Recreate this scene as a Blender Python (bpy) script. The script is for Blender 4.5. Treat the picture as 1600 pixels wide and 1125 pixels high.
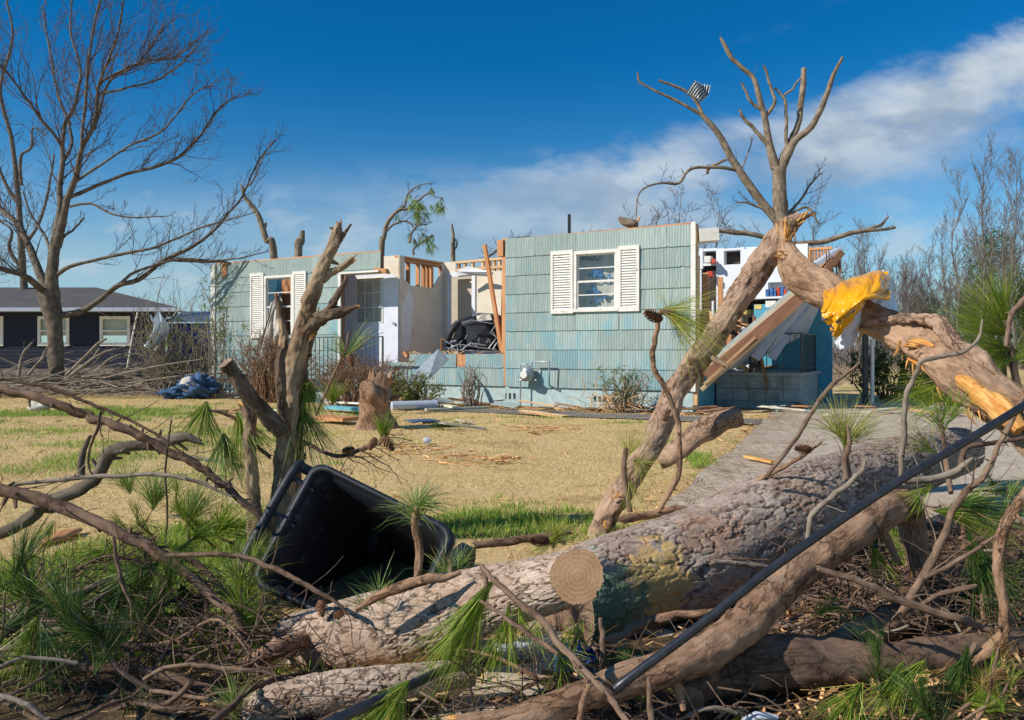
import bpy, math, random
import numpy as np
from mathutils import Vector, Matrix
C = bpy.context.scene.collection
for o in list(bpy.data.objects): bpy.data.objects.remove(o)
# ---------------------------------------------------------------- camera
F, H = 1244.0, 0.95
cam = bpy.data.objects.new('camera', bpy.data.cameras.new('camera')); C.objects.link(cam)
cam.location = (0, 0, H); cam.rotation_euler = (math.radians(90), 0, 0)
cam.data.sensor_width = 36; cam.data.lens = 36*F/1600; cam.data.shift_y = -12.5/1600
cam.data.clip_start = .05; cam.data.clip_end = 6000
bpy.context.scene.camera = cam
# ---------------------------------------------------------------- light
SUN_EL = math.radians(36); sx, sy = -.93, -.42
sl = math.hypot(sx, sy); to_sun = Vector((sx/sl*math.cos(SUN_EL), sy/sl*math.cos(SUN_EL), math.sin(SUN_EL)))
sun = bpy.data.objects.new('sun', bpy.data.lights.new('sun', 'SUN')); C.objects.link(sun)
sun.rotation_euler = to_sun.to_track_quat('Z', 'Y').to_euler(); sun.location = (-20, -8, 20)
sun.data.energy = 5.0; sun.data.angle = math.radians(.5); sun.data.color = (1, .93, .82)
sc = bpy.context.scene
sc.view_settings.view_transform = 'Standard'; sc.view_settings.look = 'None'
sc.view_settings.exposure = 0.0; sc.view_settings.gamma = 1
sc.cycles.max_bounces = 6; sc.cycles.transparent_max_bounces = 12
W = bpy.data.worlds.new('World'); sc.world = W; W.use_nodes = True
nt = W.node_tree; nt.nodes.clear()
def N(nt, typ, ins=None, **kw):
    n = nt.nodes.new(typ)
    for k, v in kw.items(): setattr(n, k, v)
    for k, v in (ins or {}).items():
        s = n.inputs[k]
        if isinstance(v, bpy.types.NodeSocket): nt.links.new(v, s)
        else: s.default_value = v
    return n
def MA(nt, op, a, b=0.0, c=None, clamp=False):
    n = nt.nodes.new('ShaderNodeMath'); n.operation = op; n.use_clamp = clamp
    for i, v in enumerate((a, b) if c is None else (a, b, c)):
        if isinstance(v, bpy.types.NodeSocket): nt.links.new(v, n.inputs[i])
        else: n.inputs[i].default_value = v
    return n.outputs[0]
def MIX(nt, f, a, b, blend='MIX'):
    n = nt.nodes.new('ShaderNodeMix'); n.data_type = 'RGBA'; n.blend_type = blend
    for s, v in ((n.inputs[0], f), (n.inputs[6], a), (n.inputs[7], b)):
        if isinstance(v, bpy.types.NodeSocket): nt.links.new(v, s)
        elif isinstance(v, (int, float)): s.default_value = v
        else: s.default_value = tuple(v)+(1,) if len(v) == 3 else v
    return n.outputs[2]
def SS(nt, x, a, b):       # smoothstep from a to b
    n = N(nt, 'ShaderNodeMapRange', {0: x, 1: a, 2: b}, interpolation_type='SMOOTHSTEP'); return n.outputs[0]
sky = N(nt, 'ShaderNodeTexSky', sky_type='NISHITA', sun_disc=False, sun_elevation=SUN_EL, sun_rotation=math.atan2(sx, sy),
        air_density=1.0, dust_density=.15, ozone_density=3.0, altitude=300)
tcw = N(nt, 'ShaderNodeTexCoord')
sp = N(nt, 'ShaderNodeSeparateXYZ', {0: tcw.outputs['Generated']})
ym = MA(nt, 'MAXIMUM', sp.outputs[1], .25)
cx = MA(nt, 'DIVIDE', sp.outputs[0], ym); cz = MA(nt, 'DIVIDE', sp.outputs[2], ym)
# deeper blue away from the horizon
gr = SS(nt, sp.outputs[2], .0, .36)
tint = MIX(nt, gr, (.70, 1.0, 1.04), (.02, .58, .94))
skyc = MIX(nt, 1.0, sky.outputs[0], tint, 'MULTIPLY')
cpos = MA(nt, 'MAXIMUM', cx, 0.0); c2 = MA(nt, 'MULTIPLY', cpos, cpos)
up = MA(nt, 'ADD', MA(nt, 'MULTIPLY_ADD', cx, .08, .25), MA(nt, 'MULTIPLY', c2, .32))
lo = MA(nt, 'MULTIPLY_ADD', cpos, .36, .02)
cv = N(nt, 'ShaderNodeCombineXYZ', {0: cx, 1: MA(nt, 'MULTIPLY', cz, 2.0), 2: 0.3})
n1 = N(nt, 'ShaderNodeTexNoise', {'Vector': cv.outputs[0], 'Scale': 4.5, 'Detail': 9.0, 'Roughness': .56, 'Distortion': .25})
n2 = N(nt, 'ShaderNodeTexNoise', {'Vector': cv.outputs[0], 'Scale': 16.0, 'Detail': 6.0, 'Roughness': .6})
wob = MA(nt, 'MULTIPLY_ADD', n1.outputs[0], .16, -.08)
wob = MA(nt, 'ADD', wob, MA(nt, 'MULTIPLY_ADD', n2.outputs[0], .05, -.025))
zt = MA(nt, 'ADD', cz, wob)
eu = SS(nt, MA(nt, 'SUBTRACT', up, zt), -.005, .045)
el = SS(nt, MA(nt, 'SUBTRACT', zt, lo), -.03, .11)
band = MA(nt, 'MULTIPLY', eu, el)
dens = MA(nt, 'MULTIPLY', band, SS(nt, n1.outputs[0], .25, .55))
side = SS(nt, cx, -.30, .30)
dens = MA(nt, 'MULTIPLY', dens, MA(nt, 'MULTIPLY_ADD', side, .72, .14))
n3 = N(nt, 'ShaderNodeTexNoise', {'Vector': cv.outputs[0], 'Scale': 7.0, 'Detail': 7.0, 'Roughness': .55})
puff = MA(nt, 'MULTIPLY', SS(nt, n3.outputs[0], .52, .66), MA(nt, 'MULTIPLY', SS(nt, cz, .26, .12), .5))
dens = MA(nt, 'MAXIMUM', dens, puff)
n4 = N(nt, 'ShaderNodeTexNoise', {'Vector': cv.outputs[0], 'Scale': 3.0, 'Detail': 8.0, 'Roughness': .6, 'Distortion': .5})
wisp = MA(nt, 'MULTIPLY', SS(nt, n4.outputs[0], .54, .75), MA(nt, 'MULTIPLY', SS(nt, cx, .1, .6), .25))
dens = MA(nt, 'MAXIMUM', dens, wisp)
edge = SS(nt, MA(nt, 'SUBTRACT', up, zt), .10, .0)
shade = MA(nt, 'ADD', MA(nt, 'MULTIPLY', SS(nt, n3.outputs[0], .42, .60), .6), MA(nt, 'MULTIPLY', edge, .45), clamp=True)
ccol = MIX(nt, shade, (3.2, 3.9, 4.7), (6.4, 6.9, 7.2))
hz = MA(nt, 'MULTIPLY', SS(nt, cz, .27, .02), MA(nt, 'MULTIPLY_ADD', n1.outputs[0], .9, .05)); skyc = MIX(nt, hz, skyc, (3.6, 4.7, 5.6))
fin = MIX(nt, dens, skyc, ccol)
bg = N(nt, 'ShaderNodeBackground', {'Color': fin, 'Strength': .112})
out = N(nt, 'ShaderNodeOutputWorld', {'Surface': bg.outputs[0]})
# ---------------------------------------------------------------- helpers
def P(px, py, Y): return np.array(((px-800)/F*Y, Y, H-(py-550)/F*Y))
def G(px, py, z=0.0):
    Y = (H-z)*F/(py-550); return np.array(((px-800)/F*Y, Y, z))
def tag(o, label=None, cat=None, group=None, kind=None):
    if label: o['label'] = label
    if cat: o['category'] = cat
    if group: o['group'] = group
    if kind: o['kind'] = kind
    return o
def empty(name, loc=(0, 0, 0), rz=0, label=None, cat=None, group=None):
    o = bpy.data.objects.new(name, None); C.objects.link(o); o.location = loc; o.rotation_euler = (0, 0, rz)
    o.empty_display_size = .1
    return tag(o, label, cat, group)
class MB:
    def __init__(s): s.v = []; s.q = []; s.t = []; s.c = []; s.r = []; s.mq = []; s.mt = []; s.sq = []; s.st = []; s.n = 0
    def add(s, V, Q=None, T=None, tc=None, rnd=.5, mi=0, smooth=False):
        V = np.asarray(V, float).reshape(-1, 3); k = len(V)
        s.v.append(V); s.c.append(V if tc is None else np.asarray(tc, float).reshape(-1, 3))
        s.r.append(np.broadcast_to(np.asarray(rnd, float), (k,)))
        if Q is not None and len(Q):
            Q = np.asarray(Q, int).reshape(-1, 4); s.q.append(Q+s.n); s.mq.append(np.broadcast_to(np.asarray(mi), (len(Q),))); s.sq.append(np.full(len(Q), smooth))
        if T is not None and len(T):
            T = np.asarray(T, int).reshape(-1, 3); s.t.append(T+s.n); s.mt.append(np.broadcast_to(np.asarray(mi), (len(T),))); s.st.append(np.full(len(T), smooth))
        s.n += k; return s
    def mesh(s, name, mats):
        me = bpy.data.meshes.new(name)
        V = np.concatenate(s.v); q = np.concatenate(s.q) if s.q else np.zeros((0, 4), int); t = np.concatenate(s.t) if s.t else np.zeros((0, 3), int)
        me.vertices.add(len(V)); me.vertices.foreach_set('co', V.astype(np.float32).ravel())
        L = np.concatenate([q.ravel(), t.ravel()]); me.loops.add(len(L)); me.loops.foreach_set('vertex_index', L.astype(np.int32))
        st = np.concatenate([np.arange(len(q))*4, len(q)*4+np.arange(len(t))*3]); me.polygons.add(len(st)); me.polygons.foreach_set('loop_start', st.astype(np.int32))
        mi = np.concatenate((s.mq or [np.zeros(0)])+(s.mt or [])).astype(np.int32); me.polygons.foreach_set('material_index', mi)
        sm = np.concatenate((s.sq or [np.zeros(0, bool)])+(s.st or [])); me.polygons.foreach_set('use_smooth', sm.astype(bool))
        a = me.attributes.new('tc', 'FLOAT_VECTOR', 'POINT'); a.data.foreach_set('vector', np.concatenate(s.c).astype(np.float32).ravel())
        a = me.attributes.new('rnd', 'FLOAT', 'POINT'); a.data.foreach_set('value', np.concatenate(s.r).astype(np.float32))
        for m in (mats if isinstance(mats, (list, tuple)) else [mats]): me.materials.append(m)
        me.update(calc_edges=True); me.validate(); return me
    def build(s, name, mats, parent=None, **tg):
        o = bpy.data.objects.new(name, s.mesh(name, mats)); C.objects.link(o)
        if parent: o.parent = parent
        return tag(o, **tg) if tg else o
BQ = np.array([(0, 1, 3, 2), (4, 6, 7, 5), (0, 4, 5, 1), (2, 3, 7, 6), (0, 2, 6, 4), (1, 5, 7, 3)])
def box(mb, x0, x1, y0, y1, z0, z1, mi=0, rnd=.5, mat=None, tc=None):
    V = np.array([(x, y, z) for x in (x0, x1) for y in (y0, y1) for z in (z0, z1)], float)
    t = V.copy() if tc is None else V+np.array(tc)
    # separate faces: flat shading keeps the verts shared
    if mat is not None: V = V@np.array(mat.to_3x3()).T+np.array(mat.translation)
    mb.add(V, BQ, tc=t, rnd=rnd, mi=mi)
def bar(mb, p0, p1, w, h, up=(0, 0, 1), mi=0, rnd=.5):
    p0, p1 = np.array(p0, float), np.array(p1, float); d = p1-p0; L = np.linalg.norm(d); d /= L
    u = np.array(up, float); s = np.cross(d, u)
    if np.linalg.norm(s) < 1e-3: s = np.cross(d, (1, 0, .01))
    s /= np.linalg.norm(s); u = np.cross(s, d)
    V = np.array([p0+d*a+s*b+u*c for a in (0, L) for b in (-w/2, w/2) for c in (-h/2, h/2)])
    t = np.array([(b, c, a) for a in (0, L) for b in (-w/2, w/2) for c in (-h/2, h/2)])+rnd*7
    mb.add(V, BQ, tc=t, rnd=rnd, mi=mi)
def catmull(pts, k):
    p = np.asarray(pts, float); n = len(p)
    if n < 3 or k < 2:
        if k < 2: return p
        t = np.linspace(0, n-1, (n-1)*k+1); return np.stack([np.interp(t, range(n), p[:, j]) for j in range(p.shape[1])], 1)
    e = np.vstack([2*p[0]-p[1], p, 2*p[-1]-p[-2]]); out = []
    for i in range(n-1):
        a, b, c, d = e[i:i+4]
        for u in np.arange(k)/k: out.append(.5*(2*b+(c-a)*u+(2*a-5*b+4*c-d)*u*u+(3*b-a-3*c+d)*u**3))
    out.append(p[-1]); return np.array(out)
def tube(mb, pts, rads, sides=8, k=1, jit=0.0, seed=0, cap=True, mi=0, emi=None, rnd=.5, disp=None, wob=0.0, endtilt=None, jag=0.0):
    """pts: n x 3; rads: n. emi = material of the end caps. disp(theta, s, r) -> radial offset and attribute"""
    a = np.column_stack([np.asarray(pts, float), np.asarray(rads, float)*np.ones(len(pts))])
    a = catmull(a, k); p = a[:, :3].copy(); r = np.maximum(a[:, 3], 1e-4); m = len(p)
    rg = np.random.default_rng(seed)
    if wob:
        s0 = np.linspace(0, 1, m)
        for f in (3, 7, 13):
            for j in range(3): p[:, j] += wob/f*2*np.sin(s0*f*3.1+rg.uniform(0, 6))
    d = np.gradient(p, axis=0); d /= np.maximum(np.linalg.norm(d, axis=1), 1e-9)[:, None]
    n = np.cross(d[0], (0, 0, 1.0));
    if np.linalg.norm(n) < .1: n = np.cross(d[0], (1.0, 0, 0))
    n /= np.linalg.norm(n); ns = [n]
    for i in range(1, m):
        n = n-d[i]*np.dot(n, d[i]); n /= max(np.linalg.norm(n), 1e-9); ns.append(n)
    ns = np.array(ns); bs = np.cross(d, ns)
    th = np.arange(sides)/sides*2*math.pi; ct, st = np.cos(th), np.sin(th)
    s = np.concatenate([[0], np.cumsum(np.linalg.norm(np.diff(p, axis=0), axis=1))])
    R = np.repeat(r[:, None], sides, 1); att = np.full((m, sides), rnd, float)
    if jit:
        for f, g, am in ((1, 2.1, .6), (2, 4.3, .7), (3, 9.7, .5), (5, 17., .3)):
            rr = max(r.mean(), .002)
            R *= 1+jit*am*np.sin(f*th[None, :]+rg.uniform(0, 6)+1.3*np.sin(s[:, None]/rr*.11*g+rg.uniform(0, 6)))*np.sin(s[:, None]/rr*.17*g+rg.uniform(0, 6))
    if disp is not None:
        dd, aa = disp(np.broadcast_to(th, (m, sides)), np.broadcast_to(s[:, None], (m, sides)), R); R = R+dd; att = aa
    V = p[:, None]+R[..., None]*(ct[None, :, None]*ns[:, None]+st[None, :, None]*bs[:, None])
    if endtilt is not None:
        ne = np.array(endtilt, float); ne /= np.linalg.norm(ne); dist = s[-1]-s; wt = np.clip(1-dist/(r[-1]*3.2), 0, 1)[:, None]
        sl_ = -((V-p[:, None])@ne)/np.dot(d[-1], ne); V = V+d[:, None]*(sl_*wt)[..., None]
    if jag:
        for e, sg in ((0, -1), (m-1, 1)):
            if r[e] > .006:
                q = np.abs(rg.normal(size=sides)); q = (q+np.roll(q, 1)*.6)*r[e]*jag; V[e] = V[e]+d[e]*sg*q[:, None]; e2 = e-sg if 0 <= e-sg < m else e; V[e2] = V[e2]+(V[e]-V[e2])*0
    off = rg.uniform(0, 5)
    tc = np.stack([R*ct, R*st, np.broadcast_to(s[:, None], (m, sides))+off], -1)
    i = np.arange(m-1)[:, None]*sides; j = np.arange(sides)[None, :]; j2 = (j+1) % sides
    Q = np.stack([i+j, i+j2, i+sides+j2, i+sides+j], -1).reshape(-1, 4)
    mb.add(V, Q, tc=tc, rnd=att.ravel(), mi=mi, smooth=sides > 5)
    if cap:
        for e, sg in ((0, -1), (m-1, 1)):
            rr = r[e]; K = 4 if sides > 12 else 1; rings = []; tcs = []
            for kk in range(K):
                f = 1-kk/K; bump = (rg.uniform(-.5, .5, sides)*rr*(.06 if sides < 60 else .006)*(kk > 0))
                rings.append(p[e]+(V[e]-p[e])*f+d[e]*bump[:, None]); tcs.append(np.stack([ct*rr*f, st*rr*f, np.full(sides, 9.)], -1))
            VV = np.concatenate(rings+[p[e:e+1]+d[e]*sg*rr*(.04 if sides < 60 else 0)]); TT = np.concatenate(tcs+[np.array([[0, 0, 9.]])])
            q = []; jj = np.arange(sides); j3 = (jj+1) % sides
            for kk in range(K-1):
                b0, b1 = kk*sides, (kk+1)*sides; x = np.stack([b0+jj, b0+j3, b1+j3, b1+jj], -1); q.append(x if sg > 0 else x[:, ::-1])
            b0 = (K-1)*sides; x = np.stack([b0+jj, b0+j3, np.full(sides, K*sides)], -1)
            mb.add(VV, np.concatenate(q) if q else None, x if sg > 0 else x[:, ::-1], tc=TT, rnd=.5, mi=mi if emi is None else emi)
    return p, r
def hsh(ix, iy, iz, seed):
    h = (ix.astype(np.int64)*374761393+iy.astype(np.int64)*668265263+iz.astype(np.int64)*1274126177+seed*974711) & 0xffffffff
    h = ((h ^ (h >> 13))*1274126177) & 0xffffffff; h = ((h ^ (h >> 15))*2246822519) & 0xffffffff
    return ((h ^ (h >> 16)) & 0xffffff)/float(0xffffff)
def vn(x, y, z=0., seed=0):
    x, y, z = np.broadcast_arrays(np.asarray(x, float), y, z); i, j, k = np.floor(x), np.floor(y), np.floor(z)
    u, v, w = x-i, y-j, z-k; u, v, w = (t*t*(3-2*t) for t in (u, v, w)); o = 0
    for a in (0, 1):
        for b in (0, 1):
            for c in (0, 1): o = o+hsh(i+a, j+b, k+c, seed)*(u if a else 1-u)*(v if b else 1-v)*(w if c else 1-w)
    return o
def fbm(x, y, z=0., seed=0, oc=4):
    o = 0; a = .5; t = 0
    for n in range(oc): o = o+a*vn(np.asarray(x)*2**n, np.asarray(y)*2**n, np.asarray(z)*2**n, seed+n); t += a; a *= .5
    return o/t
def vor(x, y, z, seed):
    i, j, k = np.floor(x), np.floor(y), np.floor(z); f1 = np.full(x.shape, 9.); f2 = np.full(x.shape, 9.); idv = np.zeros(x.shape)
    for a in (-1, 0, 1):
        for b in (-1, 0, 1):
            for c in (-1, 0, 1):
                A, B, D = i+a, j+b, k+c
                dd = (A+hsh(A, B, D, seed)-x)**2+(B+hsh(A, B, D, seed+1)-y)**2+(D+hsh(A, B, D, seed+2)-z)**2
                nw = dd < f1; f2 = np.where(nw, f1, np.minimum(f2, dd)); idv = np.where(nw, hsh(A, B, D, seed+3), idv); f1 = np.where(nw, dd, f1)
    return np.sqrt(f1), np.sqrt(f2), idv
def sst(x, a, b): t = np.clip((x-a)/(b-a), 0, 1); return t*t*(3-2*t)
# ---------------------------------------------------------------- materials
def newmat(name):
    m = bpy.data.materials.new(name); m.use_nodes = True; nt = m.node_tree; b = nt.nodes['Principled BSDF']; return m, nt, b
def coord(nt, kind, stretch=(1, 1, 1)):
    if kind == 'obj': s = N(nt, 'ShaderNodeTexCoord').outputs['Object']
    elif kind == 'pos': s = N(nt, 'ShaderNodeNewGeometry').outputs['Position']
    else: s = N(nt, 'ShaderNodeAttribute', attribute_name='tc').outputs['Vector']
    return N(nt, 'ShaderNodeMapping', {'Vector': s, 'Scale': stretch}).outputs[0]
def rndv(nt): return N(nt, 'ShaderNodeAttribute', attribute_name='rnd').outputs['Fac']
def surf(name, c1, c2, scale=5, rough=.8, bump=.3, co='tc', stretch=(1, 1, 1), c3=None, s3=1.5, t3=(.5, .65), rv=.25, metal=0, bd=.01, spec=.3, hi=(.3, .7)):
    m, nt, b = newmat(name); v = coord(nt, co, stretch)
    n = N(nt, 'ShaderNodeTexNoise', {'Vector': v, 'Scale': scale, 'Detail': 8.0, 'Roughness': .6})
    col = MIX(nt, SS(nt, n.outputs[0], *hi), c1, c2)
    if c3:
        v3 = coord(nt, co); k = N(nt, 'ShaderNodeTexNoise', {'Vector': v3, 'Scale': s3, 'Detail': 6.0, 'Roughness': .65})
        col = MIX(nt, SS(nt, k.outputs[0], *t3), col, c3)
    if rv:
        br = MA(nt, 'MULTIPLY_ADD', rndv(nt), 2*rv, 1-rv); vm = N(nt, 'ShaderNodeVectorMath', {0: col}, operation='SCALE'); nt.links.new(br, vm.inputs['Scale']); col = vm.outputs[0]
    nt.links.new(col, b.inputs['Base Color']); b.inputs['Roughness'].default_value = rough; b.inputs['Metallic'].default_value = metal
    b.inputs['Specular IOR Level'].default_value = spec
    if bump:
        bn = N(nt, 'ShaderNodeBump', {'Height': n.outputs[0], 'Strength': bump, 'Distance': bd}); nt.links.new(bn.outputs[0], b.inputs['Normal'])
    return m
def bark(name, c1, c2, dark, scale=30, st=.3, bare=0, bs=3.0, barecol=(.62, .25, .07), lichen=0, crack=.5, bump=.6, bd=.01, useatt=False, lcol=(.42, .46, .38), spots_=()):
    m, nt, b = newmat(name); v = coord(nt, 'tc', (1, 1, st)); v1 = coord(nt, 'tc')
    wv = N(nt, 'ShaderNodeTexNoise', {'Vector': v, 'Scale': scale*.5, 'Detail': 6.0, 'Roughness': .65}); wm = N(nt, 'ShaderNodeVectorMath', {0: wv.outputs['Color'], 1: (3.4/scale,)*3}, operation='MULTIPLY')
    vv = N(nt, 'ShaderNodeVectorMath', {0: v, 1: wm.outputs[0]}, operation='ADD').outputs[0]
    vo = N(nt, 'ShaderNodeTexVoronoi', {'Vector': vv, 'Scale': scale}, feature='DISTANCE_TO_EDGE')
    n = N(nt, 'ShaderNodeTexNoise', {'Vector': v, 'Scale': scale*2.2, 'Detail': 8.0, 'Roughness': .65})
    nl = N(nt, 'ShaderNodeTexNoise', {'Vector': v1, 'Scale': 6.0, 'Detail': 6.0, 'Roughness': .6})
    col = MIX(nt, SS(nt, MA(nt, 'ADD', MA(nt, 'MULTIPLY', n.outputs[0], .5), MA(nt, 'MULTIPLY', nl.outputs[0], .5)), .38, .62), c1, c2)
    ck = MA(nt, 'MAXIMUM', SS(nt, vo.outputs[0], .0, .10), SS(nt, nl.outputs[0], .44, .56))
    if useatt: ck = rndv(nt)
    col = MIX(nt, MA(nt, 'MULTIPLY', MA(nt, 'SUBTRACT', 1.0, ck), crack), col, dark)
    if lichen:
        k = N(nt, 'ShaderNodeTexNoise', {'Vector': v1, 'Scale': 11.0, 'Detail': 8.0, 'Roughness': .7})
        col = MIX(nt, MA(nt, 'MULTIPLY', SS(nt, k.outputs[0], .56, .66), lichen), col, lcol)
    h = MA(nt, 'ADD', MA(nt, 'MULTIPLY', n.outputs[0], .5), MA(nt, 'MULTIPLY', ck, .0 if useatt else crack))
    if bare:
        k = N(nt, 'ShaderNodeTexNoise', {'Vector': coord(nt, 'tc', (1, 1, .45)), 'Scale': bs*2, 'Detail': 7.0, 'Roughness': .6})
        f = SS(nt, k.outputs[0], bare, bare+.02); wn = N(nt, 'ShaderNodeTexNoise', {'Vector': coord(nt, 'tc', (60, 60, 3)), 'Scale': 1.0, 'Detail': 5.0})
        wc = MIX(nt, wn.outputs[0], tuple(x*.55 for x in barecol), tuple(min(1, x*1.45) for x in barecol)); col = MIX(nt, f, col, wc)
        h = MA(nt, 'SUBTRACT', h, MA(nt, 'MULTIPLY', f, .8))
    if spots_:
        gp_ = N(nt, 'ShaderNodeNewGeometry').outputs['Position']; k = N(nt, 'ShaderNodeTexNoise', {'Vector': v1, 'Scale': 16.0, 'Detail': 8.0, 'Roughness': .7})
        for (c, rad, colr, am) in spots_:
            dist = N(nt, 'ShaderNodeVectorMath', {0: gp_, 1: tuple(c)}, operation='DISTANCE').outputs['Value']
            f_ = SS(nt, MA(nt, 'ADD', MA(nt, 'DIVIDE', dist, rad), MA(nt, 'MULTIPLY_ADD', k.outputs[0], 3.2, -1.6)), 1.05, .8); col = MIX(nt, MA(nt, 'MULTIPLY', f_, am), col, colr)
    nt.links.new(col, b.inputs['Base Color']); b.inputs['Roughness'].default_value = .9; b.inputs['Specular IOR Level'].default_value = .15
    bn = N(nt, 'ShaderNodeBump', {'Height': h, 'Strength': bump, 'Distance': bd}); nt.links.new(bn.outputs[0], b.inputs['Normal'])
    return m
def rings(name, c1=(.88, .53, .28), c2=(.62, .32, .14)):
    m, nt, b = newmat(name); v = coord(nt, 'tc', (1, 1, 0)); nz = N(nt, 'ShaderNodeTexNoise', {'Vector': v, 'Scale': 14.0, 'Detail': 4.0})
    wv = N(nt, 'ShaderNodeTexWave', {'Vector': v, 'Scale': 26.0, 'Distortion': 1.5, 'Detail': 3.0}, wave_type='RINGS', rings_direction='SPHERICAL')
    vr = N(nt, 'ShaderNodeTexNoise', {'Vector': coord(nt, 'tc', (30, 30, 0)), 'Scale': 1.0, 'Detail': 6.0, 'Distortion': 2.0})
    saw = N(nt, 'ShaderNodeTexNoise', {'Vector': coord(nt, 'tc', (8, 120, 1)), 'Scale': 1.0, 'Detail': 3.0})
    f = MA(nt, 'ADD', MA(nt, 'MULTIPLY', wv.outputs[0], .17), MA(nt, 'MULTIPLY', nz.outputs[0], .83))
    col = MIX(nt, SS(nt, f, .25, .75), c2, c1); col = MIX(nt, MA(nt, 'MULTIPLY', SS(nt, vr.outputs[0], .60, .72), .6), col, (.22, .11, .05))
    nt.links.new(col, b.inputs['Base Color']); b.inputs['Roughness'].default_value = .8
    bn = N(nt, 'ShaderNodeBump', {'Height': MA(nt, 'ADD', saw.outputs[0], MA(nt, 'MULTIPLY', vr.outputs[0], .5)), 'Strength': .3, 'Distance': .002}); nt.links.new(bn.outputs[0], b.inputs['Normal'])
    return m
def needlemat(name, ca, cb, cc):
    m, nt, b = newmat(name); r = rndv(nt); cr = N(nt, 'ShaderNodeValToRGB', {0: r}); e = cr.color_ramp.elements
    e[0].color = (*ca, 1); e[1].color = (*cc, 1); e.new(.5).color = (*cb, 1); e.new(.93).color = (*cc, 1); e[-1].color = (.42, .24, .09, 1)
    nt.links.new(cr.outputs[0], b.inputs['Base Color']); b.inputs['Roughness'].default_value = .45; b.inputs['Specular IOR Level'].default_value = .35
    tr = N(nt, 'ShaderNodeBsdfTranslucent', {'Color': cr.outputs[0]}); mx = N(nt, 'ShaderNodeMixShader', {0: .3, 1: b.outputs[0], 2: tr.outputs[0]})
    nt.links.new(mx.outputs[0], nt.nodes['Material Output'].inputs['Surface']); return m
M_ = {}
M_['pine'] = bark('pine_bark', (.33, .235, .175), (.50, .40, .33), (.045, .028, .02), 26, .4, lichen=.35)
M_['pineatt'] = bark('old_pine_bark', (.35, .24, .17), (.58, .455, .36), (.06, .034, .022), 40, .4, lichen=.5, crack=.85, useatt=True, bump=.7)
M_['pineyel'] = bark('old_pine_bark_lichen', (.32, .225, .175), (.52, .42, .35), (.055, .034, .024), 40, .4, lichen=.45, crack=.85, useatt=True, bump=.7, lcol=(.36, .42, .36), spots_=((P(1035, 915, 2.62), .15, (.58, .40, .15), .9), (P(1115, 830, 2.8), .13, (.36, .19, .11), .4), (P(1010, 830, 2.6), .12, (.40, .22, .13), .4), (P(1250, 790, 3.1), .13, (.34, .20, .13), .4), (P(960, 970, 2.5), .16, (.10, .20, .13), .8)))
M_['limb'] = bark('smooth_pine_limb_bark', (.24, .135, .078), (.40, .25, .16), (.08, .04, .024), 34, .35, bare=.655, bs=2.2, barecol=(.66, .24, .04), crack=.42, lichen=.15, bump=1.0, bd=.015)
M_['limb_d'] = bark('dark_limb_bark', (.125, .078, .052), (.23, .15, .105), (.04, .022, .016), 30, .35, bare=.64, bs=2.0, barecol=(.5, .13, .02), crack=.6)
M_['torn'] = bark('torn_pine_bark', (.28, .165, .10), (.47, .31, .20), (.13, .07, .042), 18, .35, bare=.60, bs=1.8, barecol=(.75, .32, .05), crack=.2, bump=1.0, bd=.02)
M_['lean'] = bark('leaning_trunk_bark', (.30, .185, .12), (.48, .33, .23), (.09, .055, .04), 28, .4, bare=.66, bs=1.6, barecol=(.72, .33, .06), crack=.42, bump=1.0, bd=.02)
M_['snag'] = bark('barkless_snag_wood', (.21, .14, .09), (.43, .315, .20), (.05, .035, .028), 22, .16, bare=0, crack=.6, lichen=.2)
M_['snagd'] = bark('dark_snag_bark', (.11, .075, .05), (.22, .155, .11), (.03, .02, .015), 24, .2, bare=.6, bs=2.5, barecol=(.40, .27, .16), crack=.6)
M_['twig'] = bark('twig_bark', (.15, .095, .062), (.28, .19, .135), (.06, .035, .025), 60, .3, crack=.4, lichen=.15, bd=.004)
M_['twigd'] = bark('dark_twig_bark', (.085, .052, .036), (.165, .11, .08), (.03, .018, .014), 60, .3, crack=.4, lichen=.15, bd=.004)
M_['twigg'] = bark('grey_twig_bark', (.20, .16, .12), (.35, .29, .23), (.10, .08, .065), 50, .3, crack=.3, lichen=.3, bd=.004)
M_['grey'] = bark('grey_tree_bark', (.105, .082, .064), (.21, .17, .13), (.035, .027, .02), 14, .2, crack=.4, lichen=.25)
M_['greyt'] = surf('thin_grey_twigs', (.085, .06, .055), (.16, .12, .11), 4, bump=0)
M_['far'] = surf('far_bare_branches', (.125, .105, .095), (.20, .17, .155), 2, bump=0)
M_['blast'] = bark('broken_tree_bark', (.18, .135, .095), (.32, .255, .185), (.05, .035, .025), 9, .25, crack=.45, bump=.5, bd=.02)
M_['rings'] = rings('sawn_log_end'); M_['ringsd'] = rings('weathered_sawn_end', (.36, .25, .17), (.22, .13, .08))
M_['split'] = surf('splintered_fresh_wood', (.52, .19, .03), (.82, .48, .16), 1.5, stretch=(40, 40, 4), bump=.8, rv=.3)
M_['n_green'] = needlemat('green_pine_needles', (.065, .14, .01), (.19, .30, .022), (.44, .50, .08))
M_['n_blue'] = needlemat('bluish_pine_needles', (.08, .17, .03), (.21, .33, .08), (.46, .52, .18))
M_['n_yel'] = needlemat('yellowish_pine_needles', (.17, .24, .03), (.37, .42, .06), (.60, .55, .12))
M_['n_dark'] = needlemat('dark_pine_needles', (.018, .055, .008), (.05, .12, .018), (.13, .21, .04))
M_['n_dead'] = needlemat('dead_pine_needles', (.20, .09, .03), (.36, .19, .07), (.5, .33, .13))
M_['leaf'] = needlemat('shrub_leaves', (.03, .085, .015), (.09, .18, .035), (.24, .30, .07))
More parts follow.
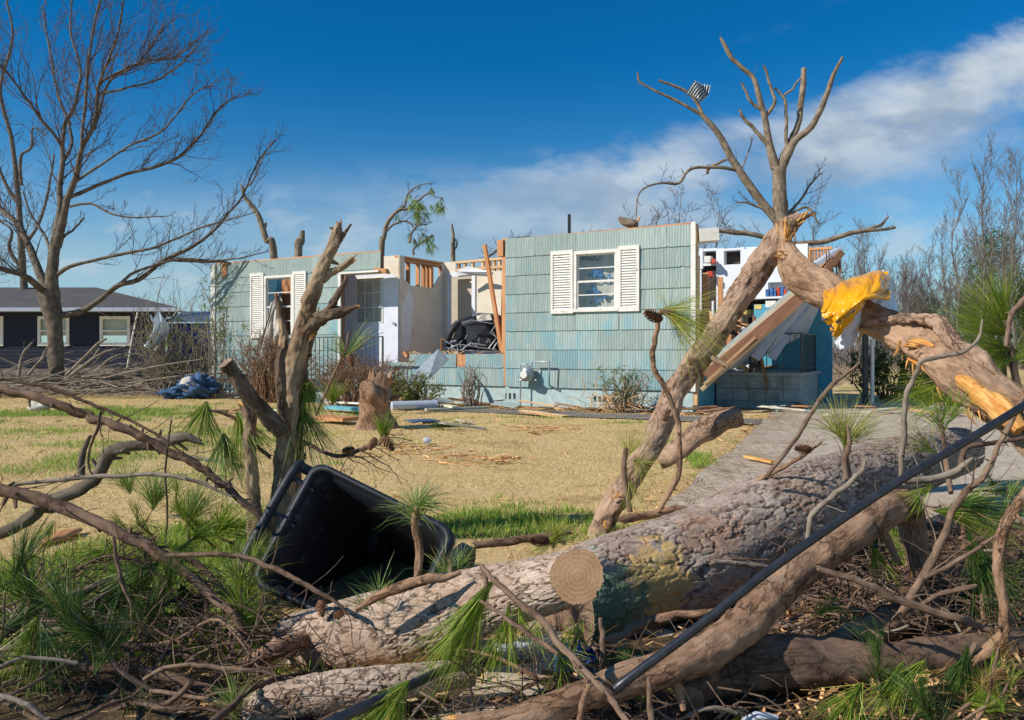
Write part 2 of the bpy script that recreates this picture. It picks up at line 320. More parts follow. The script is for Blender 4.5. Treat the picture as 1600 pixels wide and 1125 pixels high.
M_['leafy'] = needlemat('yellow_green_leaves', (.10, .15, .025), (.22, .27, .05), (.36, .36, .10))
M_['leafb'] = needlemat('brown_shrub_leaves', (.10, .06, .03), (.20, .13, .07), (.30, .22, .12))
M_['white'] = surf('white_paint', (.70, .67, .60), (.80, .78, .73), 12, .5, bump=.08, rv=.06, c3=(.42, .38, .31), s3=9, t3=(.60, .72))
M_['whiteclean'] = surf('clean_white_paint', (.72, .74, .78), (.80, .82, .85), 6, .45, bump=.05, rv=.05)
M_['pale'] = surf('white_door_paint_shade_tint', (.66, .69, .78), (.74, .76, .82), 5, .5, bump=.05, rv=.05)  # white door paint tinted blue for the shade it stands in
M_['beige'] = surf('beige_wallpaper', (.70, .62, .49), (.77, .70, .57), 5, .8, bump=.1, rv=.05, co='obj', c3=(.60, .52, .41), s3=2.2, t3=(.52, .75))
M_['tan'] = surf('tan_door', (.50, .43, .33), (.56, .49, .38), 4, .6, bump=.05, rv=.05)
M_['stud'] = surf('orange_framing_timber', (.46, .20, .085), (.66, .34, .16), 1.2, stretch=(22, 22, 2), bump=.3, rv=.3)
M_['studl'] = surf('pale_framing_timber', (.55, .33, .16), (.74, .52, .30), 1.2, stretch=(22, 22, 2), bump=.3, rv=.25)
M_['studd'] = surf('dark_old_timber', (.16, .08, .045), (.30, .16, .09), 1.2, stretch=(22, 22, 2), bump=.3, rv=.3)
M_['brownboard'] = surf('red_brown_board', (.27, .12, .07), (.40, .20, .12), 1.5, stretch=(30, 30, 2), bump=.3, rv=.1)
M_['cream'] = surf('cream_board_edge', (.62, .56, .40), (.76, .72, .56), 3, bump=.2, rv=.08)
M_['conc'] = surf('painted_foundation', (.34, .47, .48), (.46, .57, .56), 9, .8, bump=.25, co='obj', rv=.05, c3=(.45, .40, .32), s3=3, t3=(.58, .75))
M_['concg'] = surf('grey_block', (.26, .31, .30), (.36, .40, .385), 9, .9, bump=.3, co='obj', rv=.05, c3=(.20, .21, .19), s3=2)
M_['teal'] = surf('teal_porch_wall', (.055, .30, .42), (.12, .40, .52), 3, .7, bump=.1, co='obj', rv=.1)
M_['black'] = surf('black_plastic', (.010, .012, .017), (.022, .026, .036), 40, .55, bump=.15, bd=.002, rv=.1, spec=.45, c3=(.11, .13, .17), s3=22, t3=(.60, .72))
M_['iron'] = surf('dark_iron', (.025, .03, .032), (.06, .065, .065), 20, .5, bump=.1, bd=.002, rv=.2, spec=.5)
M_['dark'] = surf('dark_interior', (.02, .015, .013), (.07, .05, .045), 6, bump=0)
M_['navy'] = surf('dark_navy_siding', (.013, .017, .034), (.028, .034, .058), 3, .8, stretch=(1, 1, 8), bump=.3, co='obj', rv=.05)
M_['shingle'] = surf('grey_roof_shingles', (.055, .055, .06), (.12, .115, .11), 22, .9, bump=.5, co='obj', stretch=(.6, 1, 1), rv=.05, c3=(.13, .11, .09), s3=.8)
M_['fascia'] = surf('pale_blue_fascia', (.36, .42, .52), (.42, .48, .57), 3, bump=0, rv=0)
M_['metal'] = surf('galvanised_metal', (.30, .33, .35), (.50, .53, .55), 6, .45, bump=.2, metal=.6, rv=.1)
M_['grout'] = surf('grey_panel', (.36, .43, .46), (.50, .56, .58), 12, .7, bump=.2, rv=.05)
M_['cloth'] = surf('pale_curtain_cloth', (.50, .46, .40), (.62, .58, .52), 8, .9, bump=.1, rv=.1)
M_['denim'] = surf('blue_cloth', (.03, .07, .16), (.07, .14, .26), 10, .9, bump=.3, rv=.2)
M_['bag'] = surf('glossy_yellow_plastic', (.80, .32, .0), (.88, .42, .004), 3, .25, bump=.25, rv=.03, spec=.7, bd=.01)
M_['bagw'] = surf('white_plastic', (.52, .58, .66), (.74, .78, .82), 3, .28, bump=.2, rv=.05, spec=.6)
M_['bagb'] = surf('blue_printing', (.04, .07, .20), (.08, .11, .28), 6, .3, bump=0, rv=0, spec=.6)
M_['cable'] = surf('black_cable_jacket', (.012, .014, .019), (.03, .034, .042), 30, .38, bump=.15, bd=.002, rv=.1, spec=.6)
M_['blue'] = surf('bright_blue_plastic', (.01, .07, .36), (.02, .12, .5), 4, .4, bump=.2, rv=.1)
M_['bluegl'] = surf('blue_things', (.03, .10, .30), (.08, .22, .48), 14, .6, bump=0)
M_['red'] = surf('red_plastic', (.55, .05, .02), (.7, .10, .03), 5, .4, bump=0)
M_['yel'] = surf('yellow_card', (.6, .42, .1), (.7, .5, .18), 5, .6, bump=0)
M_['cone'] = surf('pinecone_scales', (.16, .07, .035), (.32, .16, .08), 40, .7, bump=.2, rv=.4)
M_['chip'] = surf('wood_chips', (.50, .26, .10), (.72, .46, .22), 20, .9, bump=.3, rv=.4)
M_['gut'] = surf('pale_gutter_paint', (.40, .45, .55), (.50, .55, .63), 6, .5, bump=.1, rv=.05)
M_['plate'] = surf('blue_painted_board', (.10, .35, .45), (.18, .45, .53), 5, .7, bump=.1, rv=.1)
m, nt, b = newmat('window_glass'); M_['glass'] = m
b.inputs['Base Color'].default_value = (.75, .8, .82, 1); b.inputs['Roughness'].default_value = .05
g = N(nt, 'ShaderNodeBsdfGlossy', {'Color': (.9, .93, 1, 1), 'Roughness': .03}); t = N(nt, 'ShaderNodeBsdfTransparent', {'Color': (.86, .9, .9, 1)})
nt.links.new(N(nt, 'ShaderNodeMixShader', {0: .07, 1: t.outputs[0], 2: g.outputs[0]}).outputs[0], nt.nodes['Material Output'].inputs['Surface'])
# painted asbestos shingles: vertical grooves, streaks of bluer paint, dirt
m, nt, b = newmat('blue_green_grooved_shingles'); M_['siding'] = m
v = coord(nt, 'tc'); s3_ = N(nt, 'ShaderNodeSeparateXYZ', {0: v})
wob = N(nt, 'ShaderNodeTexNoise', {'Vector': coord(nt, 'tc', (6, 6, 2)), 'Scale': 3.0, 'Detail': 3.0})
xx = MA(nt, 'ADD', MA(nt, 'MULTIPLY', s3_.outputs[0], 21.0), MA(nt, 'MULTIPLY', wob.outputs[0], .8))
tri = MA(nt, 'PINGPONG', xx, .5); grv = SS(nt, tri, .05, .20)
str_ = N(nt, 'ShaderNodeTexNoise', {'Vector': coord(nt, 'tc', (26, 26, 1.6)), 'Scale': 1.0, 'Detail': 6.0, 'Roughness': .65})
big = N(nt, 'ShaderNodeTexNoise', {'Vector': coord(nt, 'tc', (1.5, 1, .8)), 'Scale': 1.6, 'Detail': 6.0, 'Roughness': .6})
sma = N(nt, 'ShaderNodeTexNoise', {'Vector': coord(nt, 'tc', (3, 3, 1)), 'Scale': 2.6, 'Detail': 8.0, 'Roughness': .72})
col = MIX(nt, SS(nt, str_.outputs[0], .22, .78), (.275, .355, .335), (.41, .485, .45))
blue = MA(nt, 'MULTIPLY', SS(nt, MA(nt, 'ADD', big.outputs[0], MA(nt, 'MULTIPLY_ADD', s3_.outputs[2], -.075, .10)), .47, .64), SS(nt, str_.outputs[0], .25, .55))
col = MIX(nt, MA(nt, 'MULTIPLY', blue, .7), col, (.18, .39, .45))
col = MIX(nt, MA(nt, 'MULTIPLY', SS(nt, sma.outputs[0], .60, .74), .55), col, (.20, .21, .19))
col = MIX(nt, MA(nt, 'MULTIPLY', MA(nt, 'SUBTRACT', 1.0, grv), .3), col, (.12, .18, .19))
br = MA(nt, 'MULTIPLY_ADD', rndv(nt), .22, .89); vm = N(nt, 'ShaderNodeVectorMath', {0: col}, operation='SCALE'); nt.links.new(br, vm.inputs['Scale'])
nt.links.new(vm.outputs[0], b.inputs['Base Color']); b.inputs['Roughness'].default_value = .75; b.inputs['Specular IOR Level'].default_value = .2
bn = N(nt, 'ShaderNodeBump', {'Height': MA(nt, 'ADD', grv, MA(nt, 'MULTIPLY', str_.outputs[0], .5)), 'Strength': .7, 'Distance': .006}); nt.links.new(bn.outputs[0], b.inputs['Normal'])
# ---------------------------------------------------------------- ground
spots = []   # green patches: x, y, rx, ry, amount
def gp(px, py, rx, ry, a): q = G(px, py); spots.append((q[0], q[1], rx, ry, a))
for a in ((300, 900, .9, .5, 1.3), (150, 1000, .7, .35, 1.0), (420, 1000, .7, .3, 1.2), (560, 980, .6, .5, 1.1), (340, 830, .5, .5, .9), (60, 645, 3.5, 1.4, 1), (250, 640, 3.0, 1.0, .85), (420, 668, 1.6, .8, .5), (800, 815, .9, .45, 1.15), (720, 790, .5, .3, .6), (1000, 810, .5, .4, .6), (920, 830, .8, .35, 1), (1090, 720, .22, 1.9, .8),
          (740, 705, .9, .15, .5), (860, 652, 1.5, .22, .5), (950, 660, 1.5, .2, .6), (690, 655, 1.5, .3, .3), (420, 900, .9, .55, 1.1), (250, 960, .6, .5, .8), (350, 800, .5, .3, .5), (560, 900, .8, .6, .9), (1250, 700, .2, 1.2, .3)):
    gp(*a)
def masks(x, y):
    w = fbm(x*1.3, y*1.3, 0, 5)-.5; g = np.zeros_like(x)
    for (a, b_, rx, ry, am) in spots: g = np.maximum(g, am*np.exp(-(((x-a)/rx)**2+((y-b_)/ry)**2)*1.0))
    g = g*1.1+w*1.5+(fbm(x*6, y*6, 0, 8)-.5)*1.1; g = sst(g, .38, .95)
    g = np.maximum(g, sst(fbm(x*.55, y*.9, 0, 11), .64, .76)*.5*(y > 6)*(y < 40)); g = np.maximum(g, sst(y, 40, 60)*.45)
    d = sst(fbm(x*2.1, y*2.1, 0, 21), .60, .74)
    fac = (x-HO[0])*HS+(y-HO[1])*HC; al = (x-HO[0])*HC-(y-HO[1])*HS
    nb = sst(-fac+(w*.8), 1.5, .35)*(al < .8)*(al > -12)*(fac > -3)        # litter strip along the house foot
    return g, d*.6, nb
HO = (2.86, 12.7); HA = math.radians(29); HC, HS = math.cos(HA), math.sin(HA)
def graded(a, n, far, n2, lo=None):
    near = np.linspace(-a, a, n) if lo is None else np.linspace(lo, a, n); f = a*np.geomspace(1.02, far/a, n2)
    return np.concatenate([-f[::-1] if lo is None else [-60, -20, -8], near, f])
gx = graded(14, 330, 2500, 30); gy = graded(24, 400, 2500, 40, 0.5)
X, Yg = np.meshgrid(gx, gy); gr_, dr, nb = masks(X, Yg)
near = sst(np.hypot(X, Yg), 60, 30)
Z = near*(fbm(X*.8, Yg*.8, 0, 3)-.5)*.05+near*(fbm(X*5, Yg*5, 0, 4)-.5)*.02
Z = np.where(Yg > 300, -.0, Z)-.012
mb = MB(); ny, nx = X.shape; i = np.arange(ny-1)[:, None]*nx; j = np.arange(nx-1)[None, :]
V = np.stack([X, Yg, Z], -1)
mb.add(V, np.stack([i+j, i+j+1, i+nx+j+1, i+nx+j], -1).reshape(-1, 4), tc=np.stack([gr_, dr, nb], -1), smooth=True)
m, nt, b = newmat('dormant_lawn'); s = N(nt, 'ShaderNodeSeparateXYZ', {0: N(nt, 'ShaderNodeAttribute', attribute_name='tc').outputs['Vector']})
pv = coord(nt, 'pos'); na = N(nt, 'ShaderNodeTexNoise', {'Vector': pv, 'Scale': 28.0, 'Detail': 9.0, 'Roughness': .7}); nb_ = N(nt, 'ShaderNodeTexNoise', {'Vector': pv, 'Scale': 1.7, 'Detail': 6.0})
col = MIX(nt, SS(nt, na.outputs[0], .32, .66), (.42, .28, .115), (.76, .58, .27)); col = MIX(nt, SS(nt, nb_.outputs[0], .42, .62), col, MIX(nt, na.outputs[0], (.46, .31, .14), (.74, .56, .29)))
col = MIX(nt, MA(nt, 'MULTIPLY', s.outputs[0], .85), col, MIX(nt, na.outputs[0], (.05, .09, .015), (.20, .27, .05)))
col = MIX(nt, MA(nt, 'MULTIPLY', s.outputs[1], .55), col, (.22, .13, .06)); col = MIX(nt, MA(nt, 'MULTIPLY', s.outputs[2], .8), col, MIX(nt, SS(nt, na.outputs[0], .4, .6), (.13, .085, .05), (.36, .26, .17)))
nt.links.new(col, b.inputs['Base Color']); b.inputs['Roughness'].default_value = .95; b.inputs['Specular IOR Level'].default_value = .1
bn = N(nt, 'ShaderNodeBump', {'Height': na.outputs[0], 'Strength': .5, 'Distance': .02}); nt.links.new(bn.outputs[0], b.inputs['Normal'])
mb.build('ground', m, kind='structure')
def gz(x, y):
    x = np.asarray(x, float); y = np.asarray(y, float)
    return (fbm(x*.8, y*.8, 0, 3)-.5)*.05+(fbm(x*5, y*5, 0, 4)-.5)*.02-.012
# driveway and front path
def sheet(name, poly, z, mt, nn=40, label=None):
    A, B, D, E = [np.array(p, float) for p in poly]; mb = MB(); u = np.linspace(0, 1, nn); U, Vv = np.meshgrid(u, u)
    Pt = (A[None, None]*((1-U)*(1-Vv))[..., None]+B*(U*(1-Vv))[..., None]+D*(U*Vv)[..., None]+E*((1-U)*Vv)[..., None])
    Pt[0] += 0; ed = (fbm(Pt[..., 0]*2, Pt[..., 1]*2, 0, 9)-.5)*.25
    Pt[:, 0] += (ed[:, 0:1]*(B-A)[None]/np.linalg.norm(B-A)); Pt[:, -1] += (ed[:, -1:]*(B-A)[None]/np.linalg.norm(B-A))
    zz = gz(Pt[..., 0], Pt[..., 1])*.25+z; i = np.arange(nn-1)[:, None]*nn; j = np.arange(nn-1)[None, :]
    mb.add(np.concatenate([Pt, zz[..., None]], -1), np.stack([i+j, i+j+1, i+nn+j+1, i+nn+j], -1).reshape(-1, 4), smooth=True)
    mb.build(name, mt, kind='structure')
M_['drive'] = surf('worn_concrete', (.40, .325, .235), (.58, .49, .375), 14, .9, bump=.5, co='pos', rv=0, c3=(.34, .23, .16), s3=1.3, t3=(.50, .70), bd=.012)
M_['asph'] = surf('old_asphalt', (.13, .12, .11), (.24, .215, .185), 18, .95, bump=.6, co='pos', rv=0, c3=(.35, .26, .15), s3=1.6, t3=(.52, .66), bd=.015)
sheet('driveway', ((-.75, .8), (2.2, .8), (7.9, 14.6), (5.0, 14.6)), .022, M_['drive'])
def hw(lx, v): return (HO[0]+lx*HC+v*HS, HO[1]-lx*HS+v*HC)
sheet('path', (hw(-4.4, -1.9), hw(1.9, -1.9), hw(1.9, -1.05), hw(-4.4, -1.05)), .012, M_['asph'])
# grass blades
rg = np.random.default_rng(7)
def blades(name, n, y0, y1, hmul, wid, seed, green=False, power=1.5, xr=.72):
    rg = np.random.default_rng(seed); u = rg.random(n)
    e = 1-power+1; y = (y0**e+u*(y1**e-y0**e))**(1/e) if abs(e) > 1e-6 else y0*(y1/y0)**u
    x = (rg.random(n)*2-1)*(xr*y+.5); g, d, nb = masks(x, y)
    dx = x-(-.75+(y-.8)*(5.75/13.8)); on = (dx > .06) & (dx < 2.9); cr = 1-sst(fbm(x*3, y*3, 0, 31), .4, .6)*.0
    fac = (x-HO[0])*HS+(y-HO[1])*HC; al = (x-HO[0])*HC-(y-HO[1])*HS
    ph = (fac > -1.9) & (fac < -1.05) & (al > -4.4) & (al < 1.9) & (rg.random(n) > .12)
    inb = (np.abs(x+.52) < .50) & (y > 2.62) & (y < 3.75); keep = ~inb & ~on & ~ph & (fac < -.05) & (rg.random(n) > nb*.75)
    if green: keep &= rg.random(n) < g
    x, y, g, nb = x[keep], y[keep], g[keep], nb[keep]; n = len(x)
    h = hmul*(.45+rg.random(n)*.9)*(1+(0 if green else 0)); ang = rg.uniform(0, 2*math.pi, n); lean = rg.uniform(.2, 1.5, n) if not green else rg.uniform(.1, .9, n)
    w = (wid+.00035*y)*rg.uniform(.7, 1.3, n); la = rg.uniform(0, 2*math.pi, n); b0 = np.stack([x, y, gz(x, y)-.003], -1)
    sd = np.stack([np.cos(ang)*w, np.sin(ang)*w, 0*w], -1); tip = np.stack([np.cos(la)*lean*h, np.sin(la)*lean*h, h], -1)
    V = np.stack([b0-sd, b0+sd, b0+tip], 1).reshape(-1, 3); T = np.arange(n*3).reshape(-1, 3)
    r = np.clip(rg.random(n)*.5+(g*.5 if not green else .5), 0, 1); mb = MB(); mb.add(V, None, T, rnd=np.repeat(r, 3)); return mb
m = needlemat('dry_grass_blades', (.52, .355, .145), (.84, .645, .31), (.33, .39, .09)); M_['gb'] = m; M_['gg'] = needlemat('green_grass_blades', (.10, .19, .02), (.18, .33, .03), (.38, .54, .07))
blades('dry', 230000, 2.2, 24, .022, .0014, 1, power=1.35).build('dry_grass', m, kind='stuff', label='short dormant tan lawn grass covering the yard', cat='grass')
blades('green', 240000, 1.8, 16, .055, .0019, 2, True, power=1.6).build('green_grass', M_['gg'], kind='stuff', label='patches of taller green grass and weeds in the tan lawn', cat='grass')
# ================================================================ THE BLUE HOUSE (local x along the facade, local y into the house)
house = empty('damaged_house', (HO[0], HO[1], 0), -HA, 'blue green shingle sided house torn open with its roof gone', 'house')
def hx(px, py, v):
    a = (px-800)/F; t = (v+HO[0]*HS+HO[1]*HC)/(a*HS+HC); x, y = a*t, t
    return (x-HO[0])*HC-(y-HO[1])*HS, H-(py-550)/F*t
def hX(px, v): return hx(px, 550, v)[0]
def hp(px, py, Y):      # local point for a pixel at world depth Y
    x, y, z = P(px, py, Y); return np.array(((x-HO[0])*HC-(y-HO[1])*HS, (x-HO[0])*HS+(y-HO[1])*HC, z))
TOP, FZ, CO = 2.99, .34, (2.99-.34)/8
def cells(x0, x1, z0, z1, holes):
    xs = sorted({x0, x1, *[min(max(h, x0), x1) for q in holes for h in q[:2]]}); zs = sorted({z0, z1, *[min(max(h, z0), z1) for q in holes for h in q[2:]]})
    for a, b in zip(xs, xs[1:]):
        for c, d in zip(zs, zs[1:]):
            mx, mz = (a+b)/2, (c+d)/2
            if not any(q[0] < mx < q[1] and q[2] < mz < q[3] for q in holes): yield a, b, c, d
def siding(mb, x0, x1, z0, z1, y, holes=(), seed=0, skip=(), w=.80):
    R = random.Random(seed); k = 0
    zb = FZ
    while zb < z1-.02:
        zt = min(zb+CO, z1)
        if zt > z0+.02:
            off = (k % 2)*w/2+R.uniform(-.04, .04); xs = [x0]+[q for q in np.arange(math.floor(x0/w)*w+off, x1, w) if x0+.05 < q < x1-.05]+[x1]
            for a, b in zip(xs, xs[1:]):
                segs = [(a, b)]
                for h in holes:
                    if h[2] < zt-.02 and h[3] > zb+.02:
                        ns = []
                        for c, d in segs:
                            if h[1] <= c or h[0] >= d: ns.append((c, d)); continue
                            lo_, hi_ = max(zb, h[2]), min(zt, h[3])
                            if h[0] > c: ns.append((c, h[0]))
                            if h[1] < d: ns.append((h[1], d))
                            cc, dd = max(c, h[0]), min(d, h[1])
                            if h[2] > zb+.02: shingle(mb, cc, dd, zb, h[2], y, R, True, k)
                            if h[3] < zt-.02: shingle(mb, cc, dd, h[3], zt, y, R, False, k)
                        segs = ns
                for c, d in segs:
                    if d-c > .02 and not any(s[0] < (c+d)/2 < s[1] and s[2] < (zb+zt)/2 < s[3] for s in skip): shingle(mb, c, d, max(zb, z0), zt, y, R, True, k)
        zb += CO; k += 1
def shingle(mb, a, b, z0, z1, y, R, wavy, k):
    n = max(2, int((b-a)/.05)); xs = np.linspace(a+.0015, b-.0015, n+1); lo = np.array([z0-.012+(R.uniform(-.0035, .003) if wavy else 0) for _ in xs])
    if wavy and R.random() < .12: i = R.randrange(n+1); lo[i] += R.uniform(.01, .03)
    yb = y-.020-R.uniform(0, .004); yt = y-.006-(k % 2)*.001; z1 -= .0005; r = R.random(); o = R.uniform(0, 50)
    m = n+1; V = []; T = []
    for q, (yy, zz) in enumerate(((y+.0, lo), (yb, lo), (yt, None))):
        for i, x in enumerate(xs):
            z = zz[i] if zz is not None else z1; V.append((x, yy, z)); T.append((x, o, z))
    Q = [(q*m+i, q*m+i+1, (q+1)*m+i+1, (q+1)*m+i) for q in (0, 1) for i in range(n)]
    mb.add(V, Q, tc=T, rnd=r)
    e = [(a+.0015, y, z0), (a+.0015, yb, lo[0]), (a+.0015, yt, z1), (a+.0015, y, z1), (b-.0015, y, z0), (b-.0015, yb, lo[-1]), (b-.0015, yt, z1), (b-.0015, y, z1)]
    mb.add(e, [(0, 1, 2, 3), (4, 7, 6, 5), (3, 2, 6, 7)], tc=[(q[0], o, q[2]) for q in e], rnd=r*.6)
def wall(name, mt, x0, x1, z0, z1, y0, y1, holes=(), parent=house, rnd=.5):
    mb = MB()
    for a, b, c, d in cells(x0, x1, z0, z1, list(holes)): box(mb, a, b, y0, y1, c, d, rnd=rnd)
    return mb.build(name, mt, parent)
VL = .35
# windows ---------------------------------------------------------
def window(px0, px1, py0, py1, v, pxm, broken=False):
    x0, x1 = hX(px0, v), hX(px1, v); z1, z0 = hx(pxm, py0, v)[1], hx(pxm, py1, v)[1]
    return x0, x1, z0, z1
def make_window(x0, x1, z0, z1, y, rows, broken):
    t = .055; mb = MB()
    for a, b, c, d in ((x0, x1, z1-t, z1), (x0, x0+t, z0+.05, z1-t), (x1-t, x1, z0+.05, z1-t)): box(mb, a, b, y-.035, y+.05, c, d, rnd=.6)
    box(mb, x0-.01, x1+.01, y-.055, y+.05, z0, z0+.05, rnd=.5); fr = mb.build('window', M_['white'], house)
    a, b, c, d = x0+t, x1-t, z0+.05, z1-t; mb = MB(); s = .028; mid = (c+d)/2
    for yy, (q, r) in ((y+.0, (c, mid+.01)), (y+.018, (mid-.01, d))):
        for e in ((a, a+s, q, r), (b-s, b, q, r), (a+s, b-s, q, q+s), (a+s, b-s, r-s, r)): box(mb, e[0], e[1], yy-.012, yy+.012, e[2], e[3], rnd=.5)
        box(mb, a+s, b-s, yy-.008, yy+.008, (q+r)/2-.009, (q+r)/2+.009, rnd=.5)
    mb.build('sash', M_['white'], fr); mb = MB()
    if not broken:
        for yy, (q, r) in ((y+.0, (c, mid)), (y+.018, (mid, d))): mb.add([(a+s, yy, q+s), (b-s, yy, q+s), (b-s, yy, r-s), (a+s, yy, r-s)], [(0, 1, 2, 3)])
    else:
        mb.add([(a+s, y+.018, mid), (a+.2, y+.018, mid), (a+.25, y+.018, mid+.2), (a+.30, y+.018, d-s), (a+s, y+.018, d-s)], [(0, 1, 2, 3)], [(0, 3, 4)])
    mb.build('pane', M_['glass'], fr); return fr
RW = window(897, 967, 391, 487, 0, 931); LWn = window(414, 459, 430, 528, VL, 437)
def shutter(x0, x1, z0, z1, y):
    mb = MB(); f = .045
    for e in ((x0, x0+f, z0, z1), (x1-f, x1, z0, z1), (x0+f, x1-f, z0, z0+f*1.5), (x0+f, x1-f, z1-f*1.5, z1)): box(mb, e[0], e[1], y-.05, y-.016, e[2], e[3], rnd=.6)
    n = int((z1-z0-f*3)/.042); hz = (z1-z0-f*3)/n
    for i in range(n):
        z = z0+f*1.5+hz*(i+.5); V = [(x, yy, zz) for x in (x0+f, x1-f) for yy, zz in ((y-.046, z-hz*.5), (y-.020, z+hz*.46), (y-.016, z+hz*.40), (y-.040, z-hz*.5))]
        mb.add(V, [(0, 1, 5, 4), (1, 2, 6, 5), (2, 3, 7, 6), (3, 0, 4, 7)], rnd=.5)
    box(mb, x0+f, x1-f, y-.017, y-.014, z0+f*1.5, z1-f*1.5, rnd=.1); mb.build('shutter', M_['white'], house)
make_window(*RW, 0, 2, False); make_window(*LWn, VL, 2, True)
shutter(hX(862, 0), RW[0]-.004, RW[2]-.02, hx(878, 392, 0)[1], 0); shutter(RW[1]+.004, hX(1000, 0), RW[2]-.01, hx(984, 384, 0)[1]+.0, 0)
shutter(hX(393, VL), LWn[0]-.004, LWn[2], hx(403, 427, VL)[1], VL); shutter(LWn[1]+.004, hX(480, VL), LWn[2], hx(470, 424, VL)[1], VL)
# right wing ------------------------------------------------------
XL = hX(790, 0); mb = MB()
xs_ = XL+.16
siding(mb, XL, 0, FZ, TOP, 0, [RW], 3, skip=[(XL-1, XL+.02, 0, 0)])
mb.build('siding', M_['siding'], house)
wall('wall_sheathing', M_['studd'], XL+.02, -.0, FZ, TOP-.004, .001, .10, [RW]); wall('drywall', M_['beige'], XL+.02, -.1, .6, TOP-.1, .104, .12, [RW])
mb = MB(); bar(mb, (XL-.10, .05, 2.68), (XL-.10, .05, 2.97), .12, .16, up=(0, 1, 0)); bar(mb, (XL-.05, .12, 2.985), (-.02, .06, 3.005), .10, .03); mb.build('framing', M_['stud'], house)
mb = MB(); bar(mb, (XL-.02, .06, FZ), (XL-.02, .06, 2.2), .06, .09, up=(0, 1, 0)); bar(mb, (XL+.02, .06, 2.2), (XL-.02, .06, 2.62), .04, .09, up=(0, 1, 0)); mb.build('framing', M_['stud'], house)
V0 = [(hX(a, 0), hX(b, 0)) for a, b in ((779, 783.5), (787, 791), (794, 798), (801, 805), (927, 931), (934.5, 938.5), (942, 946))]
wall('foundation', M_['conc'], XL-.02, .02, -.1, FZ-.012, .015, .2, [(a, b, .1, .21) for a, b in V0[1:]])
for a, b in V0[1:]: mb = MB(); box(mb, a-.01, b+.01, .08, .1, .08, .23); mb.build('vent', M_['dark'], house)
mb = MB(); box(mb, .002, .075, -.03, .02, FZ-.02, TOP+.03, rnd=.6); mb.build('corner_trim', M_['white'], house)
mb = MB(); box(mb, .01, .09, .022, .11, .1, TOP+.0, rnd=.4); bar(mb, (.05, .16, .35), (.06, .16, 2.5), .05, .09, up=(0, 1, 0), rnd=.8); mb.build('corner_stud', M_['studl'], house)
mb = MB(); bar(mb, (.09, .10, 2.80), (.36, .22, 2.82), .3, .20, rnd=.6); mb.build('eave_box', M_['white'], house)
for k, vv in enumerate((.55, .96, 1.4, 1.9, 2.5, 3.2)):
    mb = MB(); bar(mb, (.0, vv, .4), (.0+random.Random(k).uniform(-.04, .04), vv, 2.3 if k % 2 else 1.6), .09, .04, up=(0, 1, 0)); mb.build('stud', M_['stud'], house)
# lower side wall of the right wing, going back
mb = MB(); box(mb, -.1, .0, .21, 3.6, -.1, .62); mb.build('side_foundation', M_['plate'], house)
mb = MB(); box(mb, XL+.03, -.11, .125, 3.6, .45, .58); mb.build('floor_deck', M_['studd'], house)
# low broken wall in the middle ------------------------------------
vM = .12; xm0, xm1 = hX(604, vM), XL-.09; xg0, xg1 = hX(714, vM), hX(727, vM); xc = hX(640, vM)
z95 = hx(700, 553, vM)[1]; zc = FZ+2*CO
mb = MB(); siding(mb, xc, xg0-.01, FZ, z95, vM, (), 5); siding(mb, xg0-.01, xg1+.01, FZ, FZ+CO, vM, (), 6); siding(mb, xg1+.01, xm1, FZ, z95, vM, (), 7); siding(mb, xm0, xc, FZ, FZ+CO+.08, vM, (), 8)
mb.build('low_siding', M_['siding'], house)
mb = MB(); box(mb, xc, xm1+.14, vM+.001, vM+.1, FZ, z95-.01); box(mb, xm0, xc, vM+.001, vM+.1, FZ, FZ+CO+.07); bar(mb, (xc-.1, vM+.05, z95-.03), (xc-.05, vM+.05, z95+.01), .2, .12); mb.build('low_wall_framing', M_['stud'], house)
wall('foundation', M_['conc'], hX(560, vM), XL-.021, -.1, FZ-.012, vM+.015, vM+.2)
mb = MB(); R = random.Random(4)
for i in range(26): a = R.uniform(xc, xm1); bar(mb, (a, vM+.05, z95), (a+R.uniform(-.15, .15), vM+R.uniform(-.02, .2), z95+R.uniform(.01, .06)), .02, .012, rnd=R.random())
mb.build('splinters', M_['studl'], house)
# left wing --------------------------------------------------------
x0, x1, xd = hX(338, VL), hX(595, VL), hX(534, VL); zh = hx(560, 425, VL)[1]
mb = MB(); siding(mb, x0, xd, FZ, TOP, VL, [LWn], 9); siding(mb, xd, x1, zh+.0, TOP, VL, (), 10); mb.build('siding', M_['siding'], house)
wall('wall_sheathing', M_['studd'], x0, xd, FZ, TOP-.004, VL+.001, VL+.1, [LWn]); wall('wall_sheathing', M_['studd'], xd+.0, x1, zh+.02, TOP-.004, VL+.001, VL+.1)
wall('foundation', M_['conc'], x0, hX(560, vM), -.1, FZ-.012, VL+.015, VL+.2)
mb = MB(); box(mb, x0-.14, x0-.002, VL-.045, VL+.05, .1, TOP-.02, rnd=.7); mb.build('corner_trim', M_['white'], house)
mb = MB(); box(mb, xd-.0, x1+.03, VL-.12, VL+.1, zh-.035, zh, rnd=.6); box(mb, xd-.07, xd-.002, VL-.04, VL+.1, .4, zh-.04, rnd=.5); mb.build('porch_trim', M_['white'], house)
mb = MB(); bar(mb, (x1-.12, VL-.02, zh+.01), (x1+.16, VL+.0, zh-.02), .1, .1); bar(mb, (x0, VL+.02, TOP+.012), (x1, VL+.02, TOP+.012), .06, .02, rnd=.9)
bar(mb, (x0+.3, VL-.024, 2.66), (x0+.3, VL-.024, 2.98), .15, .03, up=(0, 1, 0)); mb.build('framing', M_['stud'], house)
mb = MB(); box(mb, x0, x0+.1, VL+.101, 6, 0, TOP, rnd=.4); mb.build('end_wall', M_['plate'], house)
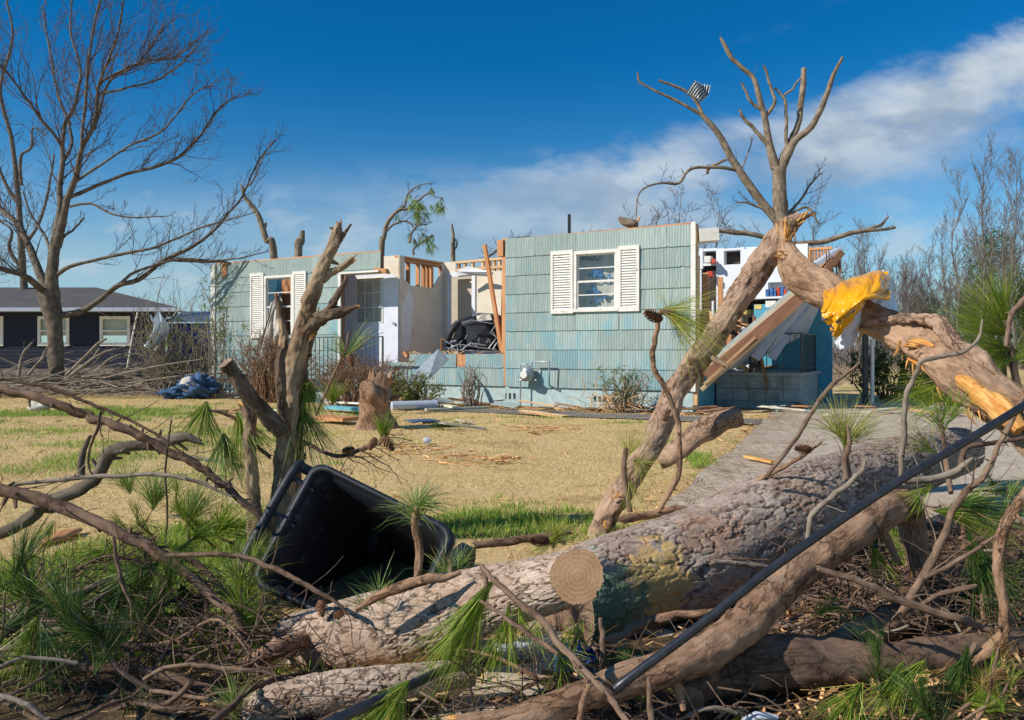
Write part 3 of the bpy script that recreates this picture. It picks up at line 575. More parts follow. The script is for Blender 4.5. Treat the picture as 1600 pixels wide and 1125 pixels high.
wall('drywall', M_['beige'], x0+.12, dx_, .45, 2.86, 2.4, 2.45) if False else wall('drywall', M_['beige'], x0+.12, xd-.3, .45, 2.86, 2.4, 2.45)
# alcove door ------------------------------------------------------
vd = VL+.62; dx0, dx1 = hX(541, vd), hX(606, vd); dz = hx(575, 427, vd)[1]; ex = hX(622, vd)
mb = MB(); box(mb, dx0-.06, dx0-.0, vd-.03, vd+.04, .42, dz+.05); box(mb, dx0, dx1, vd-.03, vd+.04, dz, dz+.05); dr = mb.build('door_frame', M_['pale'], house)
gx0, gx1 = hX(557, vd), hX(598, vd); gz1, gz0 = hx(577, 435, vd)[1], hx(577, 503, vd)[1]
mb = MB()
for a, b, c, d in cells(dx0+.002, dx1-.002, .44, dz-.002, [(gx0, gx1, gz0, gz1)]): box(mb, a, b, vd, vd+.035, c, d)
box(mb, gx0, gx1, vd-.012, vd-.001, gz0-.24, gz0-.21); box(mb, dx0+.1, dx1-.1, vd-.01, vd-.001, .6, .62); dd = mb.build('door', M_['pale'], house)
mb = MB(); 
for i in (1, 2): box(mb, gx0+(gx1-gx0)*i/3-.008, gx0+(gx1-gx0)*i/3+.008, vd-.004, vd+.012, gz0, gz1); box(mb, gx0, gx1, vd-.006, vd+.01, gz0+(gz1-gz0)*i/3-.008, gz0+(gz1-gz0)*i/3+.008)
for a, b, c, d in ((gx0-.02, gx0, gz0, gz1), (gx1, gx1+.02, gz0, gz1), (gx0-.02, gx1+.02, gz0-.02, gz0), (gx0-.02, gx1+.02, gz1, gz1+.02)): box(mb, a, b, vd-.012, vd+.012, c, d)
mb.build('muntin', M_['white'], dd)
mb = MB(); mb.add([(gx0, vd+.004, gz0), (gx1, vd+.004, gz0), (gx1, vd+.004, gz1), (gx0, vd+.004, gz1)], [(0, 1, 2, 3)]); mb.build('pane', M_['glass'], dd)
mb = MB(); n = 24; xs = np.linspace(gx0, gx1, n); V = [(x, vd+.03+.012*math.sin(i*1.9), z) for i, x in enumerate(xs) for z in (gz0, gz1)]
mb.add(V, [(2*i, 2*i+2, 2*i+3, 2*i+1) for i in range(n-1)], smooth=True); mb.build('curtain', M_['cloth'], dd)
# rounded panel built for the bluish shade band beside the door, cream wall above it
mb = MB(); zr = hx(614, 428, vd)[1]; pts = [(dx1+.0, .42), (ex, .42), (ex, zr-.18)]+[(ex-.18+.18*math.cos(a), zr-.18+.18*math.sin(a)) for a in np.linspace(.2, 1.5, 6)]+[(dx1, zr)]
k = len(pts); V = [(x, y, z) for y in (vd-.005, vd+.03) for x, z in pts]; mb.add(V, None, [(0, i, i+1) for i in range(1, k-1)]); mb.add(V, [(i, (i+1) % k, k+(i+1) % k, k+i) for i in range(k)]); mb.build('door_shade_panel', M_['pale'], house)
mb = MB(); tube(mb, [(ex-.09, vd-.05, hx(614, 505, vd)[1]), (ex-.09, vd-.02, hx(614, 505, vd)[1])], [.035, .02], 10); mb.build('door_handle', M_['metal'], dd)
mb = MB(); box(mb, dx0-.1, ex+.02, vd+.032, vd+.09, dz+.051, TOP-.003); box(mb, dx1, ex+.02, vd+.032, vd+.09, .4, dz+.05); box(mb, dx0-.2, dx0-.061, VL+.102, vd+.09, .4, TOP-.003); mb.build('alcove_wall', M_['beige'], house)
# slanted cream room wall with the stud hole -----------------------
A = np.array((ex+.0, vd+.02)); xB, vB = hX(694, 2.55), 2.55; B = np.array((xB, vB)); dAB = B-A; LAB = np.linalg.norm(dAB); nAB = np.array((-dAB[1], dAB[0]))/LAB
def prism(mb, poly, th, A=A, d=dAB, n=nAB, off=0.0, rnd=.5, mi=0):
    V = []; k = len(poly)
    for t in (off, off+th):
        for s, z in poly: q = A+d*s+n*t; V.append((q[0], q[1], z))
    T = []
    c = np.mean(poly, 0); V.append((*(A+d*c[0]+n*off), c[1])); V.append((*(A+d*c[0]+n*(off+th)), c[1]))
    for i in range(k): j = (i+1) % k; T += [(2*k, i, j), (2*k+1, k+j, k+i)]
    mb.add(V, [(i, k+i, k+(i+1) % k, (i+1) % k) for i in range(k)], T, rnd=rnd, mi=mi)
def sAB(px):   # param on the slanted wall seen at pixel column px
    best = min(np.linspace(0, 1, 400), key=lambda s: abs(pxof(A+dAB*s)-px)); return best
def pxof(q): x, y = hw(q[0], q[1]); return 800+x/y*F
def zAB(s, py): q = A+dAB*s; x, y = hw(*q); return H-(py-550)/F*y
s1, s2, s3_, s4 = sAB(632), sAB(642), sAB(676), sAB(691)
zb1, zb2 = zAB(s2, 446), zAB(s3_, 450)
mb = MB(); tz = TOP-.004
for poly in ([(0, .4), (s1, .4), (s1, tz), (0, tz)], [(s1, .4), (s2, .4), (s2, zb1), (s1, zb1+.12)], [(s2, .4), (s3_, .4), (s3_, zb2), (s2, zb1)], [(s3_, .4), (s4, .4), (s4, tz-.2), (s3_, zb2)], [(s4, .4), (1, .4), (1, tz), (s4, tz-.1)]):
    prism(mb, poly, .02)
mb.build('room_wall', M_['beige'], house)
mb = MB()
for i, s in enumerate((s1+.01, s1+.13, s1+.34, s1+.46, s3_-.06, s3_+.03, .98)):
    q = A+dAB*s+nAB*.075; bar(mb, (*q, zb1-.5+.03*i if 0 < i < 6 else .5), (*q, tz-.1), .045, .09, up=(nAB[0], nAB[1], 0), rnd=(i*.37) % 1)
a = A+nAB*.07; b = B+nAB*.07; bar(mb, (*a, tz-.02), (*b, tz-.02), .1, .045, rnd=.7); a2 = A+dAB*(s1-.02)+nAB*.07; bar(mb, (*a2, tz-.09), (*b, tz-.09), .1, .06, rnd=.3)
mb.build('stud_framing', M_['stud'], house)
mb = MB(); prism(mb, [(sAB(628), zAB(.3, 480)), (sAB(640), zAB(.3, 450)), (sAB(645), zAB(.3, 470)), (sAB(641), zAB(.3, 540)), (sAB(630), zAB(.3, 560)), (sAB(624), zAB(.3, 535))], .004, off=-.005); mb.build('bare_plaster_patch', M_['whiteclean'], house)
# back wall of the room
bx1 = hX(800, 2.55); px0, px1 = hX(702, vB), hX(741, vB); pz = hx(722, 432, vB)[1]; zd = hx(750, 425, vB)[1]
mb = MB()
for a, b, c, d in cells(xB, bx1+1.6, .4, TOP-.006, [(px0, px1, .4, pz), (hX(712, vB), bx1+1.6, zd, TOP)]): box(mb, a, b, vB, vB+.02, c, d)
mb.build('back_wall', M_['beige'], house)
mb = MB()
for e in ((px0-.03, px0+.06, .4, pz), (px1-.05, px1+.04, .4, pz), (px0-.03, px1+.04, pz, pz+.1)): box(mb, e[0], e[1], vB-.03, vB-.001, e[2], e[3])
mb.build('door_casing', M_['whiteclean'], house)
mb = MB(); box(mb, px0+.065, px1-.2, vB+.25, vB+.29, .45, pz-.03); box(mb, px0-.9, px1+1.2, vB+.9, vB+.95, .4, pz+.25); mb.build('inner_door', M_['tan'], house)
mb = MB(); bar(mb, (hX(700, vB), vB+.06, TOP-.03), (bx1+.6, vB+.06, TOP+.02), .1, .05, rnd=.8); bar(mb, (hX(712, vB), vB+.06, TOP-.19), (bx1+.6, vB+.06, TOP-.17), .1, .06, rnd=.5)
for i, p in enumerate((714, 724, 736, 752, 762, 770, 778, 786)): bar(mb, (hX(p, vB), vB+.08, zd-.05), (hX(p, vB), vB+.08, TOP-.03), .05, .08, up=(0, 1, 0), rnd=(i*.31) % 1)
mb.build('header_framing', M_['studl'], house)
mb = MB(); V = [tuple(hp(*q)) for q in ((713, 424, 17.4), (730, 416, 17.3), (748, 420, 17.2), (770, 425, 17.0), (765, 430, 17.1), (740, 428, 17.3), (716, 431, 17.4))]
k = len(V); V2 = V+[(x, y+.03, z-.03) for x, y, z in V]; mb.add(V2, [(i, (i+1) % k, k+(i+1) % k, k+i) for i in range(k)], [(0, i, i+1) for i in range(1, k-1)]); mb.build('torn_ceiling_panel', M_['whiteclean'], house)
mb = MB(); box(mb, hX(600, 1.0), XL+.02, vM+.11, 3.4, .30, .42); mb.build('floor_deck', M_['studd'], house)
mb = MB(); V = [tuple(hp(*q)) for q in ((786, 372, 14.9), (793, 440, 14.9), (791, 470, 15.0), (782, 520, 15.2), (783, 560, 15.2), (796, 560, 14.6), (796, 372, 14.6))]
k = len(V); V2 = V+[(x, y+.12, z) for x, y, z in V]; mb.add(V2, [(i, (i+1) % k, k+(i+1) % k, k+i) for i in range(k)], [(0, i, i+1) for i in range(1, k-1)]); mb.build('ragged_wall_end', M_['stud'], house)
# kitchen behind the right wing -------------------------------------
vK = 3.67
def kb(mb, px0, px1, py0, py1, d0, d1, rnd=.5, v=vK):   # box from pixel rectangle on the kitchen wall plane
    a, b = hX(px0, v+d0), hX(px1, v+d0); m_ = (px0+px1)/2; box(mb, a, b, v+d0, v+d1, hx(m_, py1, v+d0)[1], hx(m_, py0, v+d0)[1], rnd=rnd)
mb = MB(); kb(mb, 1086, 1262, 386, 640, .3, .36); mb.build('kitchen_wall', M_['whiteclean'], house)
mb = MB()
for r in ((1093, 1098, 388, 420), (1119, 1131, 388, 470), (1157, 1163, 386, 420), (1098, 1119, 388, 392), (1131, 1157, 388, 391), (1098, 1119, 411, 415), (1131, 1200, 412, 465), (1163, 1262, 386, 412), (1200, 1262, 412, 440)): kb(mb, *r, -.02+.002*(r[0] % 7), .29)
mb.build('kitchen_cabinets', M_['whiteclean'], house)
mb = MB(); kb(mb, 1097, 1120, 391, 412, .22, .28); kb(mb, 1130, 1158, 391, 412, .22, .28); kb(mb, 1094, 1119, 414, 560, .1, .28); kb(mb, 1131, 1262, 466, 560, .24, .29); mb.build('cabinet_dark_fill', M_['dark'], house)  # dark panels stand in for shade and contents of the open cabinets
mb = MB(); kb(mb, 1119, 1121.5, 470, 560, .0, .05); kb(mb, 1112, 1115, 470, 560, .0, .05); kb(mb, 1093, 1096, 420, 560, .0, .05); kb(mb, 1164, 1266, 463, 466, -.3, .2); mb.build('kitchen_shelf', M_['whiteclean'], house)
mb = MB(); kb(mb, 1263, 1266, 388, 415, 0, .05); kb(mb, 1263, 1300, 386, 390, 0, .08, .9); 
for i in range(7): kb(mb, 1267+i*5, 1270+i*5, 390, 414, .02, .08, i*.15)
kb(mb, 1263, 1302, 413, 418, 0, .08, .3); mb.build('side_framing', M_['stud'], house)
R = random.Random(8)
def clutter(name, label, cat, boxes, mt):
    mb = MB()
    for (a, b, c, d, rn) in boxes: kb(mb, a, b, c, d, -.25-rn*.05, -.1, rn)
    o = mb.build(name, mt); o.parent = None; o.location = house.location; o.rotation_euler = house.rotation_euler; tag(o, label, cat); return o
clutter('food_boxes', 'small blue and white packets standing on the open kitchen shelf', 'packets', [(1196, 1201, 452, 463, .1), (1203, 1207, 450, 463, .5), (1209, 1212, 453, 463, .8), (1219, 1224, 448, 463, .3)], M_['bluegl'])
clutter('red_carton', 'red packets standing on the kitchen shelf between blue ones', 'packets', [(1213, 1218, 449, 463, .1), (1225, 1228, 452, 463, .5)], M_['red'])
clutter('cardboard_boxes', 'tan boxes standing below the kitchen shelf', 'boxes', [(1162, 1172, 484, 491, .1), (1179, 1190, 476, 483, .6)], M_['yel'])
clutter('counter_clutter', 'white kitchen items piled on the counter under the cabinets', 'kitchen items', [(1140, 1158, 470, 485, .2), (1150, 1158, 496, 512, .9), (1196, 1212, 470, 480, .5), (1100, 1110, 400, 410, .5)], M_['white'])
clutter('pantry_goods', 'red and dark goods in the open cabinet by the corner', 'goods', [(1107, 1110, 402, 411, .2), (1112, 1115, 404, 411, .9), (1104, 1112, 424, 432, .5)], M_['red'])
# porch at the right ------------------------------------------------
vP = 1.4; pz0 = hx(1185, 582, vP)[1]; pa, pb = hX(1119, vP), hX(1251, vP)
mb = MB()
for i in range(3):
    for j in range(5):
        w_ = (pb-pa)/5; o_ = (i % 2)*w_*.5; a = max(pa, pa+j*w_+o_-w_*.5*(i % 2)*2*0); zz0, zz1 = -.1+(pz0-.06+.1)*i/3, -.1+(pz0-.06+.1)*(i+1)/3
        box(mb, pa+j*w_+.003, pa+(j+1)*w_-.003, vP, vP+.2, zz0+.003, zz1-.003, rnd=(i*5+j)*.37 % 1)
box(mb, pa-.02, pb+.04, vP-.04, vP+2.3, pz0-.058, pz0, rnd=.6); box(mb, pb-.2, pb-.004, vP+.21, vP+2.3, -.1, pz0-.062)
porch = mb.build('porch_foundation', M_['concg'], house)
mb = MB(); kb(mb, 1178, 1300, 474, 640, -.2, -.12, v=3.6); bw = mb.build('porch_wall', M_['teal'], house)
def railing(name, p0, p1, z0, z1, n, parent):
    mb = MB(); p0, p1 = np.array(p0), np.array(p1)
    bar(mb, (*p0, z1), (*p1, z1), .03, .02); bar(mb, (*p0, z0+.08), (*p1, z0+.08), .025, .02)
    for i in range(n+1): q = p0+(p1-p0)*i/n; w = .028 if i in (0, n) else .012; bar(mb, (*q, z0), (*q, z1), w, w)
    return mb.build(name, M_['iron'], parent)
railing('railing', (hX(1172, vP+.05), vP+.05), (pb, vP+.05), pz0, hx(1210, 521, vP)[1], 9, house)
railing('railing', (pb, vP+.08), (pb, vP+1.6), pz0, hx(1210, 521, vP)[1], 12, house)
# left porch railing and steps
vr = -.55; zr1 = hx(500, 527, vr)[1]
railing('railing', (hX(455, vr), vr), (hX(532, vr), vr), .42, zr1, 12, house); railing('railing', (hX(552, vr), vr), (hX(598, vr), vr), .42, zr1, 7, house)
mb = MB(); box(mb, hX(452, vr), hX(600, vr), vr-.08, VL-.03, -.1, .41); box(mb, hX(505, vr-.5), hX(560, vr-.5), vr-.7, vr-.09, -.1, .2); box(mb, hX(505, vr-.5), hX(560, vr-.5), vr-.4, vr-.085, .2, .3); mb.build('porch_steps', M_['concg'], house)
# --------------------------------------------------------------- loose things of the house
def loc(o): o.location = house.location; o.rotation_euler = house.rotation_euler; return o
gm = empty('gas_meter', (HO[0], HO[1], 0), -HA, 'grey gas meter with looping pipes on the blue wall', 'gas meter')
def hq(px, py, d): x, z = hx(px, py, d); return np.array((x, d, z))
mb = MB(); a = hq(824, 585, -.16); tube(mb, [a+(0, 0, -.12), a+(0, 0, -.09), a+(0, 0, .05), a+(0, 0, .11), a+(0, 0, .15)], [.06, .11, .12, .10, .05], 16, 2); mb.build('body', M_['metal'], gm)
mb = MB(); tube(mb, [a+(0, -.115, .0), a+(0, -.15, .0)], [.07, .065], 14); mb.build('dial', M_['white'], gm)
mb = MB(); tube(mb, [hq(813, 632, -.16)*(1, 1, 0), hq(813, 570, -.16), hq(817, 569, -.16), hq(824, 569, -.16), a+(0, 0, .15)], .014, 8); tube(mb, [hq(831, 585, -.16), hq(831, 565, -.16), hq(858, 565, -.16), hq(858, 598, -.16), hq(858, 602, -.02)], .014, 8)
tube(mb, [hq(812, 594, -.16), hq(838, 594, -.16)], .018, 8); mb.build('pipe', M_['metal'], gm)
mb = MB(); o = hp(784, 582, 14.9); R = random.Random(3)
tube(mb, [o+(-.02, -.1, .1), o+(.05, -.12, .04), o+(.0, -.1, -.1)], [.05, .06, .04], 8, 3, jit=.3); r_ = loc(mb.build('red_hose_reel', M_['red'])); tag(r_, 'small red plastic object caught at the broken end of the low wall', 'plastic object')
mb = MB(); tube(mb, [o+(0, -.05, -.2), o+(.05, -.1, -.3), o+(.12, -.05, -.42)], [.07, .06, .02], 8, 3, jit=.3); loc(tag(mb.build('hanging_rag', M_['dark']), 'dark rag hanging under the red plastic object at the low wall', 'rag'))
# curtain blown out of the left window
mb = MB(); nu, nv = 26, 30; g = []
for j in range(nv):
    t = j/(nv-1)
    for i in range(nu):
        s = i/(nu-1); pxx = 424-7*t-14*t**.6+s*(20+12*t)+3*math.sin(t*5+s*4); pyy = 472+t*(84-26*s)-8*(1-t)*math.sin(s*3)
        dd = VL-.09-.10*math.sin(t*2.5)-.035*math.sin(s*15+t*3+math.sin(t*7))*(.3+t)-.02*math.sin(s*31+t*5); q = hx(pxx, pyy, dd); g.append((q[0], dd, q[1]))
mb.add(g, [(j*nu+i, j*nu+i+1, (j+1)*nu+i+1, (j+1)*nu+i) for j in range(nv-1) for i in range(nu-1)], smooth=True); loc(tag(mb.build('curtain', M_['cloth']), 'pale grey curtain blown out over the sill of the broken window', 'curtain'))
def dressed(name, label, cat, items, mt):
    mb = MB()
    for (px0, px1, py0, py1, v0, v1, rn) in items: m_ = (px0+px1)/2; box(mb, hX(px0, v0), hX(px1, v0), v0, v1, hx(m_, py1, v0)[1], hx(m_, py0, v0)[1], rnd=rn)
    return loc(tag(mb.build(name, mt), label, cat))
dressed('bookcase', 'orange wooden framing seen through the broken left window', 'framing', [(440, 466, 436, 530, 1.2, 1.3, .3)], M_['stud'])
mb = MB(); nx_ = 18; V = []
for i in range(nx_):
    for z in (hx(931, 480, .3)[1], hx(931, 398, .3)[1]): V.append((hX(890+i*5, .3), .3+.02*math.sin(i*2.1), z))
mb.add(V, [(2*i, 2*i+2, 2*i+3, 2*i+1) for i in range(nx_-1)], smooth=True); loc(tag(mb.build('window_sheet', M_['cloth']), 'pale sheet hanging behind the intact right window', 'curtain'))
mb = MB(); R = random.Random(5)
for i in range(46):
    gsel = R.random(); cx_, cy_, w_, h_ = (931, 429, 17, 7) if gsel < .55 else ((926, 455, 8, 9) if gsel < .8 else (940, 468, 14, 6)); a, b = R.gauss(cx_, w_*.5), R.gauss(cy_, h_*.5); a = min(max(a, 908), 954)
    q = hq(a, b, .27-.001*i); s = .03; th = R.uniform(0, 6); n_ = R.randint(4, 6); V = [q]+[q+(s*R.uniform(.5, 1.6)*math.cos(th+6.28*k/n_), 0, s*R.uniform(.6, 2)*math.sin(th+6.28*k/n_)) for k in range(n_)]
    V += [v+(0, .012, 0) for v in V]; mb.add(V, None, [(0, k+1, (k+1) % n_+1) for k in range(n_)], rnd=R.random())
loc(tag(mb.build('blue_clothes', M_['bluegl']), 'blue and dark clothes seen through the panes of the right window', 'clothes'))
mb = MB()
for i in range(14):
    a = 908+i*2.3; q = hq(a, 404+R.uniform(-2, 3), .25); n_ = 5; V = [q]+[q+(.035*R.uniform(.5, 1.3)*math.cos(6.28*k/n_), 0, .03*R.uniform(.5, 1.5)*math.sin(6.28*k/n_)) for k in range(n_)]; mb.add(V, None, [(0, k+1, (k+1) % n_+1) for k in range(n_)])
loc(tag(mb.build('dark_scraps', M_['studd']), 'dark ragged scraps stuck along the top of the right window', 'scraps'))
# overturned recliner in the open room
rc = empty('recliner', (HO[0], HO[1], 0), -HA, 'black overturned recliner with a bent metal mechanism in the open room', 'recliner')
YR = 15.6
def pr(px, py, dY=0): return hp(px, py, YR+dY)
mb = MB()
def hull(mb, pts, th, rnd=.5, mi=0):
    V = [np.array(pr(*p)) for p in pts]; k = len(V); V2 = V+[v+np.array((.1, th, 0)) for v in V]; c = np.mean(V, 0)+np.array((0, -.04, .02)); mb.add(V2+[c], [(i, (i+1) % k, k+(i+1) % k, k+i) for i in range(k)], [(2*k, i, (i+1) % k) for i in range(k)], rnd=rnd, mi=mi)
hull(mb, ((718, 500), (745, 490), (782, 494), (788, 545), (770, 548), (712, 548), (704, 536)), .5, .3)
hull(mb, ((728, 509, -.15), (764, 508, -.15), (768, 541, -.2), (730, 541, -.2)), .12, .9); hull(mb, ((722, 501, -.1), (768, 500, -.1), (771, 507, -.15), (722, 509, -.15)), .12, .6)
tube(mb, [pr(716, 503, -.1), pr(704, 520, -.15), pr(697, 544, -.1)], [.06, .07, .06], 8, 4, jit=.2); tube(mb, [pr(770, 500, -.2), pr(782, 515, -.2), pr(784, 545, -.2)], [.07, .09, .07], 8, 4, jit=.2); mb.build('seat_body', M_['black'], rc)
mb = MB(); R = random.Random(9)
for l in (((738, 494), (748, 489), (776, 491), (784, 494)), ((722, 505), (736, 500), (770, 506)), ((700, 545), (718, 538), (748, 543), (775, 546)), ((763, 545), (776, 528), (768, 515)), ((706, 549), (706, 541), (714, 540), (716, 548)), ((720, 548), (735, 536), (760, 540)), ((776, 506), (766, 520), (780, 530), (770, 546)), ((697, 543), (712, 546), (740, 549), (778, 549))):
    tube(mb, [pr(a, b, -.35) for a, b in l], .012, 6)
for i in range(22): a, b = R.uniform(700, 782), R.uniform(528, 549); tube(mb, [pr(a, b, -.3), pr(a+R.uniform(-12, 12), b+R.uniform(-8, 8), -.25)], .010, 5, rnd=R.random())
mb.build('mechanism', M_['metal'], rc)
mb = MB(); hull(mb, ((744, 493, -.2), (757, 491, -.2), (761, 500, -.25), (746, 501, -.25)), .03, .9); mb.build('fabric_flap', M_['cloth'], rc)
tb = empty('side_table', (HO[0], HO[1], 0), -HA, 'small dark brown table beside the overturned recliner', 'table')
mb = MB(); t0 = hp(704, 529, 16.2); box(mb, t0[0]-.17, t0[0]+.17, t0[1]-.15, t0[1]+.2, t0[2]-.03, t0[2]); mb.build('table_top', M_['studd'], tb)
for sx_ in (-.14, .14):
    for sy_ in (-.12, .17): mb = MB(); box(mb, t0[0]+sx_-.02, t0[0]+sx_+.02, t0[1]+sy_-.02, t0[1]+sy_+.02, .42, t0[2]-.031); mb.build('leg', M_['studd'], tb)
def beam(name, label, cat, p0, p1, w, h, mt, up=(0, 0, 1), rnd=.5, group=None):
    mb = MB(); bar(mb, P(*p0), P(*p1), w, h, up, rnd=rnd); return tag(mb.build(name, mt), label, cat, group)
beam('leaning_board', 'long orange board leaning up out of the open room above the recliner', 'board', (757, 382, 14.9), (784, 548, 15.2), .09, .04, M_['stud'])
beam('leaning_board', 'short orange board end standing behind the recliner at the wall end', 'board', (775, 500, 15.25), (782, 520, 15.3), .12, .04, M_['stud'])
beam('vent_pipe', 'thin dark vent pipe standing up behind the top of the right wing', 'pipe', (889.5, 335, 15.5), (889.5, 372, 15.5), .06, .06, M_['iron'])
mb = MB(); pts = [P(967, 340, 13.4), P(975, 346, 13.4), P(992, 352, 13.4), P(988, 355, 13.5)]; tube(mb, pts, [.03, .07, .08, .02], 8, 3, jit=.3); tag(mb.build('broken_limb', M_['blast']), 'short torn piece of wood lying on the top edge of the right wing', 'wood piece')
mb = MB(); tube(mb, [P(992, 350, 13.4), P(997, 345, 13.4), P(1001, 337, 13.4)], [.03, .02, .01], 6); tag(mb.build('forked_twig', M_['split']), 'small orange forked twig beside the torn wood on the wall top', 'twig')
# light grey panel leaning against the low wall
def slab(name, pts, th, mt, label, cat, nrm=(0, 1, 0)):
    V = [P(*p) for p in pts]; n = np.array(nrm, float)*th; k = len(V); mb = MB()
    mb.add(V+[v+n for v in V], [(i, (i+1) % k, k+(i+1) % k, k+i) for i in range(k)], [(0, i, i+1) for i in range(1, k-1)]+[(k, k+i+1, k+i) for i in range(1, k-1)]); return tag(mb.build(name, mt), label, cat)
slab('roofing_sheet', ((685, 545, 14.4), (701, 563, 14.35), (668, 596, 13.7), (640, 590, 13.7)), .03, M_['grout'], 'light grey square panel leaning on the low blue wall', 'panel', (.1, .9, .3))
slab('blue_panel', ((545, 522, 15), (545, 522, 14.9), (545, 523, 14.9)), .01, M_['plate'], 'x', 'x') and None
bpy.data.objects.remove(bpy.data.objects['blue_panel'])
# collapsed porch roof leaning from the porch to the ground
cr = empty('collapsed_roof', (0, 0, 0), 0, 'collapsed white porch roof slab with red brown fascia board leaning to the ground', 'roof piece')
def cpart(name, pts, n, mt):
    V = [P(*p) for p in pts]; n = np.array(n, float); k = len(V); mb = MB(); mb.add(V+[v+n for v in V], [(i, (i+1) % k, k+(i+1) % k, k+i) for i in range(k)], [(0, i, i+1) for i in range(1, k-1)]+[(k, k+i+1, k+i) for i in range(1, k-1)], tc=None); return mb.build(name, mt, cr)
bk = np.array((.485*3.1, .875*3.1, .15))
e0, e1 = P(1112, 572, 12.45), P(1252, 450, 12.55); up_ = np.array((-.55, 0, .8))
def rslab(name, a, b, th, mt, d0=0.0, d1=1.0):
    V = [a+bk*d0, b+bk*d0, b+bk*d1, a+bk*d1]; V += [v-up_*th for v in V]; mb = MB(); mb.add(V, [(0, 1, 2, 3), (7, 6, 5, 4), (0, 4, 5, 1), (1, 5, 6, 2), (2, 6, 7, 3), (3, 7, 4, 0)]); return mb.build(name, mt, cr)
rslab('roof_deck', e0+up_*.10, e1+up_*.10, .05, M_['grout']); rslab('cream_edge', e0+up_*.045, e1+up_*.045, .07, M_['cream'], -.03, 0.0)
rslab('soffit', e0-up_*.12, e1-up_*.12+np.array((.1, 0, .1)), .02, M_['gut'], .02, .98)
mb = MB(); bar(mb, P(1103, 588, 12.35), P(1258, 458, 12.45), .05, .17, up=(-.6, 0, .8), rnd=.5); mb.build('fascia_board', M_['brownboard'], cr)
mb = MB(); bar(mb, P(1096, 609, 12.3), P(1245, 480, 12.5), .04, .05, up=(-.6, 0, .8), rnd=.8); bar(mb, P(1100, 600, 12.28), P(1180, 527, 12.35), .02, .03, up=(-.6, 0, .8), rnd=.3); mb.build('lower_lath', M_['studl'], cr)
V = [P(*q) for q in ((1196, 556, 13.3), (1262, 456, 13.0), (1302, 436, 13.8), (1262, 520, 14.6))]; V += [v+np.array((.02, .03, .03)) for v in V]; mb = MB(); mb.add(V, [(0, 1, 2, 3), (7, 6, 5, 4), (0, 4, 5, 1), (1, 5, 6, 2), (2, 6, 7, 3), (3, 7, 4, 0)]); mb.build('hanging_shade_sheet', M_['gut'], cr)  # sheet of roof underside, added here to shade the porch
for q, (p0, p1) in enumerate((((1180, 560, 12.9), (1262, 452, 13.2)), ((1205, 560, 13.3), (1285, 440, 13.6)))):
    mb = MB(); bar(mb, P(*p0), P(*p1), .14, .03, up=(-.3, -.9, .3), rnd=.5); mb.build('hanging_board', M_['gut'], cr)
# roof remnant above the trunk fork (white/grey shingled wedge)
mb = MB(); bar(mb, P(1262, 421, 14.2), P(1308, 390, 14.2), .4, .07, up=(-.5, 0, .85)); tag(mb.build('roof_remnant', M_['gut']), 'torn wedge of grey roof edge hanging beyond the yellow bag', 'roof piece')
mb = MB(); bar(mb, P(1287, 425, 14.0), P(1312, 395, 14.0), .3, .1, up=(-.5, 0, .85)); R = random.Random(2)
for i in range(12): a = R.uniform(1290, 1312); tube(mb, [P(a, R.uniform(392, 410), 13.9), P(a+R.uniform(-3, 5), R.uniform(415, 432), 13.9)], .012, 5)
tag(mb.build('hanging_shingles', M_['studd']), 'dark torn roofing dangling from the grey roof edge', 'roofing')
# steel post, clothes, dark litter and bush by the carport
def post(px, py0, py1, Y, w, mt, label): mb = MB(); bar(mb, P(px, py0, Y), P(px, py1, Y), w, w); tag(mb.build('porch_post', mt), label, 'post')
post(1352, 520, 632, 14.2, .08, M_['iron'], 'dark blue grey post standing under the yellow bag'); post(1363, 530, 634, 14.2, .05, M_['white'], 'thin pale post standing right of the dark post')

# rubble along the house foot and under the collapsed roof
def board_proto(L, w, h, mt, seed):
    rg = np.random.default_rng(seed); n = 7; xs = np.linspace(-L/2, L/2, n); V = []
    for i, x in enumerate(xs):
        e = i in (0, n-1); 
        for y, z in ((-w/2, 0), (w/2, 0), (w/2, h), (-w/2, h)): V.append((x+(rg.uniform(-.08, .08) if e else 0), y+(rg.uniform(-.01, .01)), z+rg.uniform(-.002, .002)))
    mb = MB(); Q = [(4*i+a, 4*i+(a+1) % 4, 4*i+4+(a+1) % 4, 4*i+4+a) for i in range(n-1) for a in range(4)]+[(3, 2, 1, 0), (4*n-4, 4*n-3, 4*n-2, 4*n-1)]
    mb.add(V, Q, tc=np.array(V)[:, [1, 2, 0]]+seed, rnd=rg.random()); return mb.mesh('board', M_[mt])
bp = [board_proto(*q) for q in ((.9, .09, .03, 'studl', 1), (.6, .12, .02, 'stud', 2), (.5, .3, .012, 'siding', 3), (.7, .05, .03, 'cream', 4), (.35, .22, .01, 'whiteclean', 5), (.8, .08, .03, 'studd', 6), (.3, .16, .012, 'shingle', 7))]
bl = ['pale broken board', 'short orange board', 'broken blue green shingle', 'thin cream strip', 'scrap of white panel', 'dark old board', 'torn piece of grey roofing']
R = random.Random(21)
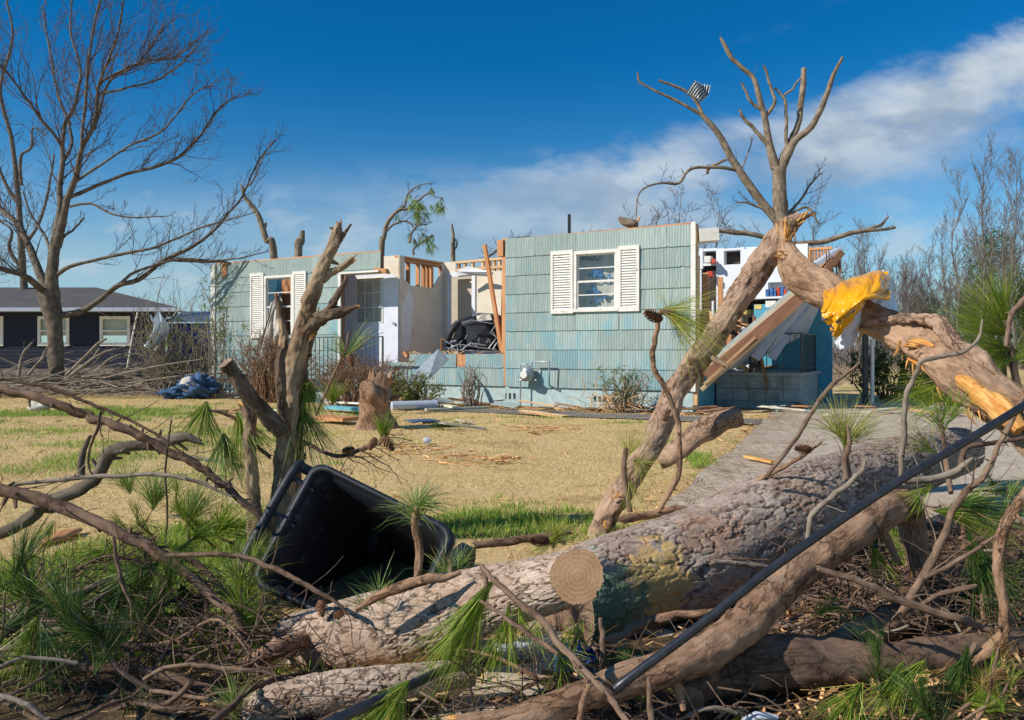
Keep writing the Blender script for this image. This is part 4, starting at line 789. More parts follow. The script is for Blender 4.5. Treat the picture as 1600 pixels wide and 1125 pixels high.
for i in range(74):
    k = R.randrange(7); 
    if i < 44: lx, v, w_ = R.uniform(-9.3, .6), -abs(R.gauss(0, .5))-.15, 'along the foot of the house'
    elif i < 62: lx, v, w_ = R.uniform(.6, 4.2), R.uniform(-.3, 2.4)-.4*0, 'under the collapsed porch roof'
    else: lx, v, w_ = R.uniform(-7, -1), R.uniform(-4.5, -1.2), 'out on the lawn before the house'
    if w_.startswith('under') and .05 < lx < 1.7 and v > 1.3: v = 1.1
    x, y = hw(lx, v); o = bpy.data.objects.new('scrap_board', bp[k]); C.objects.link(o); s = R.uniform(.45, 1.0); o.scale = (s, s, 1); o.location = (x, y, R.uniform(.012, .05)+(.05 if i < 62 else 0)*R.random()); o.rotation_euler = (R.gauss(0, .12), R.gauss(0, .08), R.gauss(-HA, .7)); tag(o, f'{bl[k]} lying {w_}', 'rubble', f'{bl[k]}s {w_}')

R = random.Random(31)
for i in range(44):
    k = R.choice((0, 1, 3, 4, 5, 5, 6, 6)); pxx, v = R.uniform(1096, 1215), R.uniform(1.2, 3.7); lx = hX(pxx, v); x, y = hw(lx, v); zz = R.uniform(.55, 1.55); o = bpy.data.objects.new('scrap_board', bp[k]); C.objects.link(o); s = R.uniform(.6, 1.3); o.scale = (s, s, 1.5); o.location = (x, y, zz); o.rotation_euler = (R.gauss(0, .5), R.gauss(.2, .9), R.gauss(-HA, .9)); tag(o, f'{bl[k]} jumbled in the torn open kitchen', 'rubble', f'{bl[k]}s in the kitchen')
# ================================================================ TREES, BRANCHES, NEEDLES
def nrm(v): v = np.asarray(v, float); return v/max(np.linalg.norm(v), 1e-9)
def sprout(mb, path, rad, n, L, rg, depth=1, t0=.2, ang=(.5, .95), up=.25, sides=4, mi=0, n2=4, minr=.002, wig=.22, fall=.5, endb=True, fl=None):
    m = len(path)
    for q in range(n):
        t = t0+(1-t0)*(q+rg.random())/n; f = t*(m-1); i = min(int(f), m-2); u = f-i; p = path[i]*(1-u)+path[i+1]*u; r = rad[i]*(1-u)+rad[i+1]*u
        d = nrm(path[i+1]-path[i]); s = nrm(np.cross(d, rg.normal(size=3))); a = rg.uniform(*ang); d2 = nrm(d*math.cos(a)+s*math.sin(a)+np.array((0, 0, up)))
        if fl is not None: d2 = nrm(d2*np.array(fl))
        l = L*rg.uniform(.45, 1.2)*(1-fall*t); k = 5; pp = [p]; dd = d2
        for _ in range(k): dd = nrm(dd+rg.normal(size=3)*wig+np.array((0, 0, up*.25))); pp.append(pp[-1]+dd*l/k)
        pp = np.array(pp); r0 = min(r*.55, l*.010+.001); rr = np.linspace(max(r0, minr), minr, k+1)
        tube(mb, pp, rr, sides if depth > 0 else 3, 1, cap=False, mi=mi, rnd=rg.random(), seed=1)
        if depth > 0: sprout(mb, pp, rr, n2, l*.55, rg, depth-1, .15, ang, up, 3, mi, max(2, n2-1), minr, wig, .4)
def px(pts, Y=None):    # pixel path -> points and radii; entries (px, py, width) with common Y or (px, py, width, Y)
    V, R = [], []
    for q in pts: y = q[3] if len(q) > 3 else Y; V.append(P(q[0], q[1], y)); R.append(q[2]/2/F*y)
    return np.array(V), np.array(R)
def rough(seed, a=.12, step=0.0, cs=1.1, rnd=.5):
    def f(th, s, R):
        r = max(R.mean(), .002); x, y, z = R*np.cos(th)/(r*cs), R*np.sin(th)/(r*cs), s/(r*cs*1.8)
        n = fbm(x*1.2+seed, y*1.2, z, seed, 4)-.5; g = fbm(x*3.5, y*3.5, z*.6, seed+3, 3)-.5; d = R*a*(n*2.2+g*1.0)
        if step: k = fbm(x*2.2, y*2.2, z*1.5, seed+5, 4); d = d+step*(np.floor(k*12)/12-.5)*2
        return d, np.full(R.shape, rnd)
    return f
def limb(name, label, cat, pts, mt, Y=None, sides=12, k=5, jit=.10, twigs=0, tl=.25, td=0, group=None, seed=1, endm=None, wob=.0, twm=None, tup=.1, parent=None, n2=3, minr=.0012, knots=0, ra=.18, step=0.0, jag=None, kink=.24):
    V, R = px(pts, Y); mb = MB(); rg = np.random.default_rng(seed)
    A = catmull(np.column_stack([V, R]), max(3, k//2)); L0 = np.linalg.norm(np.diff(A[:, :3], axis=0), axis=1).sum(); nn = len(A)
    st_ = max(1, int(nn*max(A[:, 3].mean()*5, .02)/max(L0, .01))); kn = rg.normal(size=(nn//st_+3, 3)); kn = np.stack([np.interp(np.arange(nn)/st_, np.arange(len(kn)), kn[:, j]) for j in range(3)], 1); w_ = np.minimum(1, np.minimum(np.arange(nn), nn-1-np.arange(nn))/3)[:, None]
    A[:, :3] += kn*np.minimum(A[:, 3:4]*kink, .02)*w_; mx = R.max()
    p, r = tube(mb, A[:, :3], A[:, 3], max(sides, 14 if mx < .012 else sides), 4 if sides > 24 else 3, jit=jit, seed=seed, emi=1 if endm else None, wob=wob, rnd=rg.random(), disp=rough(seed, ra, step), jag=(0 if endm in (M_['ringsd'], M_['rings']) else .8) if jag is None else jag)
    if mx < .03:     # little spurs and broken side stubs
        for _ in range(int(L0/.12)): i = rg.integers(1, len(p)-2); d = nrm(nrm(np.cross(p[i+1]-p[i], rg.normal(size=3)))+nrm(p[i+1]-p[i])*.6); l = rg.uniform(1.3, 3.5)*r[i]; tube(mb, [p[i], p[i]+d*l], [r[i]*.42, r[i]*.22], 6, 1, seed=seed)
    for _ in range(knots):
        i = rg.integers(2, len(p)-2); d = nrm(np.cross(p[i+1]-p[i], rg.normal(size=3))); tube(mb, [p[i], p[i]+d*r[i]*1.15, p[i]+d*r[i]*rg.uniform(1.5, 3)], [r[i]*.5, r[i]*.35, r[i]*.22], 7, 1, jit=.2, seed=seed)
    o = mb.build(name, [mt]+([endm] if endm else []), parent)
    if label: tag(o, label, cat, group)
    if twigs:
        mb = MB(); sprout(mb, p, r, twigs, tl, rg, td, .15, (.5, 1.1), tup, 5, minr=minr, n2=n2, fall=.3); mb.build('twigs', twm or mt, o)
    return o, p, r
# ---- trees from hand-traced skeletons ---------------------------------
def skeleton_tree(name, label, cat, trunk, limbs, Y, mt, tm, seed, L, n, depth, n2=4, minr=.004, up=.25, group=None, fl=None, mul=1.0):
    t = empty(name, tuple(P(trunk[0][0], trunk[0][1], Y)*np.array((1, 1, 0))), 0, label, cat, group); inv = np.array(t.location)
    mb = MB(); rg = np.random.default_rng(seed); mt_ = MB(); allp = []
    V, R = px(trunk, Y); V = V-inv; tube(mb, V, R*(.76 if seed == 5 else .9), 24, 10, jit=.10, seed=seed, disp=rough(seed, .10))
    for lm in limbs:
        opt = lm[0]; q0 = P(lm[1][0], lm[1][1], Y); off0 = 0.0; dy = opt.get('dy', 0)
        if allp:
            A_ = np.concatenate(allp)+inv; pj = np.stack([A_[:, 0]/A_[:, 1], (A_[:, 2]-H)/A_[:, 1]], 1); dd_ = np.linalg.norm(pj-np.array([q0[0]/Y, (q0[2]-H)/Y]), axis=1); k_ = dd_.argmin(); off0 = (A_[k_, 1]-Y) if dd_[k_]*F < 14 else 0.0
        V, R = px([(q[0], q[1], q[2], Y+off0+dy*i_/(len(lm)-2)) for i_, q in enumerate(lm[1:])]); R = R*(.72 if seed == 5 else .9); V = V-inv
        p, r = tube(mb, V, R, 8, 5, jit=.10, seed=seed+len(allp), wob=.02); nn = opt.get('n', n)
        allp.append(p)
        if nn: sprout(mt_, p, r, int(nn*opt.get('m', mul)), opt.get('L', L), rg, opt.get('d', depth), opt.get('t0', .25), (.3, .75) if seed == 5 else (.4, .9), opt.get('up', up), 4, n2=n2, minr=minr, fl=fl)
    mb.build('trunk', mt, t)
    if mt_.n: mt_.build('twigs', tm, t)
    return t
o_ = dict
skeleton_tree('bare_tree', 'tall bare tree with a forked grey trunk standing left of the dark house', 'tree',
  [(90, 618, 40), (89, 600, 31), (87, 540, 29), (84, 500, 32), (78, 470, 38), (79, 452, 36)],
  [(o_(L=1.40, dy=-1.5), (74, 458, 16), (44, 436, 14), (19, 424, 12), (-20, 414, 10)), (o_(L=1.93, dy=1), (76, 462, 20), (62, 424, 17), (47, 389, 15), (25, 349, 13), (6, 330, 11), (-30, 290, 8)),
   (o_(dy=.5, n=26), (80, 460, 30), (84, 408, 24), (89, 371, 21), (94, 328, 16), (92, 294, 12), (98, 250, 10), (97, 225, 9), (103, 188, 8), (116, 169, 7), (125, 134, 6), (125, 103, 5), (110, 50, 4), (112, 0, 3)),
   (o_(dy=-1, n=14), (98, 232, 8), (80, 204, 7), (59, 178, 6), (31, 141, 5), (12, 116, 4), (-10, 90, 3)), (o_(dy=1.5, n=12), (98, 255, 8), (112, 215, 6), (92, 150, 5), (78, 80, 4), (66, 10, 3)),
   (o_(dy=-.8, n=28), (88, 385, 22), (97, 347, 16), (106, 306, 13), (119, 275, 12), (128, 234, 10), (147, 197, 8), (153, 150, 7), (156, 125, 6), (175, 78, 5), (188, 30, 4), (196, -20, 3)),
   (o_(dy=1.2, n=16), (146, 200, 7), (170, 130, 5), (200, 110, 5), (230, 80, 4), (258, 40, 3)), (o_(dy=1.2, n=18), (155, 130, 6), (190, 110, 5), (228, 95, 4), (270, 92, 3), (310, 60, 2)), (o_(dy=-1, n=12), (128, 240, 7), (130, 180, 6), (140, 90, 5), (150, 30, 4), (160, -30, 3)),
   (o_(dy=.4, n=26, L=1.49), (108, 308, 10), (150, 290, 8), (200, 272, 7), (250, 259, 7), (281, 244, 6), (312, 212, 5), (344, 169, 4), (375, 147, 2)),
   (o_(dy=-.6, n=16, L=1.31), (120, 285, 7), (160, 255, 5), (205, 225, 5), (255, 205, 4), (300, 150, 3), (330, 130, 2)), (o_(n=14, L=1.22), (150, 150, 6), (190, 140, 5), (240, 125, 4), (278, 105, 4), (315, 66, 2)),
   (o_(dy=.6, n=22, L=1.40), (88, 494, 16), (125, 486, 14), (156, 467, 12), (184, 446, 11), (219, 436, 10), (256, 408, 9), (297, 389, 8), (337, 358, 6), (359, 330, 5), (378, 306, 4), (403, 250, 3), (431, 219, 2)),
   (o_(n=16, L=1.14, dy=-.5), (86, 432, 11), (105, 419, 9), (141, 408, 7), (187, 396, 7), (234, 389, 6), (266, 377, 5), (312, 358, 4), (350, 345, 3), (400, 330, 2)),
   (o_(n=12, L=0.88, dy=-.3), (184, 446, 7), (219, 421, 6), (281, 405, 5), (344, 408, 4), (420, 392, 2)), (o_(n=8, L=0.88), (256, 408, 6), (300, 408, 5), (350, 410, 4), (380, 420, 2)), (o_(n=9, L=0.70, dy=-.4), (110, 322, 6), (140, 319, 5), (187, 337, 4), (262, 339, 2)),
   (o_(n=4, L=0.53), (95, 375, 6), (112, 360, 5), (133, 341, 3)), (o_(n=8, L=0.88, dy=1), (84, 400, 8), (70, 370, 6), (52, 340, 5), (35, 300, 3))],
  18, M_['grey'], M_['greyt'], 5, 1.9, 16, 2, 5, .0027, mul=1.25)
skeleton_tree('bare_tree', 'second bare tree behind the dark house at the left edge', 'tree',
  [(39, 560, 14), (38, 456, 12), (34, 400, 11), (30, 330, 9), (28, 300, 9)],
  [(o_(n=26), (28, 300, 9), (24, 260, 8), (16, 210, 7), (5, 170, 6), (2, 130, 5), (20, 60, 4), (10, 0, 3)), (o_(n=10), (33, 290, 6), (33, 245, 5), (48, 230, 4), (52, 200, 3), (72, 212, 2)), (o_(n=12), (30, 320, 8), (10, 290, 6), (-10, 240, 5), (-30, 180, 3)),
   (o_(n=10), (36, 420, 8), (20, 400, 7), (14, 385, 6), (18, 360, 4), (0, 345, 3)), (o_(n=10), (34, 390, 7), (60, 350, 5), (75, 300, 4), (85, 240, 3))], 46, M_['grey'], M_['greyt'], 15, 2.0, 14, 1, 5, .009)
tr = skeleton_tree('snapped_tree', 'tall snapped tree with stub limbs standing behind the right end of the house', 'tree',
  [(1222, 600, 26), (1222, 420, 26), (1220, 355, 25), (1218, 294, 23), (1217, 262, 26)],
  [(o_(n=5, L=.5, d=0, t0=.1), (1214, 345, 15), (1178, 298, 15), (1145, 250, 13), (1121, 209, 11), (1096, 180, 9), (1084, 172, 6), (1048, 152, 5), (1003, 130, 4), (996, 114, 3)), (o_(n=0), (1096, 180, 8), (1088, 156, 6), (1060, 138, 5), (1030, 124, 4)),
   (o_(n=3, L=.5, d=0), (1213, 262, 18), (1202, 225, 13), (1194, 184, 11), (1182, 140, 9), (1176, 120, 8), (1160, 105, 8), (1145, 91, 8), (1133, 72, 8), (1124, 60, 4)), (o_(n=0), (1194, 184, 8), (1210, 160, 6), (1204, 132, 5), (1192, 103, 4)),
   (o_(n=0), (1200, 228, 8), (1178, 201, 7), (1161, 184, 6), (1156, 172, 4)), (o_(n=0), (1191, 175, 6), (1169, 152, 5), (1159, 128, 4)), (o_(n=4, L=.4, d=0, dy=.5), (1221, 258, 16), (1234, 222, 11), (1247, 195, 10), (1253, 150, 10), (1256, 108, 9)),
   (o_(n=4, L=.5, d=0, dy=-.5), (1222, 262, 17), (1240, 222, 13), (1263, 203, 11), (1283, 172, 10), (1293, 145, 9), (1303, 115, 7), (1315, 90, 5)), (o_(n=0), (1230, 236, 8), (1228, 193, 6), (1226, 156, 5), (1210, 136, 4)), (o_(n=0), (1226, 150, 4), (1238, 138, 4), (1252, 122, 3)),
   (o_(n=6, L=.7), (1214, 378, 11), (1190, 370, 9), (1153, 363, 9), (1112, 359, 8)), (o_(n=6, L=.6), (1225, 385, 11), (1260, 380, 10), (1295, 375, 9), (1336, 363, 8), (1370, 360, 6), (1400, 354, 5)), (o_(n=3, L=.3), (1336, 365, 6), (1360, 356, 6), (1378, 350, 5), (1389, 337, 3)),
   (o_(n=8, L=.6, dy=-.5), (1150, 266, 7), (1113, 262, 6), (1080, 264, 5), (1060, 285, 5), (1030, 287, 4), (1000, 300, 3), (994, 345, 2)), (o_(n=3, L=.4), (1136, 248, 5), (1110, 262, 5), (1104, 272, 5)), (o_(n=10, L=.8, dy=.5), (1225, 340, 7), (1245, 320, 5), (1265, 290, 4), (1285, 270, 2)), (o_(n=8, L=.7), (1210, 340, 6), (1190, 325, 5), (1170, 318, 4), (1150, 316, 2)),
   (o_(n=8, L=.5), (1230, 335, 5), (1262, 325, 4), (1280, 350, 3)), (o_(n=4, L=.3, d=0), (1178, 298, 4), (1160, 270, 3), (1172, 230, 2), (1174, 212, 2))], 19, M_['blast'], M_['greyt'], 7, .7, 5, 1, 4, .0045)
# crumpled corrugated metal caught in it
mb = MB(); nu, nv = 26, 8; V = []
a, b, c, d = P(1072, 146, 18.6), P(1092, 168, 18.6), P(1116, 128, 18.4), P(1086, 122, 18.7)
for j in range(nv):
    for i in range(nu):
        s, t = i/(nu-1), j/(nv-1); q = (a*(1-t)+b*t)*(1-s)+(d*(1-t)+c*t)*s; q = q+np.array((.05*math.sin(s*3), -.16*math.sin(t*math.pi)+.1*s, 0))+np.array((.02, -.035, .03))*math.sin(t*38); V.append(q)
V = []; nv = 40
for j in range(nv):
    for i in range(nu):
        s, t = i/(nu-1), j/(nv-1); q = (a*(1-t)+b*t)*(1-s)+(d*(1-t)+c*t)*s; V.append(q+np.array((.04*math.sin(s*4), .05*math.sin(t*44)-.2*math.sin(s*3+t*2), .06*math.sin(s*5+t))))
mb.add(V, [(j*nu+i, j*nu+i+1, (j+1)*nu+i+1, (j+1)*nu+i) for j in range(nv-1) for i in range(nu-1)], smooth=True); tag(mb.build('corrugated_sheet', M_['metal']), 'crumpled ribbed metal sheet caught high in the snapped tree', 'metal sheet')
# broken trees behind the house
def bt(label, trunk, limbs, Y, seed, n, L, mt='blast', d=1, cat='tree', name='snapped_tree', tm='greyt', minr=.005): return skeleton_tree(name, label, cat, trunk, limbs, Y, M_[mt], M_[tm], seed, L, n, d, 4, minr)
bt('broken tree with a bent bare limb rising behind the left wing', [(436, 640, 16), (428, 400, 13), (418, 375, 11)], [(o_(n=3, L=.3, d=0), (418, 378, 10), (408, 350, 10), (396, 325, 8), (384, 308, 6), (376, 288, 3)), (o_(n=0), (412, 360, 7), (416, 348, 4)), (o_(n=10, L=.9), (378, 300, 3), (392, 285, 3), (410, 250, 2), (425, 220, 1))], 24, 21, 4, .5)
bt('short splintered stump rising above the left wing beside the snag', [(464, 640, 17), (466, 400, 14), (471, 378, 12), (473, 360, 7)], [], 24, 22, 0, .3)
bt('thin pointed broken trunk behind the open middle of the house', [(709, 640, 9), (708, 400, 8), (708, 370, 6), (706, 350, 3)], [(o_(n=3, L=.4, d=0), (709, 395, 4), (714, 380, 3), (712, 374, 2))], 26, 23, 0, .3)
bt('leafless bush of dark branches behind the left edge of the right wing', [(800, 640, 6), (795, 400, 5)], [(o_(n=8, L=.5), (790, 385, 4), (775, 392, 4), (762, 402, 3)), (o_(n=8, L=.4), (795, 382, 3), (800, 374, 3), (830, 369, 2))], 22, 24, 4, .4, mt='grey')
for i, (a, b, Yb, hh) in enumerate(((1010, 380, 34, 2.8), (1060, 380, 32, 3.6), (1120, 380, 33, 3.2), (1270, 400, 34, 3.4), (950, 400, 40, 2.2))):
    base = P(a, 640, Yb); base[2] = 0; t = empty('thin_bare_tree', tuple(base), 0, 'fine twiggy bare tree behind the right wing of the house', 'tree', 'fine twiggy trees behind the house'); mb = MB(); rg = np.random.default_rng(40+i)
    pth = np.array([(0, 0, 0), (.1, 0, 2.5), (-.1, 0, 4.2), (.1, 0, 4.2+hh*.8)]); rr = np.array([.09, .07, .04, .01]); tube(mb, pth, rr, 6, 3); mb.build('trunk', M_['far'], t); mb = MB()
    sprout(mb, catmull(pth, 4), np.linspace(.08, .01, 13), 20, 3.0, rg, 2, .3, (.4, 1.0), .2, 3, n2=5, minr=.007); mb.build('twigs', M_['far'], t)
# bent pine behind the house with drooping green tufts
def tuft_arrays(n, L, spread, droop, w, rg, stem=.08, curl=.3):
    """needles along +Z, base at the origin"""
    az = rg.uniform(0, 2*math.pi, n); pol = spread*np.sqrt(rg.random(n))+.05; d = np.stack([np.sin(pol)*np.cos(az), np.sin(pol)*np.sin(az), np.cos(pol)], -1)
    b0 = np.stack([0*az, 0*az, -stem*rg.random(n)], -1)+d*.004; l = L*rg.uniform(.5, 1.08, n); out = []
    bend = np.stack([np.cos(az), np.sin(az), 0*az], -1)*rg.normal(0, curl, n)[:, None]+rg.normal(0, .16, (n, 3))
    s = np.cross(d, rg.normal(size=(n, 3))); s /= np.linalg.norm(s, axis=1)[:, None]; rows = []
    for t, ww in ((0, .8), (.35, 1), (.7, .8)):
        c = b0+d*(l*t)[:, None]+bend*(l*t*t)[:, None]*.5+np.array((0, 0, -droop))*(l*t*t)[:, None]; rows.append((c-s*w*ww/2, c+s*w*ww/2))
    tip = b0+d*l[:, None]+bend*l[:, None]*.5+np.array((0, 0, -droop))*l[:, None]
    V = np.stack([rows[0][0], rows[0][1], rows[1][0], rows[1][1], rows[2][0], rows[2][1], tip], 1); k = np.arange(n)[:, None]*7
    Q = np.concatenate([k+[0, 1, 3, 2], k+[2, 3, 5, 4]]); T = k+np.array([4, 5, 6]); r = np.repeat(rg.random(n), 7); return V.reshape(-1, 3), Q, T, r
def rot_to(d, roll=0.0):
    q = Vector(d).to_track_quat('Z', 'Y').to_matrix() @ Matrix.Rotation(roll, 3, 'Z'); return np.array(q)
def add_tuft(mb, p, d, n, L, spread, droop, w, rg, stem=.06, curl=.3, mi=0):
    V, Q, T, r = tuft_arrays(n, L, spread, 0, w, rg, stem, curl); V = V@rot_to(d).T
    s = np.linalg.norm(V, axis=1); V[:, 2] -= droop*s*s/L; mb.add(V+np.array(p), Q, T, rnd=r, mi=mi)
def cone(mb, p, d, L=.08, rg=None):
    rg = rg or np.random.default_rng(1); M = rot_to(d); n = 90; ga = 2.39996
    tube(mb, [np.array(p)+M@np.array((0, 0, z)) for z in (0, L*.3, L*.7, L)], [L*.14, L*.2, L*.15, L*.03], 8, 2)
    for i in range(n):
        t = (i+.5)/n; a = i*ga; r = L*.30*math.sin(math.pi*(.12+.80*t))**.8; z = t*L; o = np.array((math.cos(a), math.sin(a), 0)); s = np.array((-math.sin(a), math.cos(a), 0)); w = L*.085
        c = o*r+np.array((0, 0, z)); b = o*r*.4+np.array((0, 0, z-L*.03)); tip = c+o*L*.05+np.array((0, 0, L*.035))
        V = [b-s*w*.5, b+s*w*.5, c+s*w, tip+s*w*.3, tip-s*w*.3, c-s*w, c+np.array((0, 0, -L*.03))]
        V = [np.array(p)+M@v for v in V]; mb.add(V, [(0, 1, 2, 5), (5, 2, 3, 4)], [(0, 6, 1), (1, 6, 2), (5, 6, 0), (2, 6, 3), (4, 6, 5), (3, 6, 4)], rnd=rg.random())
t = skeleton_tree('bent_pine', 'bent broken pine with drooping green tufts behind the house', 'tree', [(596, 640, 12), (596, 400, 10), (600, 370, 9)],
  [(o_(n=6, L=.8, up=-.1), (600, 372, 8), (606, 345, 7), (622, 330, 6), (640, 326, 5), (650, 318, 4), (662, 305, 3), (680, 300, 2)), (o_(n=4, L=.8), (622, 330, 4), (632, 320, 4), (640, 300, 3), (660, 288, 2), (676, 286, 1)), (o_(n=6, L=.9), (604, 360, 5), (618, 350, 4), (635, 345, 3), (650, 360, 2)),
   (o_(n=6, L=.6), (640, 380, 5), (642, 366, 4), (655, 352, 3), (668, 350, 2)), (o_(n=5, L=.6), (645, 398, 4), (650, 385, 3), (670, 372, 2))], 25, M_['blast'], M_['greyt'], 31, .7, 5, 1, 4, .006)
mb = MB(); rg = np.random.default_rng(3); inv = np.array(t.location)
for i, (a, b) in enumerate([(652+rg.normal()*11, 325+rg.normal()*12) for _ in range(26)]+[(690+rg.normal()*3, 322+rg.normal()*5) for _ in range(7)]+[(664+rg.normal()*8, 378+rg.normal()*7) for _ in range(12)]):
    add_tuft(mb, P(a, b, 25+rg.normal()*.3)-inv, (rg.normal()*.4, rg.normal()*.4, -1), 26, .34, .7, .2, .012, rg)
mb.build('needles', M_['n_blue'], t)
# ---- background wood at the right: individual bare trees, three builds copied
def far_tree(seed, h, n, spread):
    rg = np.random.default_rng(seed); t = empty('woodland_tree'); mb = MB(); k = 8
    pth = np.array([(rg.normal()*.05*i, rg.normal()*.05*i, h*i/(k-1)) for i in range(k)]); rr = np.linspace(.085, .012, k); tube(mb, pth, rr, 6, 2, wob=.05, seed=seed); tw = MB()
    sprout(tw, pth, rr, n, spread, rg, 2, .25, (.35, .8), .30, 3, n2=6, minr=.0065, wig=.16); mb.build('trunk', M_['far'], t); tw.build('twigs', M_['far'], t); return t
def copy_tree(o, parent=None):
    c = o.copy(); C.objects.link(c); c.parent = parent
    for ch in list(o.children): copy_tree(ch, c)
    return c
protos = [far_tree(60, 10.5, 26, 3.2), far_tree(61, 8.5, 24, 2.6), far_tree(62, 12, 22, 3.6), far_tree(63, 7, 26, 2.2)]
R = random.Random(12); used = set(); wl = 0
rows = []
for i in range(110): rows.append((R.uniform(1310, 1640), R.uniform(52, 92), R.choice((0, 1, 3, 1, 3)), R.uniform(.75, 1.05)))
for a in ((1500, 40, 2, .80), (1528, 38, 0, .96), (1560, 37, 2, .74), (1585, 35, 0, .86), (1478, 46, 0, .78), (1610, 36, 2, .8), (1542, 42, 2, .82)): rows.append(a)
for a in ((1350, 62, 3, .8), (1385, 60, 3, .85), (1420, 58, 1, .8), (330, 90, 3, .9), (225, 70, 3, .75), (205, 74, 3, .7), (262, 80, 3, .8), (500, 95, 3, .7), (560, 100, 3, .65), (750, 100, 3, .6)): rows.append(a)
for i, (pxx, Yy, k, s) in enumerate(rows):
    o = protos[k] if k not in used else copy_tree(protos[k]); used.add(k)
    o.location = ((pxx-800)/F*Yy, Yy, 0); o.rotation_euler = (R.uniform(-.05, .05), R.uniform(-.05, .05), R.uniform(0, 6.28)); o.scale = (s, s, s)
    if pxx < 800: tag(o, 'small bare tree far away behind the houses', 'tree', 'far bare trees behind the houses')
    elif Yy < 47 and k in (0, 2): tag(o, 'tall slender bare tree at the near edge of the wood by the right side', 'tree', 'tall bare trees at the edge of the wood')
    else: tag(o, 'bare grey tree in the wood beyond the driveway', 'tree', 'bare trees of the wood')
mb = MB(); rg = np.random.default_rng(77)
for i in range(1500):
    pxx, Yy = rg.uniform(1290, 1700), rg.uniform(48, 100); h = rg.uniform(1.0, 3.6); b = np.array(((pxx-800)/F*Yy, Yy, 0)); q = b+np.array((rg.normal()*.6, rg.normal()*.6, h)); tube(mb, [b, (b+q)/2+rg.normal(size=3)*.15, q], [.03, .022, .01], 3, 1, cap=False, rnd=rg.random())
mb.build('undergrowth', M_['far'], kind='stuff', label='grey brown scrub and saplings under the wood on the right', cat='undergrowth')
def leafmass(mb, c, rad, n, size, rg, mi=0):
    c = np.array(c); u = rg.normal(size=(n, 3)); u /= np.linalg.norm(u, axis=1)[:, None]; rr = rg.random(n)**.5; p = c+u*rr[:, None]*np.array(rad)
    cl = fbm(p[:, 0]*3/max(rad), p[:, 1]*3/max(rad), p[:, 2]*3/max(rad), 5, 2); k_ = cl > .42; p = p[k_]; n = len(p)
    d = rg.normal(size=(n, 3)); d /= np.linalg.norm(d, axis=1)[:, None]; s = np.cross(d, rg.normal(size=(n, 3))); s /= np.linalg.norm(s, axis=1)[:, None]; z = size*rg.uniform(.6, 1.3, n)[:, None]; up = np.cross(d, s)*.15*z
    V = np.stack([p-d*z, p+s*z*.45+up, p+d*z, p-s*z*.45+up], 1).reshape(-1, 3); k = np.arange(n)[:, None]*4; mb.add(V, None, np.concatenate([k+[0, 1, 2], k+[0, 2, 3]]), rnd=np.repeat(rg.random(n), 4), mi=mi)
for i, (pxx, Yy, h, r, pyy) in enumerate(((1548, 46, 1.8, 1.5, 400), (1450, 62, 1.8, 1.6, 490), (1530, 55, 1.8, 1.5, 480), (1595, 44, 2.4, 1.4, 480))):
    b = np.array(((pxx-800)/F*Yy, Yy, 0)); t = empty('evergreen_tree', tuple(b), 0, ['dark evergreen crown among the tall bare trees by the right edge', 'low dark evergreen in the wood beyond the driveway', 'small evergreen in the wood behind the torn trunk', 'dark evergreen at the right edge behind the big pine tuft'][i], 'tree'); rg = np.random.default_rng(i+90)
    zc_ = P(pxx, pyy, Yy)[2]; mb = MB(); tube(mb, [(0, 0, 0), (.1, 0, zc_*.6), (0, 0, zc_+h*.7)], [.14, .1, .03], 8, 3); sprout(mb, np.array([(0, 0, zc_-h*.7), (0, 0, zc_), (0, 0, zc_+h*.7)]), [.06, .05, .02], 26, r*.9, rg, 1, .0, (.8, 1.4), .1, 3, n2=3, minr=.012); mb.build('trunk', M_['grey'], t)
    mb = MB(); leafmass(mb, (0, 0, zc_), (r, r, h), 5600, .065, rg); mb.build('crown', M_['n_dark'], t)
# ---- neighbour's dark house -------------------------------------------
nh = empty('neighbour_house', (0, 0, 0), 0, 'low dark navy house with a grey hip roof and white windows', 'house')
Yn = 42.0; ez = P(0, 486, Yn)[2]; wx1 = P(256, 550, Yn)[0]; ov = P(280, 550, Yn-1)[0]; wx0 = -44
wins = [(P(a, 0, Yn)[0], P(b, 0, Yn)[0], P(0, 539, Yn)[2], P(0, 495, Yn)[2]) for a, b in ((157, 203), (60, 108), (-40, 5))]
mb = MB()
for a, b, c, d in cells(wx0, wx1, -.1, ez, wins): box(mb, a, b, Yn, Yn+.2, c, d)
kx = wx1*(Yn+9)/Yn-.4; mb.add([(wx1, Yn+.201, -.1), (kx, Yn+9, -.1), (kx, Yn+9, ez), (wx1, Yn+.201, ez)], [(0, 1, 2, 3)])
for i in range(14):
    if not False:
        z = .15+i*.2
        for a, b, c, d in cells(wx0, wx1, z, z+.012, wins): box(mb, a, b, Yn-.018, Yn-.001, c, d)
mb.build('walls', M_['navy'], nh)
mb = MB(); y0, y1 = Yn-1, Yn+10; zt = P(0, 449, Yn+4.5)[2]; ra, rb = P(92, 0, Yn+4.5)[0], P(150, 0, Yn+4.5)[0]-.0
V = [(wx0, y0, ez), (ov, y0, ez), (ov, y1, ez), (wx0, y1, ez), (wx0, Yn+4.5, zt-.6), (ra, Yn+4.5, zt-.0), (rb, Yn+4.5, zt)]
V = [(wx0, y0, ez+.12), (ov, y0, ez+.12), (ov*y1/y0-.5, y1, ez+.12), (wx0, y1, ez+.12), (wx0, Yn+4.5, zt), (rb, Yn+4.5, zt)]
mb.add(V, [(0, 1, 5, 4), (2, 3, 4, 5)], [(1, 2, 5)]); mb.build('roof', M_['shingle'], nh)
